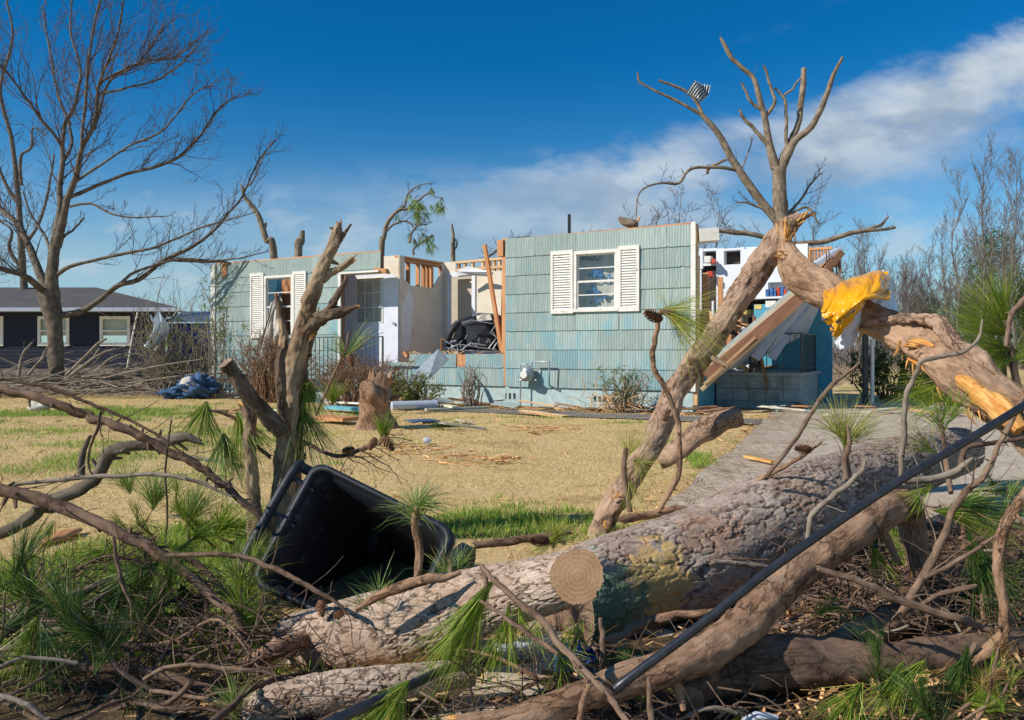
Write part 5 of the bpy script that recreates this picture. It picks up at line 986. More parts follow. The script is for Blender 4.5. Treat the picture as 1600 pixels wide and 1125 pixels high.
mb = MB(); box(mb, wx0, ov+.02, y0-.04, y0, ez-.06, ez+.13); mb.add([(ov+.03, y0, ez-.06), (ov*y1/y0-.47, y1, ez-.06), (ov*y1/y0-.47, y1, ez+.13), (ov+.03, y0, ez+.13)], [(0, 1, 2, 3)]); box(mb, wx0, ov-.01, y0+.001, Yn-.001, ez-.05, ez-.02); mb.build('fascia', M_['fascia'], nh)
for a, b, c, d in wins:
    mb = MB(); t = .13
    for e in ((a-.02, b+.02, d-t, d+.03), (a-.02, b+.02, c-.05, c+t), (a-.02, a+t, c+t, d-t), (b-t, b+.02, c+t, d-t), (a+t, b-t, (c+d)/2-.04, (c+d)/2+.04)): box(mb, e[0], e[1], Yn-.06, Yn+.05, e[2], e[3])
    w = mb.build('window', M_['white'], nh); mb = MB(); mb.add([(a+t, Yn+.02, c+t), (b-t, Yn+.02, c+t), (b-t, Yn+.02, d-t), (a+t, Yn+.02, d-t)], [(0, 1, 2, 3)]); mb.build('pane', M_['glass'], w)
    mb = MB(); box(mb, a, b, Yn+.16, Yn+.18, c+.5, d); mb.build('blind', M_['tan'], w)
mb = MB(); tube(mb, [P(198, 578, 38), P(206, 530, 38), P(215, 488, 38)], .035, 6); tag(mb.build('leaning_pole', M_['white']), 'thin pale pole leaning on the dark house eave', 'pole')
bs = empty('blue_shed', (0, 0, 0), 0, 'bright blue shed with a pale ribbed metal roof between the houses', 'shed'); Yb = 48.0
mb = MB(); a, b = P(262, 0, Yb)[0], P(327, 0, Yb)[0]; box(mb, a, b, Yb, Yb+4, -.1, P(0, 505, Yb)[2]); mb.build('walls', M_['blue'], bs)
mb = MB(); n = 40; xs = np.linspace(a-.3, b+.3, n); V = [(x, yy, zz+(.04 if i % 2 else 0)) for i, x in enumerate(xs) for yy, zz in ((Yb-.3, P(0, 504, Yb)[2]), (Yb+3, P(0, 487, Yb+3)[2]))]; mb.add(V, [(2*i, 2*i+2, 2*i+3, 2*i+1) for i in range(n-1)]); mb.build('roof', M_['metal'], bs)
# ---- brush pile, fallen log, laundry, shrubs --------------------------
mb = MB(); rg = np.random.default_rng(8)
for i in range(420):
    Yy = rg.uniform(16.5, 21.5); pxx = rg.uniform(-60, 330)*(1 if rg.random() < .8 else .6); dens = 1; L = rg.uniform(.7, 2.6); a = rg.normal(0, .35)+(math.pi if rg.random() < .4 else 0); z = rg.uniform(.02, .42)*(1 if pxx > 110 else .6); b = np.array(((pxx-800)/F*Yy, Yy, z))
    d = np.array((math.cos(a), math.sin(a)*.6, rg.normal(0, .10)+(.35 if rg.random() < .10 else 0))); q = b+d*L; q[2] = max(q[2], .02); m_ = (b+q)/2+rg.normal(size=3)*.09; m_[2] = max(.03, m_[2]); r = rg.uniform(.006, .022)
    tube(mb, [b, m_, q], [r, r*.8, r*.4], 5, 3, cap=False, rnd=rg.random())
mb.build('brush_pile', M_['twigg'], kind='stuff', label='low sprawling pile of grey dead branches in front of the dark house', cat='brush pile')
limb('fallen_log', 'long grey log lying in the brush pile left of the bare tree', 'log', [(-80, 590, 24), (60, 588, 24), (160, 586, 22), (242, 584, 18)], M_['grey'], 19, endm=M_['ringsd'])
for i, pts in enumerate((((105, 585, 5), (150, 540, 4), (165, 530, 3)), ((118, 580, 5), (160, 552, 4), (200, 540, 2)), ((30, 585, 5), (35, 555, 4), (50, 535, 2)), ((45, 585, 4), (65, 560, 4), (75, 540, 2)), ((105, 590, 5), (140, 565, 4), (155, 545, 3)), ((150, 580, 4), (180, 556, 3), (215, 552, 2)))):
    limb('dead_branch', 'bleached bare branch sticking up from the brush pile', 'branch', pts, M_['twigg'], 17.6, 6, 3, twigs=5, tl=.35, group='branches sticking up from the brush pile', seed=i, minr=.003)
mb = MB(); c0 = P(303, 606, 16.5); rg = np.random.default_rng(4)
def lump(mb, c, rad, seed, n=28, amp=.35, freq=2.5, fold=0):
    th = np.linspace(0, 2*math.pi, n, endpoint=False); ph = np.linspace(0, math.pi, n//2); T_, P_ = np.meshgrid(th, ph); u = np.stack([np.sin(P_)*np.cos(T_), np.sin(P_)*np.sin(T_), np.cos(P_)], -1)
    r = 1+amp*(fbm(u[..., 0]*freq+9, u[..., 1]*freq+9, u[..., 2]*freq+9, seed)-.5)*2+fold*np.abs(np.sin(u[..., 0]*9+u[..., 2]*7+seed)); V = np.array(c)+u*r[..., None]*np.array(rad); h = len(ph)
    i = np.arange(h-1)[:, None]*n; j = np.arange(n)[None]; mb.add(V.reshape(-1, 3), np.stack([i+j, i+n+j, i+n+(j+1) % n, i+(j+1) % n], -1).reshape(-1, 4), smooth=True)
lump(mb, c0+(.06, 0, .0), (.36, .25, .20), 3, n=60, amp=1.0, fold=.2, freq=3.2); lump(mb, c0+(-.3, 0, -.12), (.30, .2, .09), 8, n=50, amp=1.1, fold=.25, freq=3.5); tag(mb.build('blue_laundry', M_['denim']), 'heap of blue cloth on the lawn by the brush pile', 'cloth heap')
mb = MB(); lump(mb, c0+(-.02, -.2, .08), (.19, .12, .17), 5, n=10, amp=.25); tag(mb.build('white_cushion', M_['cloth']), 'dirty white cushion lying on the blue cloth heap', 'cushion')
mb = MB(); lump(mb, G(62, 640)+(0, 0, .05), (.16, .1, .08), 7, amp=.6, fold=.2); tag(mb.build('white_scrap', M_['cloth']), 'small crumpled white scrap lying on the grass at the far left', 'scrap')
def shrub(label, pxx, Yy, w, h, nst, nlf, mats, leaf, seed, name='shrub', twl=.3, z0=0.0, off=None):
    b = np.array(((pxx-800)/F*Yy, Yy, z0)); t = empty(name, tuple(b), 0, label, 'shrub'); rg = np.random.default_rng(seed); mb = MB(); lf = MB(); tips = []
    for i in range(nst):
        a = rg.uniform(0, 6.28); o = np.array((math.cos(a), math.sin(a)*.6, 0)); L = h*rg.uniform(.6, 1.05); s_ = o*w*.38*rg.random(); p = np.array([s_, s_+o*w*rg.uniform(.0, .18)+(rg.normal()*.05*w, 0, L*.4), s_+o*w*rg.uniform(.0, .3)+(rg.normal()*.1*w, 0, L*.75), s_+o*w*rg.uniform(.0, .4)+(rg.normal()*.15*w, 0, L)])
        p, r = tube(mb, p, [.012, .01, .007, .003], 5, 3, cap=False, wob=.02, seed=i, rnd=rg.random()); sprout(mb, p, r, 5, twl, rg, 0, .3, (.4, .9), .2, 3, minr=.002); tips.append(p)
    mb.build('stems', M_[mats[0]], t)
    if nlf:
        tips = np.concatenate(tips); tips = tips[tips[:, 2] > h*.25]
        for q in tips[rg.integers(0, len(tips), nlf)]: leafmass(lf, q, (.09, .09, .09), 14, leaf, rg)
        lf.build('leaves', M_[mats[1]], t)
    return t
shrub('green leafed shrub at the foot of the right wing below the window', 978, 12.6, .75, .68, 26, 110, ('twigg', 'leaf'), .022, 1)
mb = MB(); rg = np.random.default_rng(2); c0 = P(962, 630, 12.6)
for i in range(160): q = c0+rg.normal(size=3)*np.array((.25, .1, .08)); q[2] = abs(q[2]); d = rg.normal(size=3)*.16; tube(mb, [q, q+d*.5+rg.normal(size=3)*.02, q+d], .005, 3, cap=False, rnd=rg.random())
tag(mb.build('dead_leaf_heap', M_['chip']), 'brown heap of dead stems at the foot of the green shrub', 'dead stems')
shrub('green leafy shrub between the tree stump and the low blue wall', 650, 13.4, .75, .55, 26, 130, ('leafb', 'leafy'), .026, 2)
shrub('leafless straggly shrub against the low blue wall', 735, 13.6, .45, .75, 26, 0, ('twigg', 'leaf'), .02, 3, twl=.22)
shrub('brown twiggy bush in front of the broken left window', 425, 15.3, 1.15, 1.35, 120, 520, ('limb', 'leafb'), .014, 4, twl=.4)
shrub('brown and green bush heaped with debris in front of the white door', 560, 13.6, 1.4, .85, 120, 480, ('limb', 'leafb'), .016, 5, twl=.4)
shrub('tall tangled green shrub between the dark house and the blue house', 285, 17.2, 1.7, 1.6, 80, 200, ('twigg', 'leafy'), .028, 6, twl=.5)
shrub('leafy sprig climbing the left corner of the blue house', 338, 16.6, .5, 2.5, 8, 50, ('twigg', 'leafy'), .03, 7, twl=.4)
shrub('tangled thin grey sapling above the green shrub by the dark house', 262, 17.8, 1.6, 2.7, 26, 0, ('twigg', 'leafy'), .03, 8, twl=.9)
shrub('dark bush behind the thin pale post under the torn trunk', 1392, 16, 1.5, 1.1, 60, 420, ('twigd', 'n_dark'), .03, 9, twl=.4)
mb = MB(); c0 = P(243, 512, 17.0); nu = 16; V = []; rg = np.random.default_rng(6)
for j in range(14):
    for i in range(nu): s, t = i/(nu-1)-.5, j/13; V.append(c0+np.array((s*.40*(1-.4*t)+.1*math.sin(t*4), .12*math.sin(s*14+t*5), .27-.72*t+.05*math.sin(s*9)+.08*math.sin(s*22+t*3)*(1-t))))
mb.add(V, [(j*nu+i, j*nu+i+1, (j+1)*nu+i+1, (j+1)*nu+i) for j in range(13) for i in range(nu-1)], smooth=True); tag(mb.build('plastic_scrap', M_['bagw']), 'torn white plastic caught in the shrub beside the dark house', 'plastic sheet')
# ================================================================ FOREGROUND
# ---- old pine logs with plated bark
def plates(seed, cell=.035, st=1.9, amp=.007):
    def f(th, s, R):
        r = R.mean(); x, y, z = r*np.cos(th)/cell, r*np.sin(th)/cell, s/(cell*st)
        wx = (fbm(x*1.2, y*1.2, z*1.2, seed+50, 4)-.5)*2.2; wy = (fbm(x*1.2+7, y*1.2, z*1.2, seed+60, 4)-.5)*2.2
        f1, f2, i = vor(x+wx, y+wy, z+wx, seed); g1, g2, k = vor((x+wx)*2.6, (y+wy)*2.6, (z+wx)*2.2, seed+9)
        e = sst(f2-f1, .0, .15); e2 = sst(g2-g1, 0, .14); fl = np.floor(fbm(x*1.5, y*1.5, z*.8, seed+70, 4)*10)/10; gap = sst(fbm(x*.7, y*.7, z*.7, seed+90, 2), .26, .40); e = 1-(1-e)*gap
        nz = fbm(x*6, y*6, z*3, seed+80, 3)-.5; big = fbm(x*.22, y*.22, z*.18, seed+33, 2)-.5
        d = amp*(e*.75+i*.45+e2*.2*e+fl*1.6-.6)+nz*amp*.3+big*R*.28; a = np.clip(e*(.6+.4*e2)*(.55+.7*fl+.3*i), 0, 1); return d-amp, a
    return f
def log(name, label, pts, Y, mt, sides, k, seed, endm, cell=.035, amp=.007, st=1.9, tilt=None):
    V, R = px(pts, Y); mb = MB(); tube(mb, V, R*.97, sides, k, seed=seed, emi=1, disp=plates(seed, cell, st, amp), endtilt=tilt); o = mb.build(name, [mt, endm]); return tag(o, label, 'log'), V, R
log('sawn_log', 'thick sawn pine log with plated bark and a clean cut round end', [(468, 1024, 128, 2.60), (560, 996, 128, 2.50), (700, 956, 118, 2.35), (810, 924, 104, 2.22), (903, 901, 88, 2.10)], 0, M_['pineatt'], 300, 120, 3, M_['rings'], .034, .0055, 2.6, tilt=(.36, -.88, .32))
log('fallen_pine', 'massive fallen pine trunk with scaly grey bark lying behind the sawn log', [(880, 946, 150, 2.62), (960, 915, 160, 2.75), (1100, 868, 160, 2.95), (1230, 806, 150, 3.25), (1330, 762, 118, 3.7), (1420, 728, 95, 4.2), (1500, 705, 72, 4.8)], 0, M_['pineyel'], 320, 110, 8, M_['ringsd'], .040, .007, 2.6)
log('lower_log', 'rough barked limb lying under the sawn log at the bottom edge', [(388, 1108, 52, 2.02), (450, 1092, 56, 2.02), (540, 1078, 62, 2.03), (640, 1063, 50, 2.05), (740, 1052, 34, 2.1)], 0, M_['pineatt'], 200, 70, 14, M_['ringsd'], .024, .005)
# ---- trunks, limbs
def L_(label, pts, mt='limb', Y=2.2, name='fallen_branch', **kw):
    f = .78 if max(q[2] for q in pts) < 28 else .86
    return limb(name, label, 'branch', [(q[0], q[1], q[2]*f, *q[3:]) for q in pts], M_[mt], Y, **kw)
L_('thick brown pine limb rising right across the fallen trunk below the black cable', [(720, 1128, 25, 1.72), (830, 1112, 41, 1.76), (960, 1066, 56, 1.84), (1080, 1020, 61, 1.95), (1180, 952, 65, 2.1), (1250, 890, 65, 2.25), (1330, 832, 61, 2.4), (1392, 790, 56, 2.55), (1424, 812, 53, 2.6), (1436, 870, 37, 2.6)], 'limb', k=10, sides=40, endm=M_['split'], knots=2, jit=.09, seed=3)
L_('dark reddish log lying level along the lower right with an orange torn patch', [(1080, 1092, 50, 1.95), (1100, 1050, 88, 2.05), (1200, 1036, 92, 2.1), (1300, 1036, 90, 2.15), (1440, 1030, 84, 2.2), (1580, 1012, 70, 2.3), (1680, 1000, 60, 2.4)], 'limb_d', k=10, sides=40, endm=M_['ringsd'], knots=5, jit=.10, seed=5)
L_('mossy dark log end lying behind the crossing twigs at the right', [(1390, 960, 70, 2.6), (1450, 925, 74, 2.7), (1540, 900, 66, 2.9), (1640, 880, 60, 3.1)], 'limb_d', k=6, sides=30, endm=M_['ringsd'], seed=6)
L_('short grey brown limb end with pale flakes lower right of the brown limb', [(1300, 1010, 44, 2.3), (1345, 985, 50, 2.35), (1400, 965, 52, 2.4), (1450, 950, 36, 2.5)], 'limb', k=5, sides=24, endm=M_['split'], seed=7)
L_('splintered orange root wood lying at the bottom below the pine tuft', [(790, 1140, 40, 1.7), (880, 1105, 40, 1.8), (960, 1082, 34, 1.9), (1010, 1075, 20, 2.0)], 'torn', k=6, sides=30, endm=M_['split'], seed=8, twm=M_['split'], twigs=14, tl=.06, minr=.002)
limb('leaning_tree', 'torn pine trunk leaning from the lawn up to a splintered fork', 'tree trunk', [(936, 842, 38, 4.15), (962, 785, 35, 4.2), (1000, 725, 35, 4.3), (1035, 665, 36, 4.4), (1072, 595, 37, 4.5), (1110, 530, 36, 4.6), (1150, 468, 38, 4.68), (1190, 408, 42, 4.75), (1220, 370, 38, 4.8), (1242, 348, 26, 4.82), (1258, 337, 10, 4.82)], M_['lean'], sides=90, k=16, jit=.10, endm=M_['split'], knots=4, seed=11, ra=.15, step=.008, jag=1.2)
o, tp, tR = limb('torn_trunk', 'massive twisted trunk torn at the fork and arching down to the right', 'tree trunk', [(1226, 372, 20, 4.72), (1232, 392, 31, 4.68), (1243, 415, 48, 4.6), (1262, 436, 58, 4.5), (1290, 452, 58, 4.4), (1320, 470, 54, 4.28), (1356, 494, 52, 4.12), (1394, 515, 56, 4.0), (1432, 532, 57, 3.87), (1462, 546, 63, 3.76), (1500, 570, 68, 3.62), (1535, 598, 70, 3.5), (1575, 636, 72, 3.4), (1625, 690, 75, 3.25), (1700, 780, 80, 3.0), (1790, 900, 84, 2.85), (1850, 1000, 87, 2.75)], M_['torn'], sides=110, k=16, jit=.13, endm=M_['split'], seed=12, ra=.20, step=.010, jag=1.4)
limb('bark_fold', None, None, [(1335, 518, 5, 4.05), (1362, 505, 10, 3.97), (1400, 497, 14, 3.90), (1438, 497, 17, 3.80), (1468, 508, 22, 3.70), (1496, 536, 26, 3.60), (1530, 570, 26, 3.50), (1566, 606, 24, 3.42), (1600, 646, 16, 3.34)], M_['lean'], sides=26, k=10, jit=.25, seed=13, parent=o, ra=.25, step=.004)
mb = MB(); rg = np.random.default_rng(5)
def splinters(mb, c, d, n, L, sp, rg, w=.006):
    L = L*.6
    for _ in range(max(3, n//2)):
        dd = nrm(np.array(d)+rg.normal(size=3)*sp); p = np.array(c)+rg.normal(size=3)*L*.25; l = L*rg.uniform(.3, 1); tube(mb, [p-dd*l*.3, p+dd*l*.4, p+dd*l], [w, w*.7, w*.1], 4, 1, cap=False, rnd=rg.random())
for (a, b, Yy, d, n, L) in ((1232, 372, 4.7, (-.1, -.3, 1), 26, .16), (1250, 345, 4.8, (.7, 0, .6), 18, .12), (1222, 400, 4.6, (-.8, -.2, .1), 12, .10), (1345, 515, 3.98, (-.4, -.1, -.8), 9, .10), (1404, 545, 3.9, (0, 0, -1), 7, .14), (1420, 560, 3.8, (.1, 0, -1), 6, .13), (1425, 538, 3.7, (.6, -.3, .1), 10, .10), (1490, 612, 3.55, (.5, 0, -.6), 16, .16), (1520, 640, 3.45, (.3, 0, -.6), 18, .14), (1545, 620, 3.3, (.7, -.2, -.5), 22, .2)): splinters(mb, P(a, b, Yy), d, n, L, .25, rg)
mb.build('splintered_wood', M_['split'], o)
# bare torn wood strips showing along the arching trunk
def strip(name, pts, mt, parent, seed=1):    # flattened ragged strip of exposed wood
    V, R = px(pts, 0); mb = MB(); tube(mb, V, R, 14, 8, jit=.28, seed=seed); return mb.build(name, mt, parent)
strip('exposed_wood', [(1412, 540, 3, 3.80), (1424, 538, 12, 3.78), (1440, 534, 11, 3.74), (1460, 541, 4, 3.66)], M_['split'], o, 2); strip('exposed_wood', [(1486, 584, 5, 3.58), (1505, 594, 20, 3.46), (1530, 612, 32, 3.35), (1560, 636, 36, 3.26), (1594, 672, 22, 3.18)], M_['split'], o, 3)
strip('exposed_wood', [(1418, 560, 3, 3.80), (1444, 575, 8, 3.72), (1470, 598, 8, 3.62), (1492, 618, 4, 3.55)], M_['split'], o, 4)
L_('cut limb stub lying behind the foot of the leaning trunk', [(1030, 722, 30, 4.75), (1060, 705, 36, 4.75), (1100, 684, 40, 4.75), (1130, 664, 38, 4.75), (1158, 650, 34, 4.75)], 'lean', sides=24, endm=M_['ringsd'], seed=14, k=6)
L_('dead stick lying on the lawn between leaning trunk and fallen trunk', [(975, 812, 16, 3.7), (1020, 803, 16, 3.75), (1075, 795, 14, 3.8), (1120, 790, 9, 3.9)], 'limb', sides=12, seed=15)
L_('torn dark limb lying on the driveway below the arching trunk', [(1395, 606, 16, 15.5), (1440, 614, 24, 15), (1500, 622, 24, 14), (1570, 634, 24, 13)], 'limb_d', sides=20, endm=M_['split'], seed=16)
# splintered end of the leaning trunk foot
mb = MB(); splinters(mb, P(962, 775, 4.12), (.1, -.2, .6), 14, .09, .3, rg, .005); splinters(mb, P(945, 820, 4.08), (-.2, -.2, .3), 10, .07, .4, rg, .005); tag(mb.build('splinters', M_['split']), 'orange splinters at the foot of the leaning trunk', 'splinters')
# ---- the snag at the left
sn = empty('broken_snag', tuple(P(430, 850, 3.9)*(1, 1, 0)), 0, 'broken barkless tree with stub limbs standing behind the black bin', 'tree'); inv = np.array(sn.location)
def sl(name, pts, mt, seed, endm='split', jit=.15, sides=36, k=8, knots=0):
    V, R = px(pts, 3.9); R = R*.72; mb = MB(); rg = np.random.default_rng(seed); p, r = tube(mb, V-inv, R, sides+12, k+4, jit=jit, seed=seed, emi=1, disp=rough(seed, .24, .003, .8), jag=.9 if endm == 'split' and mt != 'x' else 0)
    for _ in range(knots): i = rg.integers(2, len(p)-2); d = nrm(np.cross(p[i+1]-p[i], rg.normal(size=3))); tube(mb, [p[i], p[i]+d*r[i]*1.1, p[i]+d*r[i]*1.9], [r[i]*.5, r[i]*.35, r[i]*.15], 7, 1, jit=.3, seed=seed)
    return mb.build(name, [M_[mt], M_[endm]], sn)
sl('trunk', [(428, 900, 66, 4.0), (432, 850, 60, 4.0), (440, 790, 52, 4.0), (446, 720, 46, 4.0), (449, 660, 42, 4.0), (455, 600, 40, 4.0), (462, 560, 38, 4.0), (474, 510, 36, 4.0), (490, 455, 33), (506, 415, 30), (520, 385, 26), (527, 362, 22), (529, 352, 12)], 'snag', 21, knots=4)
sl('trunk', [(452, 830, 40, 4.1), (458, 770, 36, 4.1), (460, 710, 34, 4.1), (463, 650, 32, 4.1), (470, 590, 28, 4.1), (480, 530, 28, 4.1), (490, 500, 22, 4.06)], 'snagd', 22, jit=.25, knots=4)
sl('limb', [(518, 392, 18), (530, 376, 12), (540, 362, 8), (549, 350, 4)], 'snagd', 23); sl('limb', [(500, 438, 20), (515, 427, 17), (530, 420, 14), (546, 409, 15)], 'snag', 24)
sl('limb', [(488, 512, 26), (500, 498, 28), (520, 490, 26), (540, 485, 18), (555, 480, 9)], 'snagd', 25, jit=.2, knots=2); sl('limb', [(505, 492, 15), (520, 475, 15), (530, 455, 14), (540, 440, 10), (541, 432, 6)], 'snagd', 26)
sl('limb', [(405, 870, 40, 3.85), (398, 800, 32), (393, 740, 28), (390, 690, 27), (392, 655, 26), (386, 640, 22)], 'snag', 27, jit=.1); sl('limb', [(442, 675, 34, 3.85), (420, 652, 34, 3.8), (398, 628, 32, 3.75), (376, 598, 30, 3.7), (362, 578, 30, 3.68), (353, 566, 30, 3.66)], 'snagd', 28, 'ringsd', jit=.14, knots=2)
sl('limb', [(445, 660, 24, 3.95), (440, 620, 22, 3.9), (438, 570, 20, 3.88), (443, 530, 18, 3.88), (438, 490, 15, 3.88), (433, 466, 10, 3.88)], 'snagd', 29, jit=.16, knots=3); sl('limb', [(430, 548, 8), (422, 542, 6), (420, 536, 3)], 'snagd', 30)
# ---- black wheeled bin lying on its side
bn_ = empty('wheeled_bin', tuple(P(560, 955, 2.95)*(1, 1, 0)), 0, 'black wheeled rubbish bin tipped over with its dark mouth facing out', 'rubbish bin'); inv = np.array(bn_.location)
cA, cB, cC, cD = [P(*q)-inv for q in ((497, 728, 3.0), (702, 832, 2.82), (618, 1006, 2.62), (400, 905, 2.80))]
cen = (cA+cB+cC+cD)/4; ax = nrm(np.cross(cB-cA, cD-cA)); ax = ax if ax[1] > 0 else -ax
def bloop(scale, depth, n=10, rr=.20, off=0.0):
    out = []; pts = []
    for (sx_, sy_, a0) in ((1, -1, -90), (1, 1, 0), (-1, 1, 90), (-1, -1, 180)):
        for i in range(n+1): a = math.radians(a0+90*i/n); pts.append((sx_*(1-rr)+rr*math.cos(a), sy_*(1-rr)+rr*math.sin(a)))
    for u, v in pts:
        s, t = (u*scale+1)/2, (v*scale+1)/2; q = cA*(1-s)*(1-t)+cB*s*(1-t)+cC*s*t+cD*(1-s)*t; o = nrm(q-cen)*off; out.append(q+ax*depth+o)
    return np.array(out)
prof = [(.985, .03, 0), (1.0, .0, .0), (1.0, -.004, .012), (1.0, .004, .030), (1.0, .035, .032), (1.0, .037, .014), (.97, .06, 0), (.965, .12, .003), (.962, .125, .010), (.96, .145, .010), (.958, .15, 0), (.90, .5, 0), (.84, .95, 0), (.80, 1.0, -.02), (.3, 1.0, 0), (.3, .985, 0), (.79, .98, -.02), (.82, .93, -.01), (.93, .15, -.012), (.955, .05, -.012), (.985, .03, 0)]
Lps = [bloop(s, d, off=o_2) for s, d, o_2 in prof]; n = len(Lps[0]); mb = MB(); V = np.concatenate(Lps); i = np.arange(len(Lps)-1)[:, None]*n; j = np.arange(n)[None]
mb.add(V, np.stack([i+j, i+(j+1) % n, i+n+(j+1) % n, i+n+j], -1).reshape(-1, 4), tc=V, smooth=True)
for a in (14, 15): mb.add(np.vstack([Lps[a], Lps[a].mean(0)]), None, [(q, (q+1) % n, n) for q in range(n)])
mb.build('body', M_['black'], bn_)
eAD = nrm(cD-cA); eAB = nrm(cB-cA); mb = MB(); out_ = -eAB
h0, h1 = cA+eAD*.03, cD-eAD*.02
tube(mb, [h0-out_*.03+ax*.06, h0+out_*.055+ax*.02, h0+out_*.075-ax*.01+eAD*.03, h1+out_*.075-ax*.01-eAD*.03, h1+out_*.055+ax*.02, h1-out_*.03+ax*.06], [.018]*6, 12, 4)
mb.build('handle', M_['black'], bn_); mb = MB()
for f in (.18, .5, .82): q = cA+(cD-cA)*f; bar(mb, q-out_*.02+ax*.03, q+out_*.07+ax*.0, .03, .012)
for e in (0, 1): bar(mb, cA+eAD*.05+out_*(.035)+ax*(.05), cD-eAD*.05+out_*.035+ax*.05, .02, .02) if e == 0 else None
mb.build('hinge_rib', M_['black'], bn_)
for f, dd in ((.16, .70), (.88, .70)):
    c = cA+(cB-cA)*f+ax*dd-nrm(eAD)*.0; c = (cA*.93+cen*.07)+(cB-cA)*f*.9+ax*dd-eAD*.02; w = mb = MB()
    mb = MB(); a1, a2 = c-eAB*.035, c+eAB*.035; tube(mb, [a1, a1+eAB*.008, a2-eAB*.008, a2], [.11, .125, .125, .11], 28, 1, cap=True); wo = mb.build('wheel', M_['black'], bn_)
    mb = MB(); tube(mb, [a1-eAB*.004, a2+eAB*.004], [.055, .055], 20, 1); mb.build('hub', M_['metal'], wo)
mb = MB(); c1_, c2_ = (cA*.93+cen*.07)+ax*.70-eAD*.02, (cA*.93+cen*.07)+(cB-cA)*.9+ax*.70-eAD*.02; tube(mb, [c1_, c2_], .012, 8); mb.build('axle', M_['metal'], bn_)
mb = MB(); rg = np.random.default_rng(7)     # dead leaves and grit inside the mouth
# ---- black cable
mb = MB(); V, R = px([(958, 1080, 15, 1.72), (985, 1058, 15, 1.72), (1080, 988, 14.5, 1.75), (1200, 893, 14, 1.8), (1300, 822, 13.5, 1.85), (1400, 755, 13, 1.9), (1500, 695, 13, 1.95), (1600, 634, 13, 2.0), (1720, 560, 13, 2.05)]); tube(mb, V, R, 14, 12); tag(mb.build('cable', M_['cable']), 'black cable stretched diagonally over the brown limb up to the right edge', 'cable')
mb = MB(); V, R = px([(470, 1150, 19, 1.66), (540, 1118, 18, 1.7), (600, 1090, 17, 1.75), (648, 1068, 16, 1.82), (700, 1045, 15, 1.95), (760, 1035, 15, 2.1), (830, 1030, 15, 2.2)]); tube(mb, V, R, 14, 10); tag(mb.build('cable', M_['cable']), 'black cable end running along the bottom under the long pine needles', 'cable')
# ---- yellow bag
bg_ = empty('yellow_bag', tuple(P(1340, 470, 4.0)), 0, 'glossy yellow and white plastic sack draped over the torn trunk', 'plastic bag'); inv = np.array(bg_.location)
def sheetpx(rows, nu, nv, amp, seed, fr=6, ridge=.5):
    A = np.array([[P(*q) for q in r] for r in rows]); a = np.array([catmull(r, max(1, nu//(len(r)-1))) for r in A]); a = np.stack([catmull(a[:, c], max(1, nv//(len(rows)-1))) for c in range(a.shape[1])], 1)
    h, w = a.shape[:2]; du = np.gradient(a, axis=1); dv = np.gradient(a, axis=0); nn = np.cross(du, dv); nn /= np.maximum(np.linalg.norm(nn, axis=2), 1e-9)[..., None]
    u, v = np.meshgrid(np.linspace(0, 1, w), np.linspace(0, 1, h)); wx = fbm(u*3, v*3, 0, seed+5, 2)*1.6
    f = (1-np.abs(2*fbm(u*fr*.55+wx, v*fr*.9+u*2.2, 0, seed, 3)-1)*1.9)*ridge+(fbm(u*fr*2, v*fr*2, 0, seed+1, 3)-.5)*.7; return a+nn*(f*amp)[..., None], h, w
def sheet_mb(rows, nu, nv, amp, seed, th=.004, **k):
    a, h, w = sheetpx(rows, nu, nv, amp, seed, **k); mb = MB(); i = np.arange(h-1)[:, None]*w; j = np.arange(w-1)[None]
    mb.add(a.reshape(-1, 3)-inv, np.stack([i+j, i+j+1, i+w+j+1, i+w+j], -1).reshape(-1, 4), smooth=True); return mb, a
rows = [[(1300, 447, 4.36), (1322, 438, 4.36), (1348, 428, 4.34), (1376, 418, 4.28), (1384, 424, 4.2)], [(1287, 452, 4.15), (1312, 444, 4.12), (1342, 434, 4.1), (1374, 424, 4.08), (1391, 438, 4.12)],
        [(1286, 470, 3.98), (1310, 462, 3.96), (1342, 452, 3.92), (1370, 448, 3.92), (1392, 455, 4.0)], [(1283, 484, 3.92), (1302, 486, 3.9), (1328, 478, 3.88), (1352, 464, 3.86), (1388, 470, 3.95)],
        [(1285, 500, 3.93), (1303, 502, 3.90), (1322, 494, 3.88), (1340, 482, 3.88), (1354, 468, 3.92)], [(1296, 514, 3.94), (1304, 518, 3.91), (1316, 512, 3.90), (1330, 498, 3.91), (1346, 480, 3.94)], [(1298, 522, 3.95), (1303, 528, 3.94), (1308, 526, 3.94), (1318, 512, 3.95), (1338, 490, 3.96)]]
mb, ya = sheet_mb(rows, 120, 132, .030, 3, fr=5.0); mb.build('yellow_sack', M_['bag'], bg_)
rows = [[(1350, 470, 4.0), (1352, 474, 4.0), (1345, 486, 4.02)], [(1330, 500, 3.97), (1340, 500, 3.99), (1345, 510, 4.02)], [(1312, 524, 3.98), (1326, 520, 3.98), (1338, 528, 4.01)], [(1304, 534, 3.98), (1318, 542, 3.96), (1334, 540, 4.0)], [(1310, 545, 3.98), (1320, 549, 3.97), (1330, 543, 4.0)]]
mb, _ = sheet_mb(rows, 30, 36, .016, 9, fr=4); mb.build('white_lining', M_['bagw'], bg_)
rows = [[(1378, 420, 4.3), (1388, 426, 4.3), (1399, 440, 4.32)], [(1384, 440, 4.25), (1392, 450, 4.25), (1400, 470, 4.3)], [(1360, 466, 4.12), (1380, 478, 4.12), (1404, 490, 4.2)]]
mb, _ = sheet_mb(rows, 24, 24, .02, 12); mb.build('white_lining', M_['bagw'], bg_)
mb = MB(); hN, wN = ya.shape[:2]      # printed marks lie on the sack itself
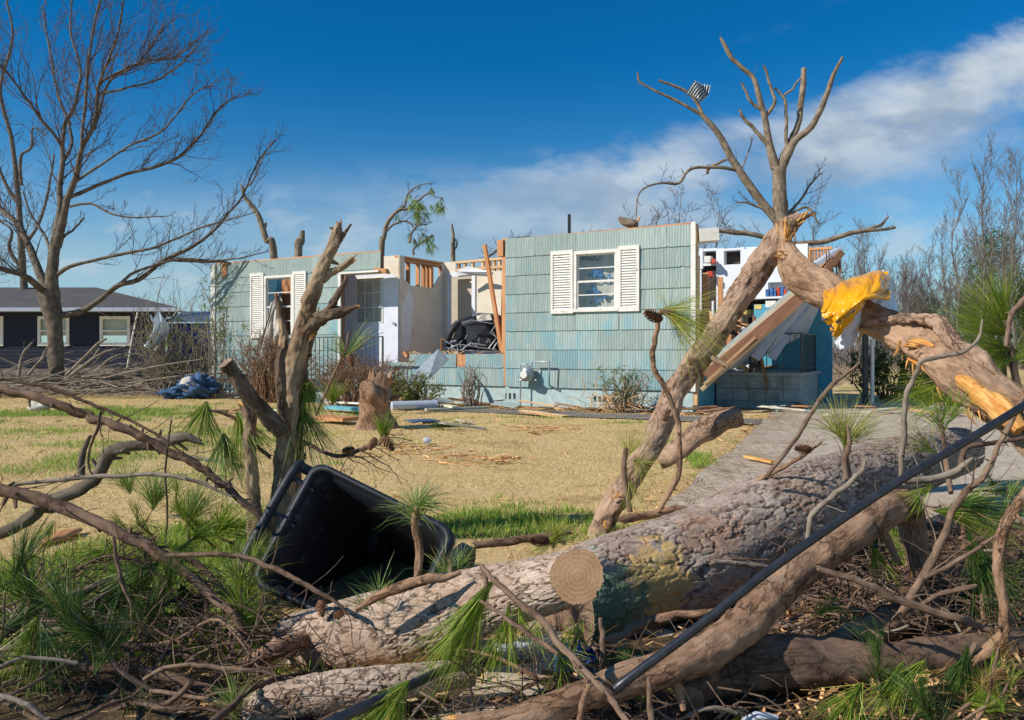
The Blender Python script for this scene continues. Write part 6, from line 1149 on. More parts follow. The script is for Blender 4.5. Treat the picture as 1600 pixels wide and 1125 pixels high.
du = np.gradient(ya, axis=1); dv = np.gradient(ya, axis=0); nn = np.cross(du, dv); nn /= np.maximum(np.linalg.norm(nn, axis=2), 1e-9)[..., None]; nn *= np.where((nn[..., 1:2] > 0), -1, 1)
def mark(j0, j1, i0, i1):
    j0, j1, i0, i1 = [int(q) for q in (j0*hN, j1*hN, i0*wN, i1*wN)]; s = ya[j0:j1+1, i0:i1+1]+nn[j0:j1+1, i0:i1+1]*.003; h, w = s.shape[:2]; i = np.arange(h-1)[:, None]*w; j = np.arange(w-1)[None]; mb.add(s.reshape(-1, 3)-inv, np.stack([i+j, i+j+1, i+w+j+1, i+w+j], -1).reshape(-1, 4), smooth=True)
for k in range(7): mark(.66+.01*(k % 2), .70-.008*(k % 3), .30+.06*k, .335+.06*k)
mark(.76, .80, .02, .2); mark(.83, .87, .05, .16); mark(.62, .64, .0, .12); mb.build('printed_marks', M_['bagb'], bg_)
# ---- left foreground branches (traced)
TW = o_(twm=None)
L_('long bare pine branch arching down from the left edge to the snag', [(-560, 900, 26), (-380, 745, 24), (-200, 650, 20), (-40, 612, 17), (37, 615, 17), (103, 636, 18), (147, 655, 18), (207, 674, 18), (241, 694, 18), (302, 724, 17), (340, 750, 16), (366, 771, 15), (414, 814, 12), (440, 850, 6)], 'limb_d', 2.9, seed=31, k=8, twigs=16, tl=.18, twm=M_['twigd'], knots=3)
L_('thinner branch running just above the arching branch at the left edge', [(-380, 745, 9), (-180, 630, 8), (-20, 594, 6), (47, 600, 7), (94, 611, 8), (134, 628, 7), (162, 639, 7), (219, 664, 6), (262, 690, 4), (300, 720, 2)], 'twigd', 2.7, seed=32, k=6, twigs=9, tl=.16)
L_('thick grey curved dead branch looping on the lawn at the left', [(-260, 850, 12), (-120, 850, 18), (-30, 842, 20), (0, 834, 24), (43, 812, 26), (70, 785, 26), (116, 765, 26), (147, 743, 26), (168, 713, 26), (194, 698, 24), (241, 694, 22), (285, 684, 20), (312, 690, 10)], 'grey', 3.3, seed=33, k=8, sides=18, twigs=7, tl=.12)
L_('short upright curved stub beside the thick grey curved branch', [(128, 742, 15), (127, 715, 13), (134, 695, 10), (142, 680, 4)], 'grey', 3.35, seed=34)
L_('straight bare twig lying level above the dark diagonal branch', [(-300, 850, 9), (-150, 795, 8), (-20, 765, 7), (65, 754, 8), (129, 747, 9), (215, 742, 8), (267, 742, 8), (310, 754, 7), (362, 776, 4)], 'twigg', 2.75, seed=35, k=5, twigs=9, tl=.16)
L_('dark thick pine branch running diagonally down from the left edge', [(-520, 920, 30, 2.7), (-320, 800, 28, 2.65), (-150, 752, 24, 2.6), (-30, 758, 22, 2.6), (0, 765, 22, 2.6), (56, 780, 23, 2.6), (121, 802, 23, 2.58), (172, 825, 21, 2.55), (224, 851, 20, 2.52), (267, 877, 19, 2.5), (302, 907, 17, 2.47), (336, 937, 15, 2.44), (366, 963, 13, 2.4), (384, 998, 11, 2.38), (392, 1024, 6, 2.36)], 'limb_d', k=8, seed=36, twigs=26, tl=.22, twm=M_['twigd'], knots=5)
L_('thin branch crossing in front of the bin mouth from the left', [(262, 868, 9, 2.45), (345, 866, 10, 2.4), (388, 873, 11, 2.38), (431, 890, 11, 2.35), (480, 914, 10, 2.3), (520, 938, 8, 2.3), (546, 960, 4, 2.3)], 'limb_d', k=6, seed=37, twigs=8, tl=.13, twm=M_['twigd'])
L_('thin twig hanging down in front of the diagonal branch', [(177, 838, 6), (185, 890, 8), (200, 930, 8), (215, 959, 8), (230, 1000, 7), (241, 1041, 4)], 'twig', 2.4, seed=38, twigs=6, tl=.14)
L_('grey dead log end lower left pointing up to the right', [(-5, 1010, 14, 2.6), (13, 985, 20, 2.6), (65, 966, 24, 2.65), (108, 937, 20, 2.7), (172, 907, 14, 2.8)], 'grey', seed=39, sides=16, twigs=4, tl=.1)
L_('second grey branch lying below the grey dead log end', [(20, 1000, 14, 2.55), (65, 985, 18, 2.55), (120, 955, 16, 2.6), (180, 920, 9, 2.7)], 'grey', seed=40, sides=14)
L_('mossy crooked branch curving down at the lower left', [(-30, 1022, 18), (0, 1019, 20), (43, 1002, 20), (86, 985, 20), (140, 978, 18), (175, 984, 18), (192, 1008, 17), (215, 1040, 15), (230, 1075, 8)], 'grey', 2.4, seed=41, sides=16, twigs=8, tl=.14)
L_('long dark branch lying level along the lower left', [(-30, 1048, 12), (86, 1043, 17), (172, 1042, 18), (240, 1053, 18), (300, 1068, 15), (360, 1084, 8)], 'limb_d', 2.15, seed=42, twigs=14, tl=.2, twm=M_['twigd'])
L_('thin reddish twig above the level dark branch', [(225, 1062, 8), (258, 1043, 9), (300, 1040, 9), (345, 1043, 9), (409, 1049, 8), (465, 1069, 4)], 'twig', 2.1, seed=43, twigs=6, tl=.12)
L_('reddish limb wedged against the lower left end of the sawn log', [(330, 1058, 12, 2.3), (375, 1042, 22, 2.3), (431, 1017, 34, 2.35), (480, 1002, 36, 2.45), (520, 990, 30, 2.55)], 'limb', seed=44, sides=20, twigs=5, tl=.12)
L_('pale twig lying across the branches at the bottom left corner', [(-10, 1085, 10), (30, 1095, 11), (52, 1107, 10), (80, 1130, 8)], 'twigg', 1.95, seed=45)
L_('black stub of a branch standing up at the lower left', [(52, 985, 12), (56, 955, 13), (62, 932, 14)], 'limb_d', 2.5, seed=46)
L_('slender twig curving down from the right end of the arching branch', [(268, 655, 3), (262, 700, 4), (258, 745, 4), (262, 800, 4), (258, 850, 2)], 'twigd', 2.8, seed=47, twigs=3, tl=.1)
L_('thin twig hanging from the branch above the lawn at the left', [(158, 640, 3), (152, 670, 6), (140, 700, 5), (139, 730, 4), (146, 744, 3)], 'twigd', 2.75, seed=48)
L_('bundle of thin twigs spreading low at the left between branches', [(-20, 960, 5, 2.5), (60, 925, 6, 2.5), (120, 890, 6, 2.5), (170, 870, 5, 2.5), (235, 880, 3, 2.5)], 'twigd', seed=49, twigs=22, tl=.25, td=1)
L_('pale crooked stick standing by the diagonal branch over green needles', [(262, 862, 11), (290, 872, 13), (320, 890, 12), (345, 915, 11), (368, 938, 7)], 'twig', 2.75, seed=50, twigs=3, tl=.1)
L_('knobbly stick lying among the green needles below the bin', [(225, 985, 10), (250, 968, 12), (285, 975, 10), (310, 970, 8)], 'twig', 2.6, seed=51, twigs=3)
L_('bare branch of dry twigs lying left of the snag foot', [(300, 715, 8, 4.2), (340, 720, 8, 4.2), (380, 728, 7, 4.2)], 'twigg', seed=52, twigs=8, tl=.25)
L_('bare twiggy branch spreading right from the snag', [(475, 690, 8, 4.0), (520, 712, 8, 3.95), (560, 705, 8, 3.9), (592, 690, 6, 3.9), (604, 676, 4, 3.9)], 'twigd', seed=53, twigs=14, tl=.3, td=1)
L_('crooked low twig spreading right from the snag above the bin', [(475, 725, 7, 3.9), (510, 745, 6, 3.9), (545, 755, 5, 3.9), (560, 762, 3, 3.9)], 'twigd', seed=54, twigs=10, tl=.22, td=1)
L_('slim branch rising from the lawn toward the white door', [(494, 648, 5, 12.0), (510, 610, 6, 12.0), (525, 580, 6, 12.0), (540, 545, 5, 12.0), (545, 520, 4, 12.0)], 'twig', seed=55, twigs=5, tl=.3)
L_('thin pine bough reaching left from the snag and carrying green tufts', [(420, 712, 8, 3.92), (392, 690, 8, 3.95), (372, 660, 7, 3.95), (345, 645, 6, 3.95), (318, 640, 4, 3.95)], 'twigd', seed=56, twigs=5, tl=.12)
L_('short pine bough behind the right side of the snag', [(455, 665, 8, 4.0), (466, 640, 7, 4.1), (476, 615, 6, 4.1), (482, 596, 4, 4.1)], 'twigd', seed=57, twigs=4, tl=.1)
# ---- right foreground branches (traced)
L_('pale grey twig rising to a curved tip in front of the arching trunk', [(1408, 740, 11, 2.9), (1410, 680, 11, 2.88), (1416, 622, 10, 2.85), (1431, 586, 9, 2.83), (1444, 563, 9, 2.8), (1500, 552, 8, 2.8), (1528, 530, 6, 2.8), (1535, 499, 4, 2.8)], 'twigg', seed=61, k=6, knots=3)
L_('long thin branch rising to the right in front of the driveway', [(1200, 742, 8, 3.0), (1236, 694, 9, 3.0), (1262, 655, 9, 3.05), (1295, 607, 9, 3.1), (1325, 583, 7, 3.1), (1344, 566, 4, 3.1)], 'twig', seed=62, k=6, twigs=3, tl=.12)
L_('brown twig running low over the trunk top beside the pine cone', [(1150, 775, 8, 3.1), (1195, 745, 9, 3.1), (1240, 722, 8, 3.1), (1270, 700, 7, 3.1), (1285, 690, 3, 3.1)], 'limb', seed=63, twigs=4, tl=.1)
L_('reddish branch rising at the right edge with a bent foot', [(1640, 720, 18, 2.0), (1602, 775, 20, 2.0), (1568, 831, 21, 2.0), (1561, 889, 20, 2.0), (1568, 957, 20, 2.0), (1563, 997, 22, 2.0), (1540, 1022, 24, 2.0), (1520, 1034, 18, 2.0)], 'limb', k=8, sides=20, seed=64, knots=4)
L_('long forked grey twig rising up to the right under the cable', [(1410, 955, 16, 2.2), (1424, 934, 17, 2.2), (1460, 871, 16, 2.2), (1482, 822, 14, 2.2), (1509, 768, 13, 2.2), (1541, 737, 12, 2.2), (1560, 700, 10, 2.2), (1585, 650, 8, 2.2), (1600, 620, 5, 2.2)], 'twig', k=7, seed=65, twigs=9, tl=.22, knots=3, sides=14)
L_('straight stick slanting down right across the dark tangle', [(1282, 890, 12, 2.05), (1352, 912, 14, 2.05), (1406, 939, 15, 2.05), (1464, 955, 16, 2.05), (1532, 980, 14, 2.05), (1560, 990, 8, 2.05)], 'twig', k=5, seed=66, twigs=5, tl=.14, knots=2)
L_('short grey stick crossing the forked twig near the right', [(1440, 945, 10), (1470, 928, 10), (1500, 920, 11), (1525, 915, 8)], 'twig', 2.1, seed=67)
L_('thin stick running up right from the forked twig', [(1450, 900, 9), (1480, 885, 9), (1520, 862, 8), (1565, 830, 5)], 'twig', 2.15, seed=68)
L_('pale level stick lying above the brown limb bend', [(1415, 752, 13), (1440, 750, 13), (1480, 742, 14), (1505, 728, 12), (1520, 715, 6)], 'twigg', 2.6, seed=69, twigs=3)
L_('V shaped pale twigs leaning on the fallen trunk', [(1262, 845, 10, 2.55), (1268, 810, 12, 2.55), (1290, 785, 11, 2.55), (1312, 765, 11, 2.55), (1345, 738, 8, 2.55), (1352, 718, 4, 2.55)], 'twigg', seed=70, twigs=3, tl=.1)
L_('upright broken twig standing on the fallen trunk top', [(1322, 745, 10), (1320, 715, 11), (1328, 690, 9), (1324, 665, 5)], 'twig', 2.7, seed=71, twigs=4, tl=.1)
L_('pale twig lying level across the fallen trunk', [(1180, 868, 8, 2.45), (1140, 878, 11, 2.42), (1110, 874, 10, 2.42), (1230, 890, 6, 2.5)][::1] if 0 else [(1118, 877, 9, 2.4), (1150, 880, 11, 2.42), (1190, 886, 10, 2.45), (1240, 892, 7, 2.5)], 'twigg', seed=72)
L_('reddish curved stick lying level below the yellow lichened bark', [(940, 1002, 10), (975, 988, 16), (1020, 970, 17), (1060, 960, 16), (1110, 957, 14), (1161, 958, 8)], 'limb', 2.2, seed=73, k=6, sides=16)
L_('forked bare twig crossing the round cut log end to the bottom', [(752, 884, 8, 1.9), (786, 921, 12, 1.85), (841, 965, 14, 1.8), (880, 1012, 15, 1.75), (920, 1056, 15, 1.7), (960, 1100, 14, 1.66), (985, 1135, 12, 1.62)], 'twig', k=7, sides=14, seed=74, twigs=6, tl=.09, knots=3)
L_('second bare twig running parallel below the forked twig', [(750, 938, 6, 1.85), (801, 973, 9, 1.8), (840, 1000, 10, 1.78), (872, 1022, 8, 1.74)], 'twig', k=5, seed=75, twigs=3, tl=.07)
L_('upright stick standing before the dark gap under the cut end', [(935, 1075, 12), (942, 1030, 12), (940, 990, 10), (938, 966, 8)], 'twig', 1.95, seed=76)
L_('small upright stick at the bottom in front of the brown limb', [(1018, 1128, 12), (1016, 1095, 12), (1014, 1058, 8)], 'twig', 1.7, seed=77)
L_('bare stick leaning by the bottom edge below the forked twig', [(905, 1130, 12), (912, 1095, 13), (922, 1070, 9)], 'limb', 1.65, seed=78)
L_('dark thin branch lying behind the bin and sawn log', [(745, 852, 14, 3.4), (800, 845, 16, 3.4), (850, 838, 14, 3.4), (890, 832, 8, 3.4)], 'limb_d', seed=79, twigs=4, tl=.12)
L_('curved stalk stretching up to the spray of yellow green needles', [(1033, 792, 10, 3.5), (1058, 745, 11, 3.5), (1062, 690, 11, 3.5), (1056, 650, 11, 3.5), (1040, 608, 11, 3.5), (1022, 575, 11, 3.5), (1022, 540, 11, 3.5), (1028, 502, 10, 3.5), (1033, 486, 8, 3.5)], 'limb', k=6, sides=14, seed=80, knots=3)
L_('slender twig rising beside the big spray at the right edge', [(1500, 730, 10, 3.1), (1512, 700, 11, 3.1), (1570, 690, 8, 3.1), (1620, 680, 6, 3.1)], 'twigd', seed=81, twigs=3)
L_('dark curved stem holding the big green spray by the right edge', [(1572, 610, 10, 4.3), (1568, 570, 10, 4.3), (1562, 530, 8, 4.3), (1560, 500, 8, 4.3)], 'twigd', seed=82)
L_('bare stem curving in from the right edge above the green spray', [(1640, 440, 12, 3.3), (1600, 470, 12, 3.3), (1580, 495, 10, 3.3), (1572, 540, 7, 3.3)], 'twig', seed=83)
# ---- needle sprays (traced)
def spray(label, tip, tufts, mat, stem=None, cones=(), w=.0016, seed=1, name='pine_spray', smat='twig', cat='pine branch'):
    base = P(*tip); t = empty(name, tuple(base), 0, label, cat); rg = np.random.default_rng(seed)
    if stem: V, R = px(stem); mb = MB(); tube(mb, V-base, R, 12, 5, jit=.15, seed=seed); mb.build('stem', M_[smat], t)
    for (a, b, Y, dx, dy, dY, n, L, sp, dr) in tufts:   # dx, dy in picture px (down positive), dY metres per ... ; L metres
        mb = MB(); d = nrm((dx, dY, -dy)); add_tuft(mb, P(a, b, Y)-base, d, n, L, sp, dr, w, rg, .05); mb.build('needles', M_[mat], t)
    for (a, b, Y, dx, dy, dY, L) in cones: mb = MB(); cone(mb, P(a, b, Y)-base, nrm((dx, dY, -dy)), L, rg); mb.build('cone', M_['cone'], t)
    return t
spray('large spray of yellow green needles in front of the white corner trim', (1045, 490, 3.5), [(1046, 486, 3.5, 1, .15, -.2, 150, .33, .75, .10), (1050, 492, 3.5, .8, .75, -.1, 200, .34, .5, .12), (1044, 484, 3.5, -.2, -1, 0, 30, .2, .5, .0)], 'n_yel', [(1033, 486, 8, 3.5), (1044, 487, 14, 3.5), (1056, 484, 8, 3.5)], [(1034, 500, 3.45, -.85, -.4, -.1, .085)], seed=2, w=.0014)
spray('bright green upright spray standing over the driveway', (1320, 690, 3.0), [(1322, 682, 3.0, .1, -1, -.1, 150, .24, .7, .1), (1308, 676, 3.0, -.6, -.8, 0, 60, .2, .6, .1), (1335, 684, 3.0, 1, -.4, 0, 60, .22, .5, .15)], 'n_yel', [(1328, 745, 7, 3.1), (1322, 715, 8, 3.05), (1322, 680, 7, 3.0)], [(1268, 703, 2.95, -1, -.1, .2, .06)], seed=3)
spray('huge green spray fanning left before the wood at the right edge', (1575, 540, 4.3), [(1572, 520, 4.3, -1, -.6, 0, 300, .46, .42, .06), (1576, 545, 4.3, -1, -.2, 0, 300, .46, .42, .08), (1580, 560, 4.3, -.9, .15, 0, 160, .40, .45, .1), (1572, 500, 4.3, -.5, -1, 0, 160, .38, .45, .04), (1585, 560, 4.3, .8, -.4, 0, 120, .34, .7, .1), (1566, 480, 4.3, -.2, -1, 0, 90, .30, .5, .04)], 'n_green', [(1640, 840, 14, 4.3), (1612, 700, 13, 4.3), (1592, 612, 12, 4.3), (1580, 560, 10, 4.3), (1570, 500, 8, 4.3)], seed=4, w=.0021)
spray('green tuft spreading below the arching trunk above the driveway', (1470, 560, 4.5), [(1490, 590, 4.0, -1, .35, 0, 240, .38, .4, .12), (1500, 620, 4.0, -1, .2, 0, 160, .36, .5, .1)], 'n_green', [(1540, 620, 9, 3.6), (1505, 605, 8, 3.95), (1488, 592, 6, 4.0)], seed=5, w=.002)
spray('soft green tuft standing left of the torn orange wood', (1470, 690, 2.9), [(1470, 660, 2.9, -.2, -1, 0, 90, .2, .8, .1), (1490, 640, 2.95, .2, -1, 0, 60, .15, .8, .1), (1450, 700, 2.9, -1, -.6, 0, 60, .18, .6, .1)], 'n_green', [(1486, 770, 8, 2.8), (1478, 720, 8, 2.9), (1470, 655, 5, 2.9)], seed=6)
spray('yellow green starburst of needles at the foot of the leaning trunk', (1000, 725, 3.9), [(1000, 722, 3.9, .6, .1, -.6, 110, .22, 1.3, .08), (985, 760, 3.9, .2, 1, -.2, 50, .2, .5, .1), (978, 700, 3.9, -.2, -1, 0, 40, .16, .5, .0), (988, 700, 3.9, .5, -.9, 0, 50, .2, .5, .0)], 'n_yel', [(985, 800, 8, 3.9), (975, 740, 9, 3.9), (978, 700, 7, 3.9)], seed=7, w=.0014)
spray('bluish green tuft standing up on its stem in the bin mouth', (652, 790, 2.35), [(650, 792, 2.35, .05, -1, -.25, 190, .15, 1.15, .35), (660, 785, 2.35, .7, -.6, 0, 90, .15, .7, .5)], 'n_blue', [(652, 905, 12, 2.3), (655, 860, 13, 2.32), (648, 815, 12, 2.34), (652, 790, 9, 2.35)], seed=8, smat='limb')
L_('thin limb lying along the top of the sawn log under the tuft', [(560, 950, 10, 2.25), (600, 925, 20, 2.22), (650, 908, 22, 2.2), (690, 903, 16, 2.2), (720, 895, 8, 2.2)], 'limb', seed=84, k=6, sides=16)
spray('small fan of green needles standing before the lower bin mouth', (590, 930, 2.3), [(592, 925, 2.3, -.1, -1, -.2, 46, .12, .75, .1), (570, 945, 2.3, -.8, -.8, -.1, 30, .09, .5, .1)], 'n_blue', [(600, 935, 6, 2.3), (592, 918, 5, 2.3)], seed=9, w=.002)
spray('low tuft behind the sawn log beside the bin rim', (695, 900, 2.5), [(695, 890, 2.5, 0, -1, 0, 90, .13, .9, .2), (720, 880, 2.5, .4, -1, 0, 60, .11, .8, .2), (700, 905, 2.4, -.8, -.3, 0, 40, .1, .6, .2)], 'n_blue', [(702, 915, 8, 2.4), (704, 880, 7, 2.5), (690, 862, 6, 2.5)], seed=10)
spray('long hanging bundle of green needles across the sawn log', (760, 915, 1.9), [(757, 925, 1.88, -.75, 1, -.1, 170, .27, .22, .12), (740, 960, 1.88, -.65, 1, -.1, 170, .22, .26, .12), (757, 925, 1.88, -.25, 1, -.1, 60, .24, .18, .05)], 'n_green', [(752, 884, 6, 1.9), (760, 915, 8, 1.88), (745, 950, 6, 1.88)], seed=11, w=.0014)
spray('second hanging needle bundle right of the long one', (792, 985, 1.85), [(793, 975, 1.85, -.05, 1, 0, 100, .16, .3, .05), (812, 965, 1.85, .15, 1, 0, 60, .12, .5, .1), (775, 1000, 1.85, -.3, 1, 0, 50, .15, .4, .05)], 'n_green', [(796, 940, 5, 1.86), (794, 975, 5, 1.85)], seed=12, w=.0014)
spray('short bright tufts below the round cut end', (900, 985, 2.0), [(905, 990, 2.0, -.6, -.8, 0, 40, .09, .7, .1), (890, 1000, 2.0, -.2, .6, -.3, 70, .10, 1.0, .2), (840, 990, 2.05, 0, 1, 0, 60, .10, .9, .1), (880, 1040, 1.9, .2, .5, -.4, 90, .10, 1.2, .2)], 'n_green', [(890, 1015, 6, 2.0), (905, 985, 5, 2.0)], seed=13)
spray('spiky yellow green tuft with a cone on top of the sawn log', (868, 845, 2.5), [(866, 838, 2.5, .1, -1, 0, 70, .13, .6, .05), (868, 842, 2.5, 1, -.35, 0, 40, .12, .5, .1), (862, 845, 2.5, -.9, .55, 0, 40, .14, .3, .1)], 'n_yel', [(884, 850, 6, 2.5), (866, 842, 6, 2.5)], [(858, 845, 2.46, -1, -.02, 0, .06)], seed=14)
spray('green tuft pointing up before the red stump on the lawn', (600, 685, 3.9), [(600, 682, 3.9, -.05, -1, 0, 170, .16, .45, .02)], 'n_green', [(592, 694, 6, 3.9), (602, 680, 7, 3.9)], [(598, 682, 3.86, .7, .9, 0, .085), (587, 684, 3.86, -.5, .9, 0, .065)], seed=15, w=.002)
spray('dark green needle bundle hanging at the lower right edge', (1525, 860, 2.2), [(1520, 850, 2.2, .35, 1, 0, 170, .26, .28, .08), (1530, 870, 2.2, 1, .8, 0, 120, .24, .4, .1), (1510, 790, 2.25, 1, .1, 0, 120, .2, .5, .2)], 'n_dark', [(1500, 840, 6, 2.2), (1530, 860, 7, 2.2)], seed=16)
spray('bright green needle bundle lying level right of the forked twig', (1480, 790, 2.5), [(1480, 800, 2.5, 1, .15, 0, 170, .24, .35, .15), (1500, 790, 2.5, 1, -.25, 0, 110, .2, .35, .2), (1440, 770, 2.5, -.5, .4, 0, 60, .12, .6, .1)], 'n_green', None, seed=17)
spray('dark tuft hanging down at the bottom right corner', (1508, 1030, 2.0), [(1508, 1035, 2.0, -.1, 1, 0, 140, .18, .5, .05), (1515, 1040, 2.0, .5, 1, 0, 100, .18, .35, .05), (1500, 1040, 2.0, -.8, .9, 0, 60, .12, .4, .05)], 'n_dark', [(1525, 1005, 8, 2.0), (1508, 1035, 7, 2.0)], seed=18)
spray('yellow green needle bundle hanging below the orange torn patch', (1425, 1045, 1.9), [(1425, 1050, 1.9, -.9, .8, -.1, 120, .18, .3, .1), (1400, 1060, 1.9, -.5, 1, -.1, 80, .14, .4, .1)], 'n_green', None, seed=19)
spray('pale green tuft with brown scales beside the white door', (540, 550, 12.0), [(541, 556, 12.0, .8, -.9, 0, 60, .7, .35, .05), (541, 556, 12.0, -.7, -.8, 0, 50, .6, .5, .1)], 'n_blue', None, [(545, 553, 11.9, .3, 1, 0, .2)], seed=20, w=.006)
for i, (a, b, Y, dx, dy, n, L, m_, lb) in enumerate(q_ for q_ in (
  (320, 640, 3.95, -.2, 1, 170, .3, 'n_green', 'bright green tuft on the lawn left of the snag'), (375, 655, 3.95, .4, 1, 170, .32, 'n_green', 'green tuft hanging just left of the snag limb'), (350, 690, 3.95, .1, .8, 200, .3, 'n_blue', 'wide soft tuft under the left snag limb'),
  (470, 640, 4.1, .3, 1, 200, .36, 'n_blue', 'soft green tuft hanging behind the right side of the snag'), (480, 600, 4.1, .2, 1, 120, .28, 'n_green', 'bright narrow tuft right of the snag trunk'), (520, 628, 12.2, .1, -1, 150, .6, 'n_green', 'upright bright tuft in front of the brown debris bush'),
  (240, 785, 4.3, .2, -1, 220, .3, 'n_blue', 'large pale green tuft fanning up on the lawn by the diagonal branch'), (300, 805, 4.1, .4, -1, 220, .3, 'n_blue', 'second pale green fan beside the large one'), (345, 830, 3.7, .5, -.6, 200, .28, 'n_green', 'green fan left of the bin handle'),
  (200, 760, 4.6, -.2, -1, 120, .24, 'n_blue', 'small pale fan above the diagonal branch'), (380, 880, 3.0, .1, 1, 150, .2, 'n_green', 'green tuft hanging at the lower left of the bin handle'), None,
  (185, 920, 2.7, -.4, 1, 220, .22, 'n_dark', 'grey green tuft hanging under the diagonal branch'), (230, 890, 2.75, -.7, .5, 180, .22, 'n_blue', 'pale tuft pointing left below the diagonal branch'), (48, 990, 2.15, -.25, 1, 150, .22, 'n_green', 'long tuft hanging from the black stub at the lower left'),
  (70, 995, 2.15, .4, 1, 100, .2, 'n_blue', 'thin tuft beside the hanging tuft at the lower left'), (75, 830, 3.0, -.3, .6, 60, .15, 'n_green', 'small tuft left of the reddish clay on the lawn'), (365, 1100, 1.95, .0, -.6, 110, .12, 'n_blue', 'short bluish tuft at the bottom left of the lower log'),
  None, (290, 930, 2.8, .3, .5, 220, .22, 'n_dark', 'dark green tuft lying in the grass below the diagonal branch'), (340, 960, 2.7, .5, .3, 220, .2, 'n_green', 'green tuft lying in the grass left of the bin'),
  (160, 865, 3.0, -.8, .3, 90, .16, 'n_green', 'thin green tuft on the tan lawn at the left'), (620, 1090, 1.75, -.5, .7, 160, .2, 'n_green', 'flat green needles lying over the cable end'), (1330, 1090, 1.8, -.5, .6, 120, .14, 'n_green', 'bright needles at the bottom under the dark log'),
  (1370, 870, 2.4, .3, .8, 60, .1, 'n_green', 'small bright tuft under the bend of the brown limb'), (1290, 950, 2.3, .6, -.4, 50, .09, 'n_green', 'small tuft between the brown limb and the grey sticks')) if q_):
    spray(lb, (a, b, Y), [(a, b, Y, dx, dy, -.15, n, L, .62, .22)], m_, None, seed=100+i, w=.0011+.0004*Y)
for i, (a, b, Y, dx, dy, L) in enumerate(((503, 935, 2.42, .0, 1, .055), (522, 962, 2.42, 1, -.2, .05), (535, 705, 3.9, .9, -.2, .06))): mb = MB(); cone(mb, P(a, b, Y), nrm((dx, 0, -dy)), L); tag(mb.build('pine_cone', M_['cone']), ['pine cone hanging on its end below the bin mouth', 'pine cone lying beside the hanging cone under the bin', 'small pine cone on the twigs right of the snag'][i], 'pine cone')
# ---- things on the lawn
st = empty('tree_stump', tuple(G(588, 668)), 0, 'hollow reddish tree stump standing on the lawn before the house', 'tree stump'); inv = np.array(st.location); mb = MB()
Ys = inv[1]; V, R = px([(590, 672, 64), (588, 650, 56), (588, 625, 54), (590, 604, 52), (592, 594, 46)], Ys); tube(mb, V-inv, R*.88, 40, 8, jit=.14, seed=3, emi=1, disp=rough(3, .3, .01), jag=.35); mb.build('trunk', [M_['limb'], M_['ringsd']], st)
mb = MB(); V, R = px([(566, 600, 8, Ys-.2), (574, 606, 26, Ys-.27), (586, 620, 34, Ys-.3), (590, 638, 18, Ys-.3)]); tube(mb, V-inv, R, 18, 5, jit=.5, seed=4); mb.build('bark_slab', M_['limb'], st)
def lie(name, label, cat, a, b, w, h, mt, z=.06): p, q = G(*a, z), G(*b, z); mb = MB(); bar(mb, p, q, w, h); return tag(mb.build(name, mt), label, cat)
o = None; mb = MB(); V = [G(612, 634, .08), G(682, 632, .08)]; tube(mb, V, [.075, .075], 10, 1, cap=True); tag(mb.build('downspout', M_['gut']), 'pale blue white pipe lying on the lawn right of the stump', 'pipe')
lie('blue_board', 'long blue painted board lying left of the stump', 'board', (513, 636), (572, 640), .18, .05, M_['plate']); lie('cardboard', 'flattened orange cardboard box on the lawn left of the stump', 'box', (500, 652), (548, 655), .3, .05, M_['stud'], .06)
lie('white_plank', 'thin white strip lying on top of the blue board', 'plank', (512, 628), (578, 631), .05, .03, M_['white'], .1); lie('grey_plank', 'long pale plank lying at the foot of the low blue wall', 'plank', (670, 629), (712, 636), .12, .03, M_['cream'])
lie('pale_plank', 'weathered plank lying crooked by the leafless shrub', 'plank', (665, 640), (762, 636), .07, .03, M_['cream'], .03); lie('blue_scrap', 'flat blue grey sheet lying on the lawn right of the stump', 'sheet', (640, 658), (680, 656), .35, .012, M_['denim'], .02)
lie('plastic_strip', 'thin bright blue strip lying at the foot of the stump', 'strip', (565, 660), (582, 660), .12, .02, M_['blue'], .02)
mb = MB(); p = G(662, 689, .04); q = G(674, 689, .04); tube(mb, [p, p+(q-p)*.7, p+(q-p)*.85, q], [.035, .035, .015, .014], 12); tag(mb.build('plastic_bottle', M_['bagw']), 'small clear plastic bottle lying on the open lawn', 'bottle')
mb = MB(); rg = np.random.default_rng(6)
for i in range(14): d = nrm((rg.normal(), rg.normal()*.5, .15)); add_tuft(mb, G(700+rg.normal()*9, 664, .05), d, 26, .16, .5, .5, .004, rg)
tag(mb.build('fern_clump', M_['n_dark']), 'dark green clump of needles lying on the lawn before the path', 'needle clump')
for i, (a, b, w_, lb) in enumerate(((655, 705, .55, 'small heap of dry grey twigs on the lawn'), (720, 720, .6, 'larger heap of dry brown twigs right of the first heap'), (790, 722, .3, 'few dry chips lying far right of the twig heaps'), (850, 672, .6, 'dark leafless branch lying on the lawn by the path'))):
    mb = MB(); c0 = G(a, b)
    for k in range(34): p = c0+np.array((rg.normal()*w_*.4, rg.normal()*w_*.22, rg.uniform(.01, .05))); d = np.array((rg.normal(), rg.normal()*.5, rg.normal()*.12))*w_*.22; tube(mb, [p, p+d*.5+rg.normal(size=3)*.008, p+d], [.007, .006, .002], 4, cap=False, rnd=rg.random())
    tag(mb.build('twig_heap', M_['chip']), lb, 'twigs')
mb = MB(); c0 = P(95, 835, 3.2)+(0, 0, .0); lump(mb, G(95, 838)+(0, 0, .0), (.05, .16, .025), 5, amp=.3); tag(mb.build('clay_lump', M_['stud']), 'orange wooden wedge lying on the tan lawn at the left', 'wood piece')
lie('orange_splinter', 'long orange splinter lying on the driveway edge', 'splinter', (1165, 713), (1208, 722), .05, .02, M_['split'], .05)
mb = MB()
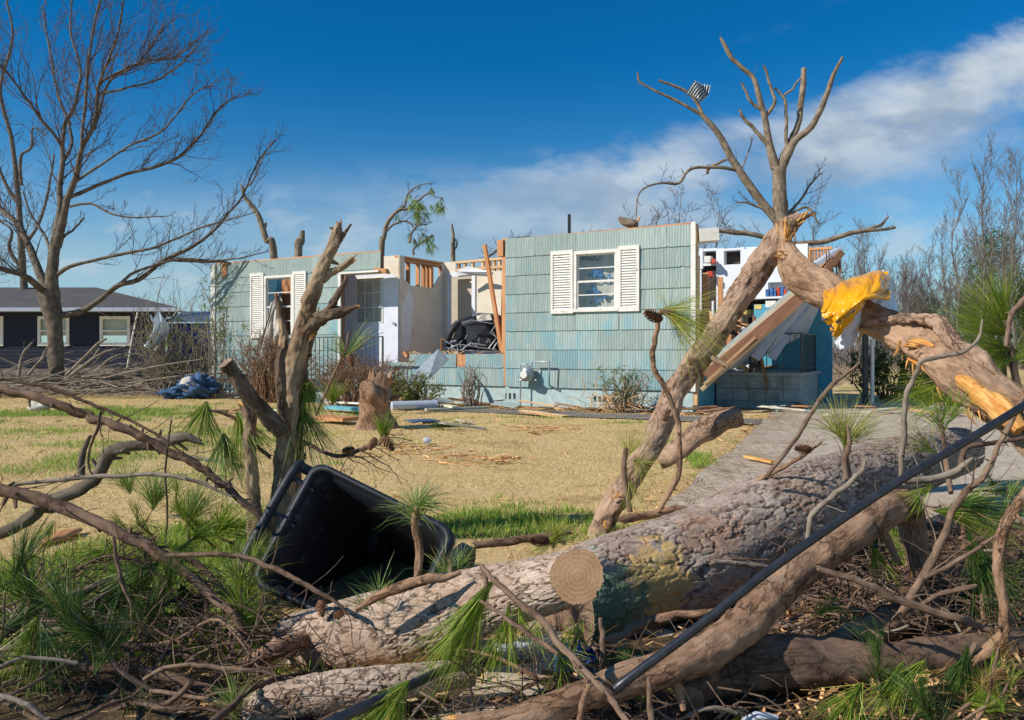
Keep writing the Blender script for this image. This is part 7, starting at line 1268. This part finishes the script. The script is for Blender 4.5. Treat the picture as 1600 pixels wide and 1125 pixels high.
for _ in range(2600):    # chips, bark and leaves along the house foot and on the lawn
    if rg.random() < .62: al, fa = rg.uniform(-9.5, .8), -abs(rg.normal())*.45-.06; x, y = hw(al, fa)
    elif rg.random() < .5: y = rg.uniform(3.5, 12); x = rg.uniform(-.6, .6)*y
    else: y = rg.uniform(4, 12); x = -.75+(y-.8)*.4167+rg.normal()*.25
    s = rg.uniform(.008, .03)*(1.5 if y > 9 else .8); a = rg.uniform(0, 6.28); l = s*rg.uniform(1, 3.5); d = np.array((math.cos(a), math.sin(a), rg.normal()*.2)); e = np.array((-math.sin(a), math.cos(a), rg.normal()*.3))*s*.5; c = np.array((x, y, float(gz(x, y))+.012))
    mb.add([c-d*l/2-e, c+d*l/2-e*.6, c+d*l/2+e*.7, c-d*l/2+e], [(0, 1, 2, 3)], rnd=rg.random())
for _ in range(2600):
    y = rg.uniform(1.5, 3.4); pxx = rg.uniform(1150, 1640) if rg.random() < .7 else rg.uniform(-20, 1150); x = (pxx-800)/F*y; s = rg.uniform(.004, .012); a = rg.uniform(0, 6.28); l = s*rg.uniform(1.5, 5); d = np.array((math.cos(a), math.sin(a), rg.normal()*.4)); e = np.array((-math.sin(a), math.cos(a), rg.normal()*.5))*s*.5; c = np.array((x, y, .08*math.exp(-((x-1.35)/1.0)**2-((y-2.1)/.75)**2)+.02))
    mb.add([c-d*l/2-e, c+d*l/2-e*.6, c+d*l/2+e*.7, c-d*l/2+e], [(0, 1, 2, 3)], rnd=rg.random())
mb.build('wood_litter', M_['chip'], kind='stuff', label='scattered wood chips and bark on the lawn and along the house', cat='litter')
mb = MB(); p0 = P(898, 1030, 2.0); nu = 12; V = [p0+np.array((.10*(i/11-.5), .03*math.sin(i*1.3+j), .06*(j/11-.5)+.012*math.sin(i*2.1))) for j in range(nu) for i in range(nu)]
mb.add(V, [(j*nu+i, j*nu+i+1, (j+1)*nu+i+1, (j+1)*nu+i) for j in range(nu-1) for i in range(nu-1)], smooth=True); tag(mb.build('blue_wrapper', M_['blue']), 'crumpled blue plastic wrapper between the twigs under the cut end', 'wrapper')
mb = MB(); V, R = px([(770, 1010, 12, 2.2), (800, 1012, 16, 2.2), (850, 1002, 14, 2.25), (890, 1010, 6, 2.3)]); tube(mb, V, R, 14, 6, jit=.35, seed=4); tag(mb.build('plastic_film', M_['bagw']), 'strip of white plastic film under the sawn log', 'plastic film')
mb = MB(); V, R = px([(1160, 1126, 8, 1.9), (1185, 1118, 12, 1.9), (1215, 1122, 8, 1.9)]); tube(mb, V, R, 14, 6, jit=.35, seed=5); tag(mb.build('plastic_film', M_['gut']), 'bluish white plastic film at the bottom under the dark log', 'plastic film')
# ---- loose debris: dark mound added to deepen the shaded gaps, dead needles, sticks and sprigs
def mh(x, y): return .08*np.exp(-((x-1.35)/1.0)**2-((y-2.1)/.75)**2)+.02*np.exp(-((x+1.2)/.9)**2-((y-2.0)/.5)**2)+.10*np.exp(-((x-2.4)/.8)**2-((y-3.2)/.9)**2)
gxx, gyy = np.meshgrid(np.linspace(-3, 4.5, 150), np.linspace(.9, 5.2, 110)); zz = mh(gxx, gyy)*(.75+.5*fbm(gxx*4, gyy*4, 0, 2))+.0; zz = np.where(mh(gxx, gyy) > .012, zz+(fbm(gxx*14, gyy*14, 0, 6)-.5)*.03, -.08); mb = MB(); w = 150; i = np.arange(109)[:, None]*w; j = np.arange(149)[None]
mb.add(np.stack([gxx, gyy, zz], -1).reshape(-1, 3), np.stack([i+j, i+j+1, i+w+j+1, i+w+j], -1).reshape(-1, 4), smooth=True)
M_['duff'] = surf('shade_dark_duff', (.05, .032, .018), (.15, .095, .05), 30, .95, bump=1, rv=0, bd=.02); mb.build('shade_mound', M_['duff'], kind='stuff', label='added dark duff mound standing in for deep shade under the fallen branches', cat='debris')
rg = np.random.default_rng(44); mb = MB(); n = 26000; x = rg.uniform(-2.2, 3.8, n); y = 1.2+rg.random(n)**1.3*4; h = mh(x, y); keep = (rg.random(n) < np.clip(h*9, .10, 1)); x, y, h = x[keep], y[keep], h[keep]; n = len(x)
a = rg.uniform(0, 6.28, n); L = rg.uniform(.05, .16, n); d = np.stack([np.cos(a)*L, np.sin(a)*L, rg.normal(0, .25, n)*L], -1); c = np.stack([x, y, h*1.1+rg.uniform(.0, .03, n)], -1); e = np.stack([-np.sin(a), np.cos(a), 0*a+.4], -1)*.0013
V = np.stack([c-d/2-e, c-d/2+e, c+d/2+e*.4, c+d/2-e*.4], 1).reshape(-1, 3); mb.add(V, np.arange(n*4).reshape(-1, 4), rnd=np.repeat(rg.random(n), 4))
n = 2000; y = rg.uniform(2.5, 13, n); x = -.75+(y-.8)*.4167+np.abs(rg.normal(0, .45, n))*np.where(rg.random(n) < .75, 1, 3)-.1; a = rg.uniform(0, 6.28, n); L = rg.uniform(.06, .18, n); d = np.stack([np.cos(a)*L, np.sin(a)*L, 0*L+.003], -1); c = np.stack([x, y, .032+rg.uniform(0, .01, n)], -1); e = np.stack([-np.sin(a), np.cos(a), 0*a], -1)*(.0012+.0003*y)[:, None]
V = np.stack([c-d/2-e, c-d/2+e, c+d/2+e*.4, c+d/2-e*.4], 1).reshape(-1, 3); mb.add(V, np.arange(n*4).reshape(-1, 4), rnd=np.repeat(rg.random(n), 4)); mb.build('needle_litter', M_['n_dead'], kind='stuff', label='dead brown pine needles strewn under the branches', cat='needles')
mb = MB(); rg = np.random.default_rng(91)
for i in range(1750):
    if i < 1000: y = rg.uniform(2.3, 3.4); pxx = rg.uniform(1200, 1660); zm = .26
    elif i < 1500: y = rg.uniform(2.15, 3.0); pxx = rg.uniform(-30, 440); zm = .16
    else: y = rg.uniform(1.7, 2.1); pxx = rg.uniform(430, 1150); zm = .12
    x = (pxx-800)/F*y; z = float(mh(x, y))+rg.random()**1.8*zm; L = rg.uniform(.06, .30); d_ = nrm((rg.normal(), rg.normal()*.8, rg.normal()*.45)); p = np.array((x, y, z)); q = p+d_*L; m_ = (p+q)/2+rg.normal(size=3)*L*.10; q[2] = max(q[2], .01); r = rg.uniform(.0010, .0032)
    tube(mb, [p, m_, q], [r, r*.85, r*.5], 4, 2, cap=False, rnd=rg.random())
    if rg.random() < .4: e = nrm(d_+rg.normal(size=3)*.7)*L*.5; tube(mb, [m_, m_+e*.5+rg.normal(size=3)*.005, m_+e], [r*.6, r*.5, r*.3], 3, 1, cap=False, rnd=rg.random())
mb.build('fine_twigs', M_['twigd'], kind='stuff', label='dense tangle of fine dead twigs among the fallen branches', cat='twigs')
def stick_proto(seed, L, r, mt, nt_):
    rg = np.random.default_rng(seed); t = MB(); p = np.array([(-L/2, 0, 0), (-L/6, rg.normal()*.04*L, rg.normal()*.05*L), (L/6, rg.normal()*.05*L, rg.normal()*.05*L), (L/2, rg.normal()*.08*L, rg.normal()*.08*L)]); q, rr = tube(t, p, [r, r*.9, r*.7, r*.35], 10, 5, jit=.15, seed=seed, wob=.006); sprout(t, q, rr, nt_, L*.3, rg, 0, .2, (.5, 1.1), .1, 5, minr=.0014); return t.mesh('stick', M_[mt])
sticks = [stick_proto(s, L, r, m_, k) for s, L, r, m_, k in ((1, .5, .007, 'twig', 4), (2, .7, .009, 'twig', 6), (3, .4, .006, 'twigg', 3), (4, .9, .014, 'limb', 4), (5, .6, .011, 'twigd', 6), (6, .35, .010, 'twigg', 1), (7, .55, .016, 'limb', 2))]
def scatter(n, x0, x1, y0, y1, zmax, seed, protos, name, labf, cat, groupf, tilt=.3, smin=.28, smax=.7):
    R = random.Random(seed); out = []
    for i in range(n):
        y = R.uniform(y0, y1); pxx = R.uniform(x0, x1); x = (pxx-800)/F*y; z = float(mh(x, y))+R.uniform(.015, zmax); pr_ = R.choice(protos)
        o = bpy.data.objects.new(name, pr_); C.objects.link(o); o.location = (x, y, z); o.rotation_euler = (R.uniform(0, 6.28), R.gauss(0, tilt), R.uniform(0, 6.28)); s = R.uniform(smin, smax); o.scale = (s, s, s); k = sticks.index(pr_) if pr_ in sticks else 0; tag(o, labf(k), cat, groupf(k)); out.append(o)
    return out
kind_ = ['brown', 'long brown', 'grey', 'thick reddish', 'dark', 'short grey', 'stout reddish']
scatter(96, 1200, 1620, 2.25, 3.3, .12, 5, sticks, 'stick', lambda k: f'{kind_[k]} stick in the tangled pile right of the brown limb', 'stick', lambda k: f'{kind_[k]} sticks in the right pile')
scatter(60, -30, 420, 1.9, 2.9, .10, 6, sticks[:3]+sticks[4:5], 'stick', lambda k: f'{kind_[k]} stick in the tangle at the lower left', 'stick', lambda k: f'{kind_[k]} sticks in the left tangle', smin=.4, smax=.95)
scatter(20, 640, 1120, 1.75, 2.15, .10, 7, sticks, 'stick', lambda k: f'{kind_[k]} stick at the bottom below the sawn log', 'stick', lambda k: f'{kind_[k]} sticks below the sawn log', smin=.4, smax=.7)
def sprig_proto(seed, mt, n, L):
    rg = np.random.default_rng(seed); m1 = MB(); p, r = tube(m1, [(0, 0, 0), (.1, .02, .02), (.2, .0, .05), (.28, .02, .10)], [.007, .006, .005, .004], 8, 4, jit=.2, seed=seed); m2 = MB()
    for q, d in ((p[-1], (1, .1, .5)), (p[len(p)*2//3], (.6, .9, .5)), (p[len(p)//2], (.5, -1, .4))): add_tuft(m2, q, nrm(np.array(d)+rg.normal(size=3)*.3), n, L*rg.uniform(.7, 1.1), .5, .28, .0015, rg)
    return m1.mesh('twig', M_['twig']), m2.mesh('needles', M_[mt])
sprigs = [sprig_proto(s, m_, n, L) for s, m_, n, L in ((1, 'n_green', 90, .17), (2, 'n_blue', 90, .18), (3, 'n_dark', 110, .2), (4, 'n_green', 60, .14), (5, 'n_dead', 50, .15))]
sk = ['bright green', 'bluish green', 'dark green', 'small bright green', 'dead brown']
def put_sprigs(n, x0, x1, y0, y1, z1, seed, ks, where, smin=.7, smax=1.15):
    R = random.Random(seed)
    for i in range(n):
        y = R.uniform(y0, y1); x = (R.uniform(x0, x1)-800)/F*y; k = R.choice(ks); t = empty('pine_sprig', (x, y, float(mh(x, y))+R.uniform(.0, z1)), R.uniform(0, 6.28), f'{sk[k]} pine sprig {where}', 'pine sprig', f'{sk[k]} sprigs {where}'); s = R.uniform(smin, smax); t.scale = (s, s, s); t.rotation_euler = (R.gauss(0, .4), R.gauss(0, .5), R.uniform(0, 6.28))
        for nm, me in zip(('stem', 'needles'), sprigs[k]): c = bpy.data.objects.new(nm, me); C.objects.link(c); c.parent = t
put_sprigs(24, 150, 370, 2.4, 4.0, .03, 1, (0, 1, 0, 2, 3), 'lying on the grass at the lower left')
put_sprigs(9, -20, 380, 1.9, 2.4, .03, 2, (0, 2, 2), 'at the very bottom left')
put_sprigs(6, 1380, 1620, 1.72, 1.9, .0, 3, (0, 2, 2, 3, 4), 'in the tangle at the lower right', .5, .7); put_sprigs(14, 1430, 1620, 2.5, 3.6, .10, 6, (0, 1, 2, 3), 'behind the forked twig at the right')
put_sprigs(16, 600, 1150, 1.75, 2.1, .05, 4, (0, 2, 3, 4, 4), 'below the sawn log', .4, .6)
put_sprigs(10, 1250, 1600, 3.4, 5.5, .12, 5, (0, 1, 3), 'over the driveway at the right')
R = random.Random(3)
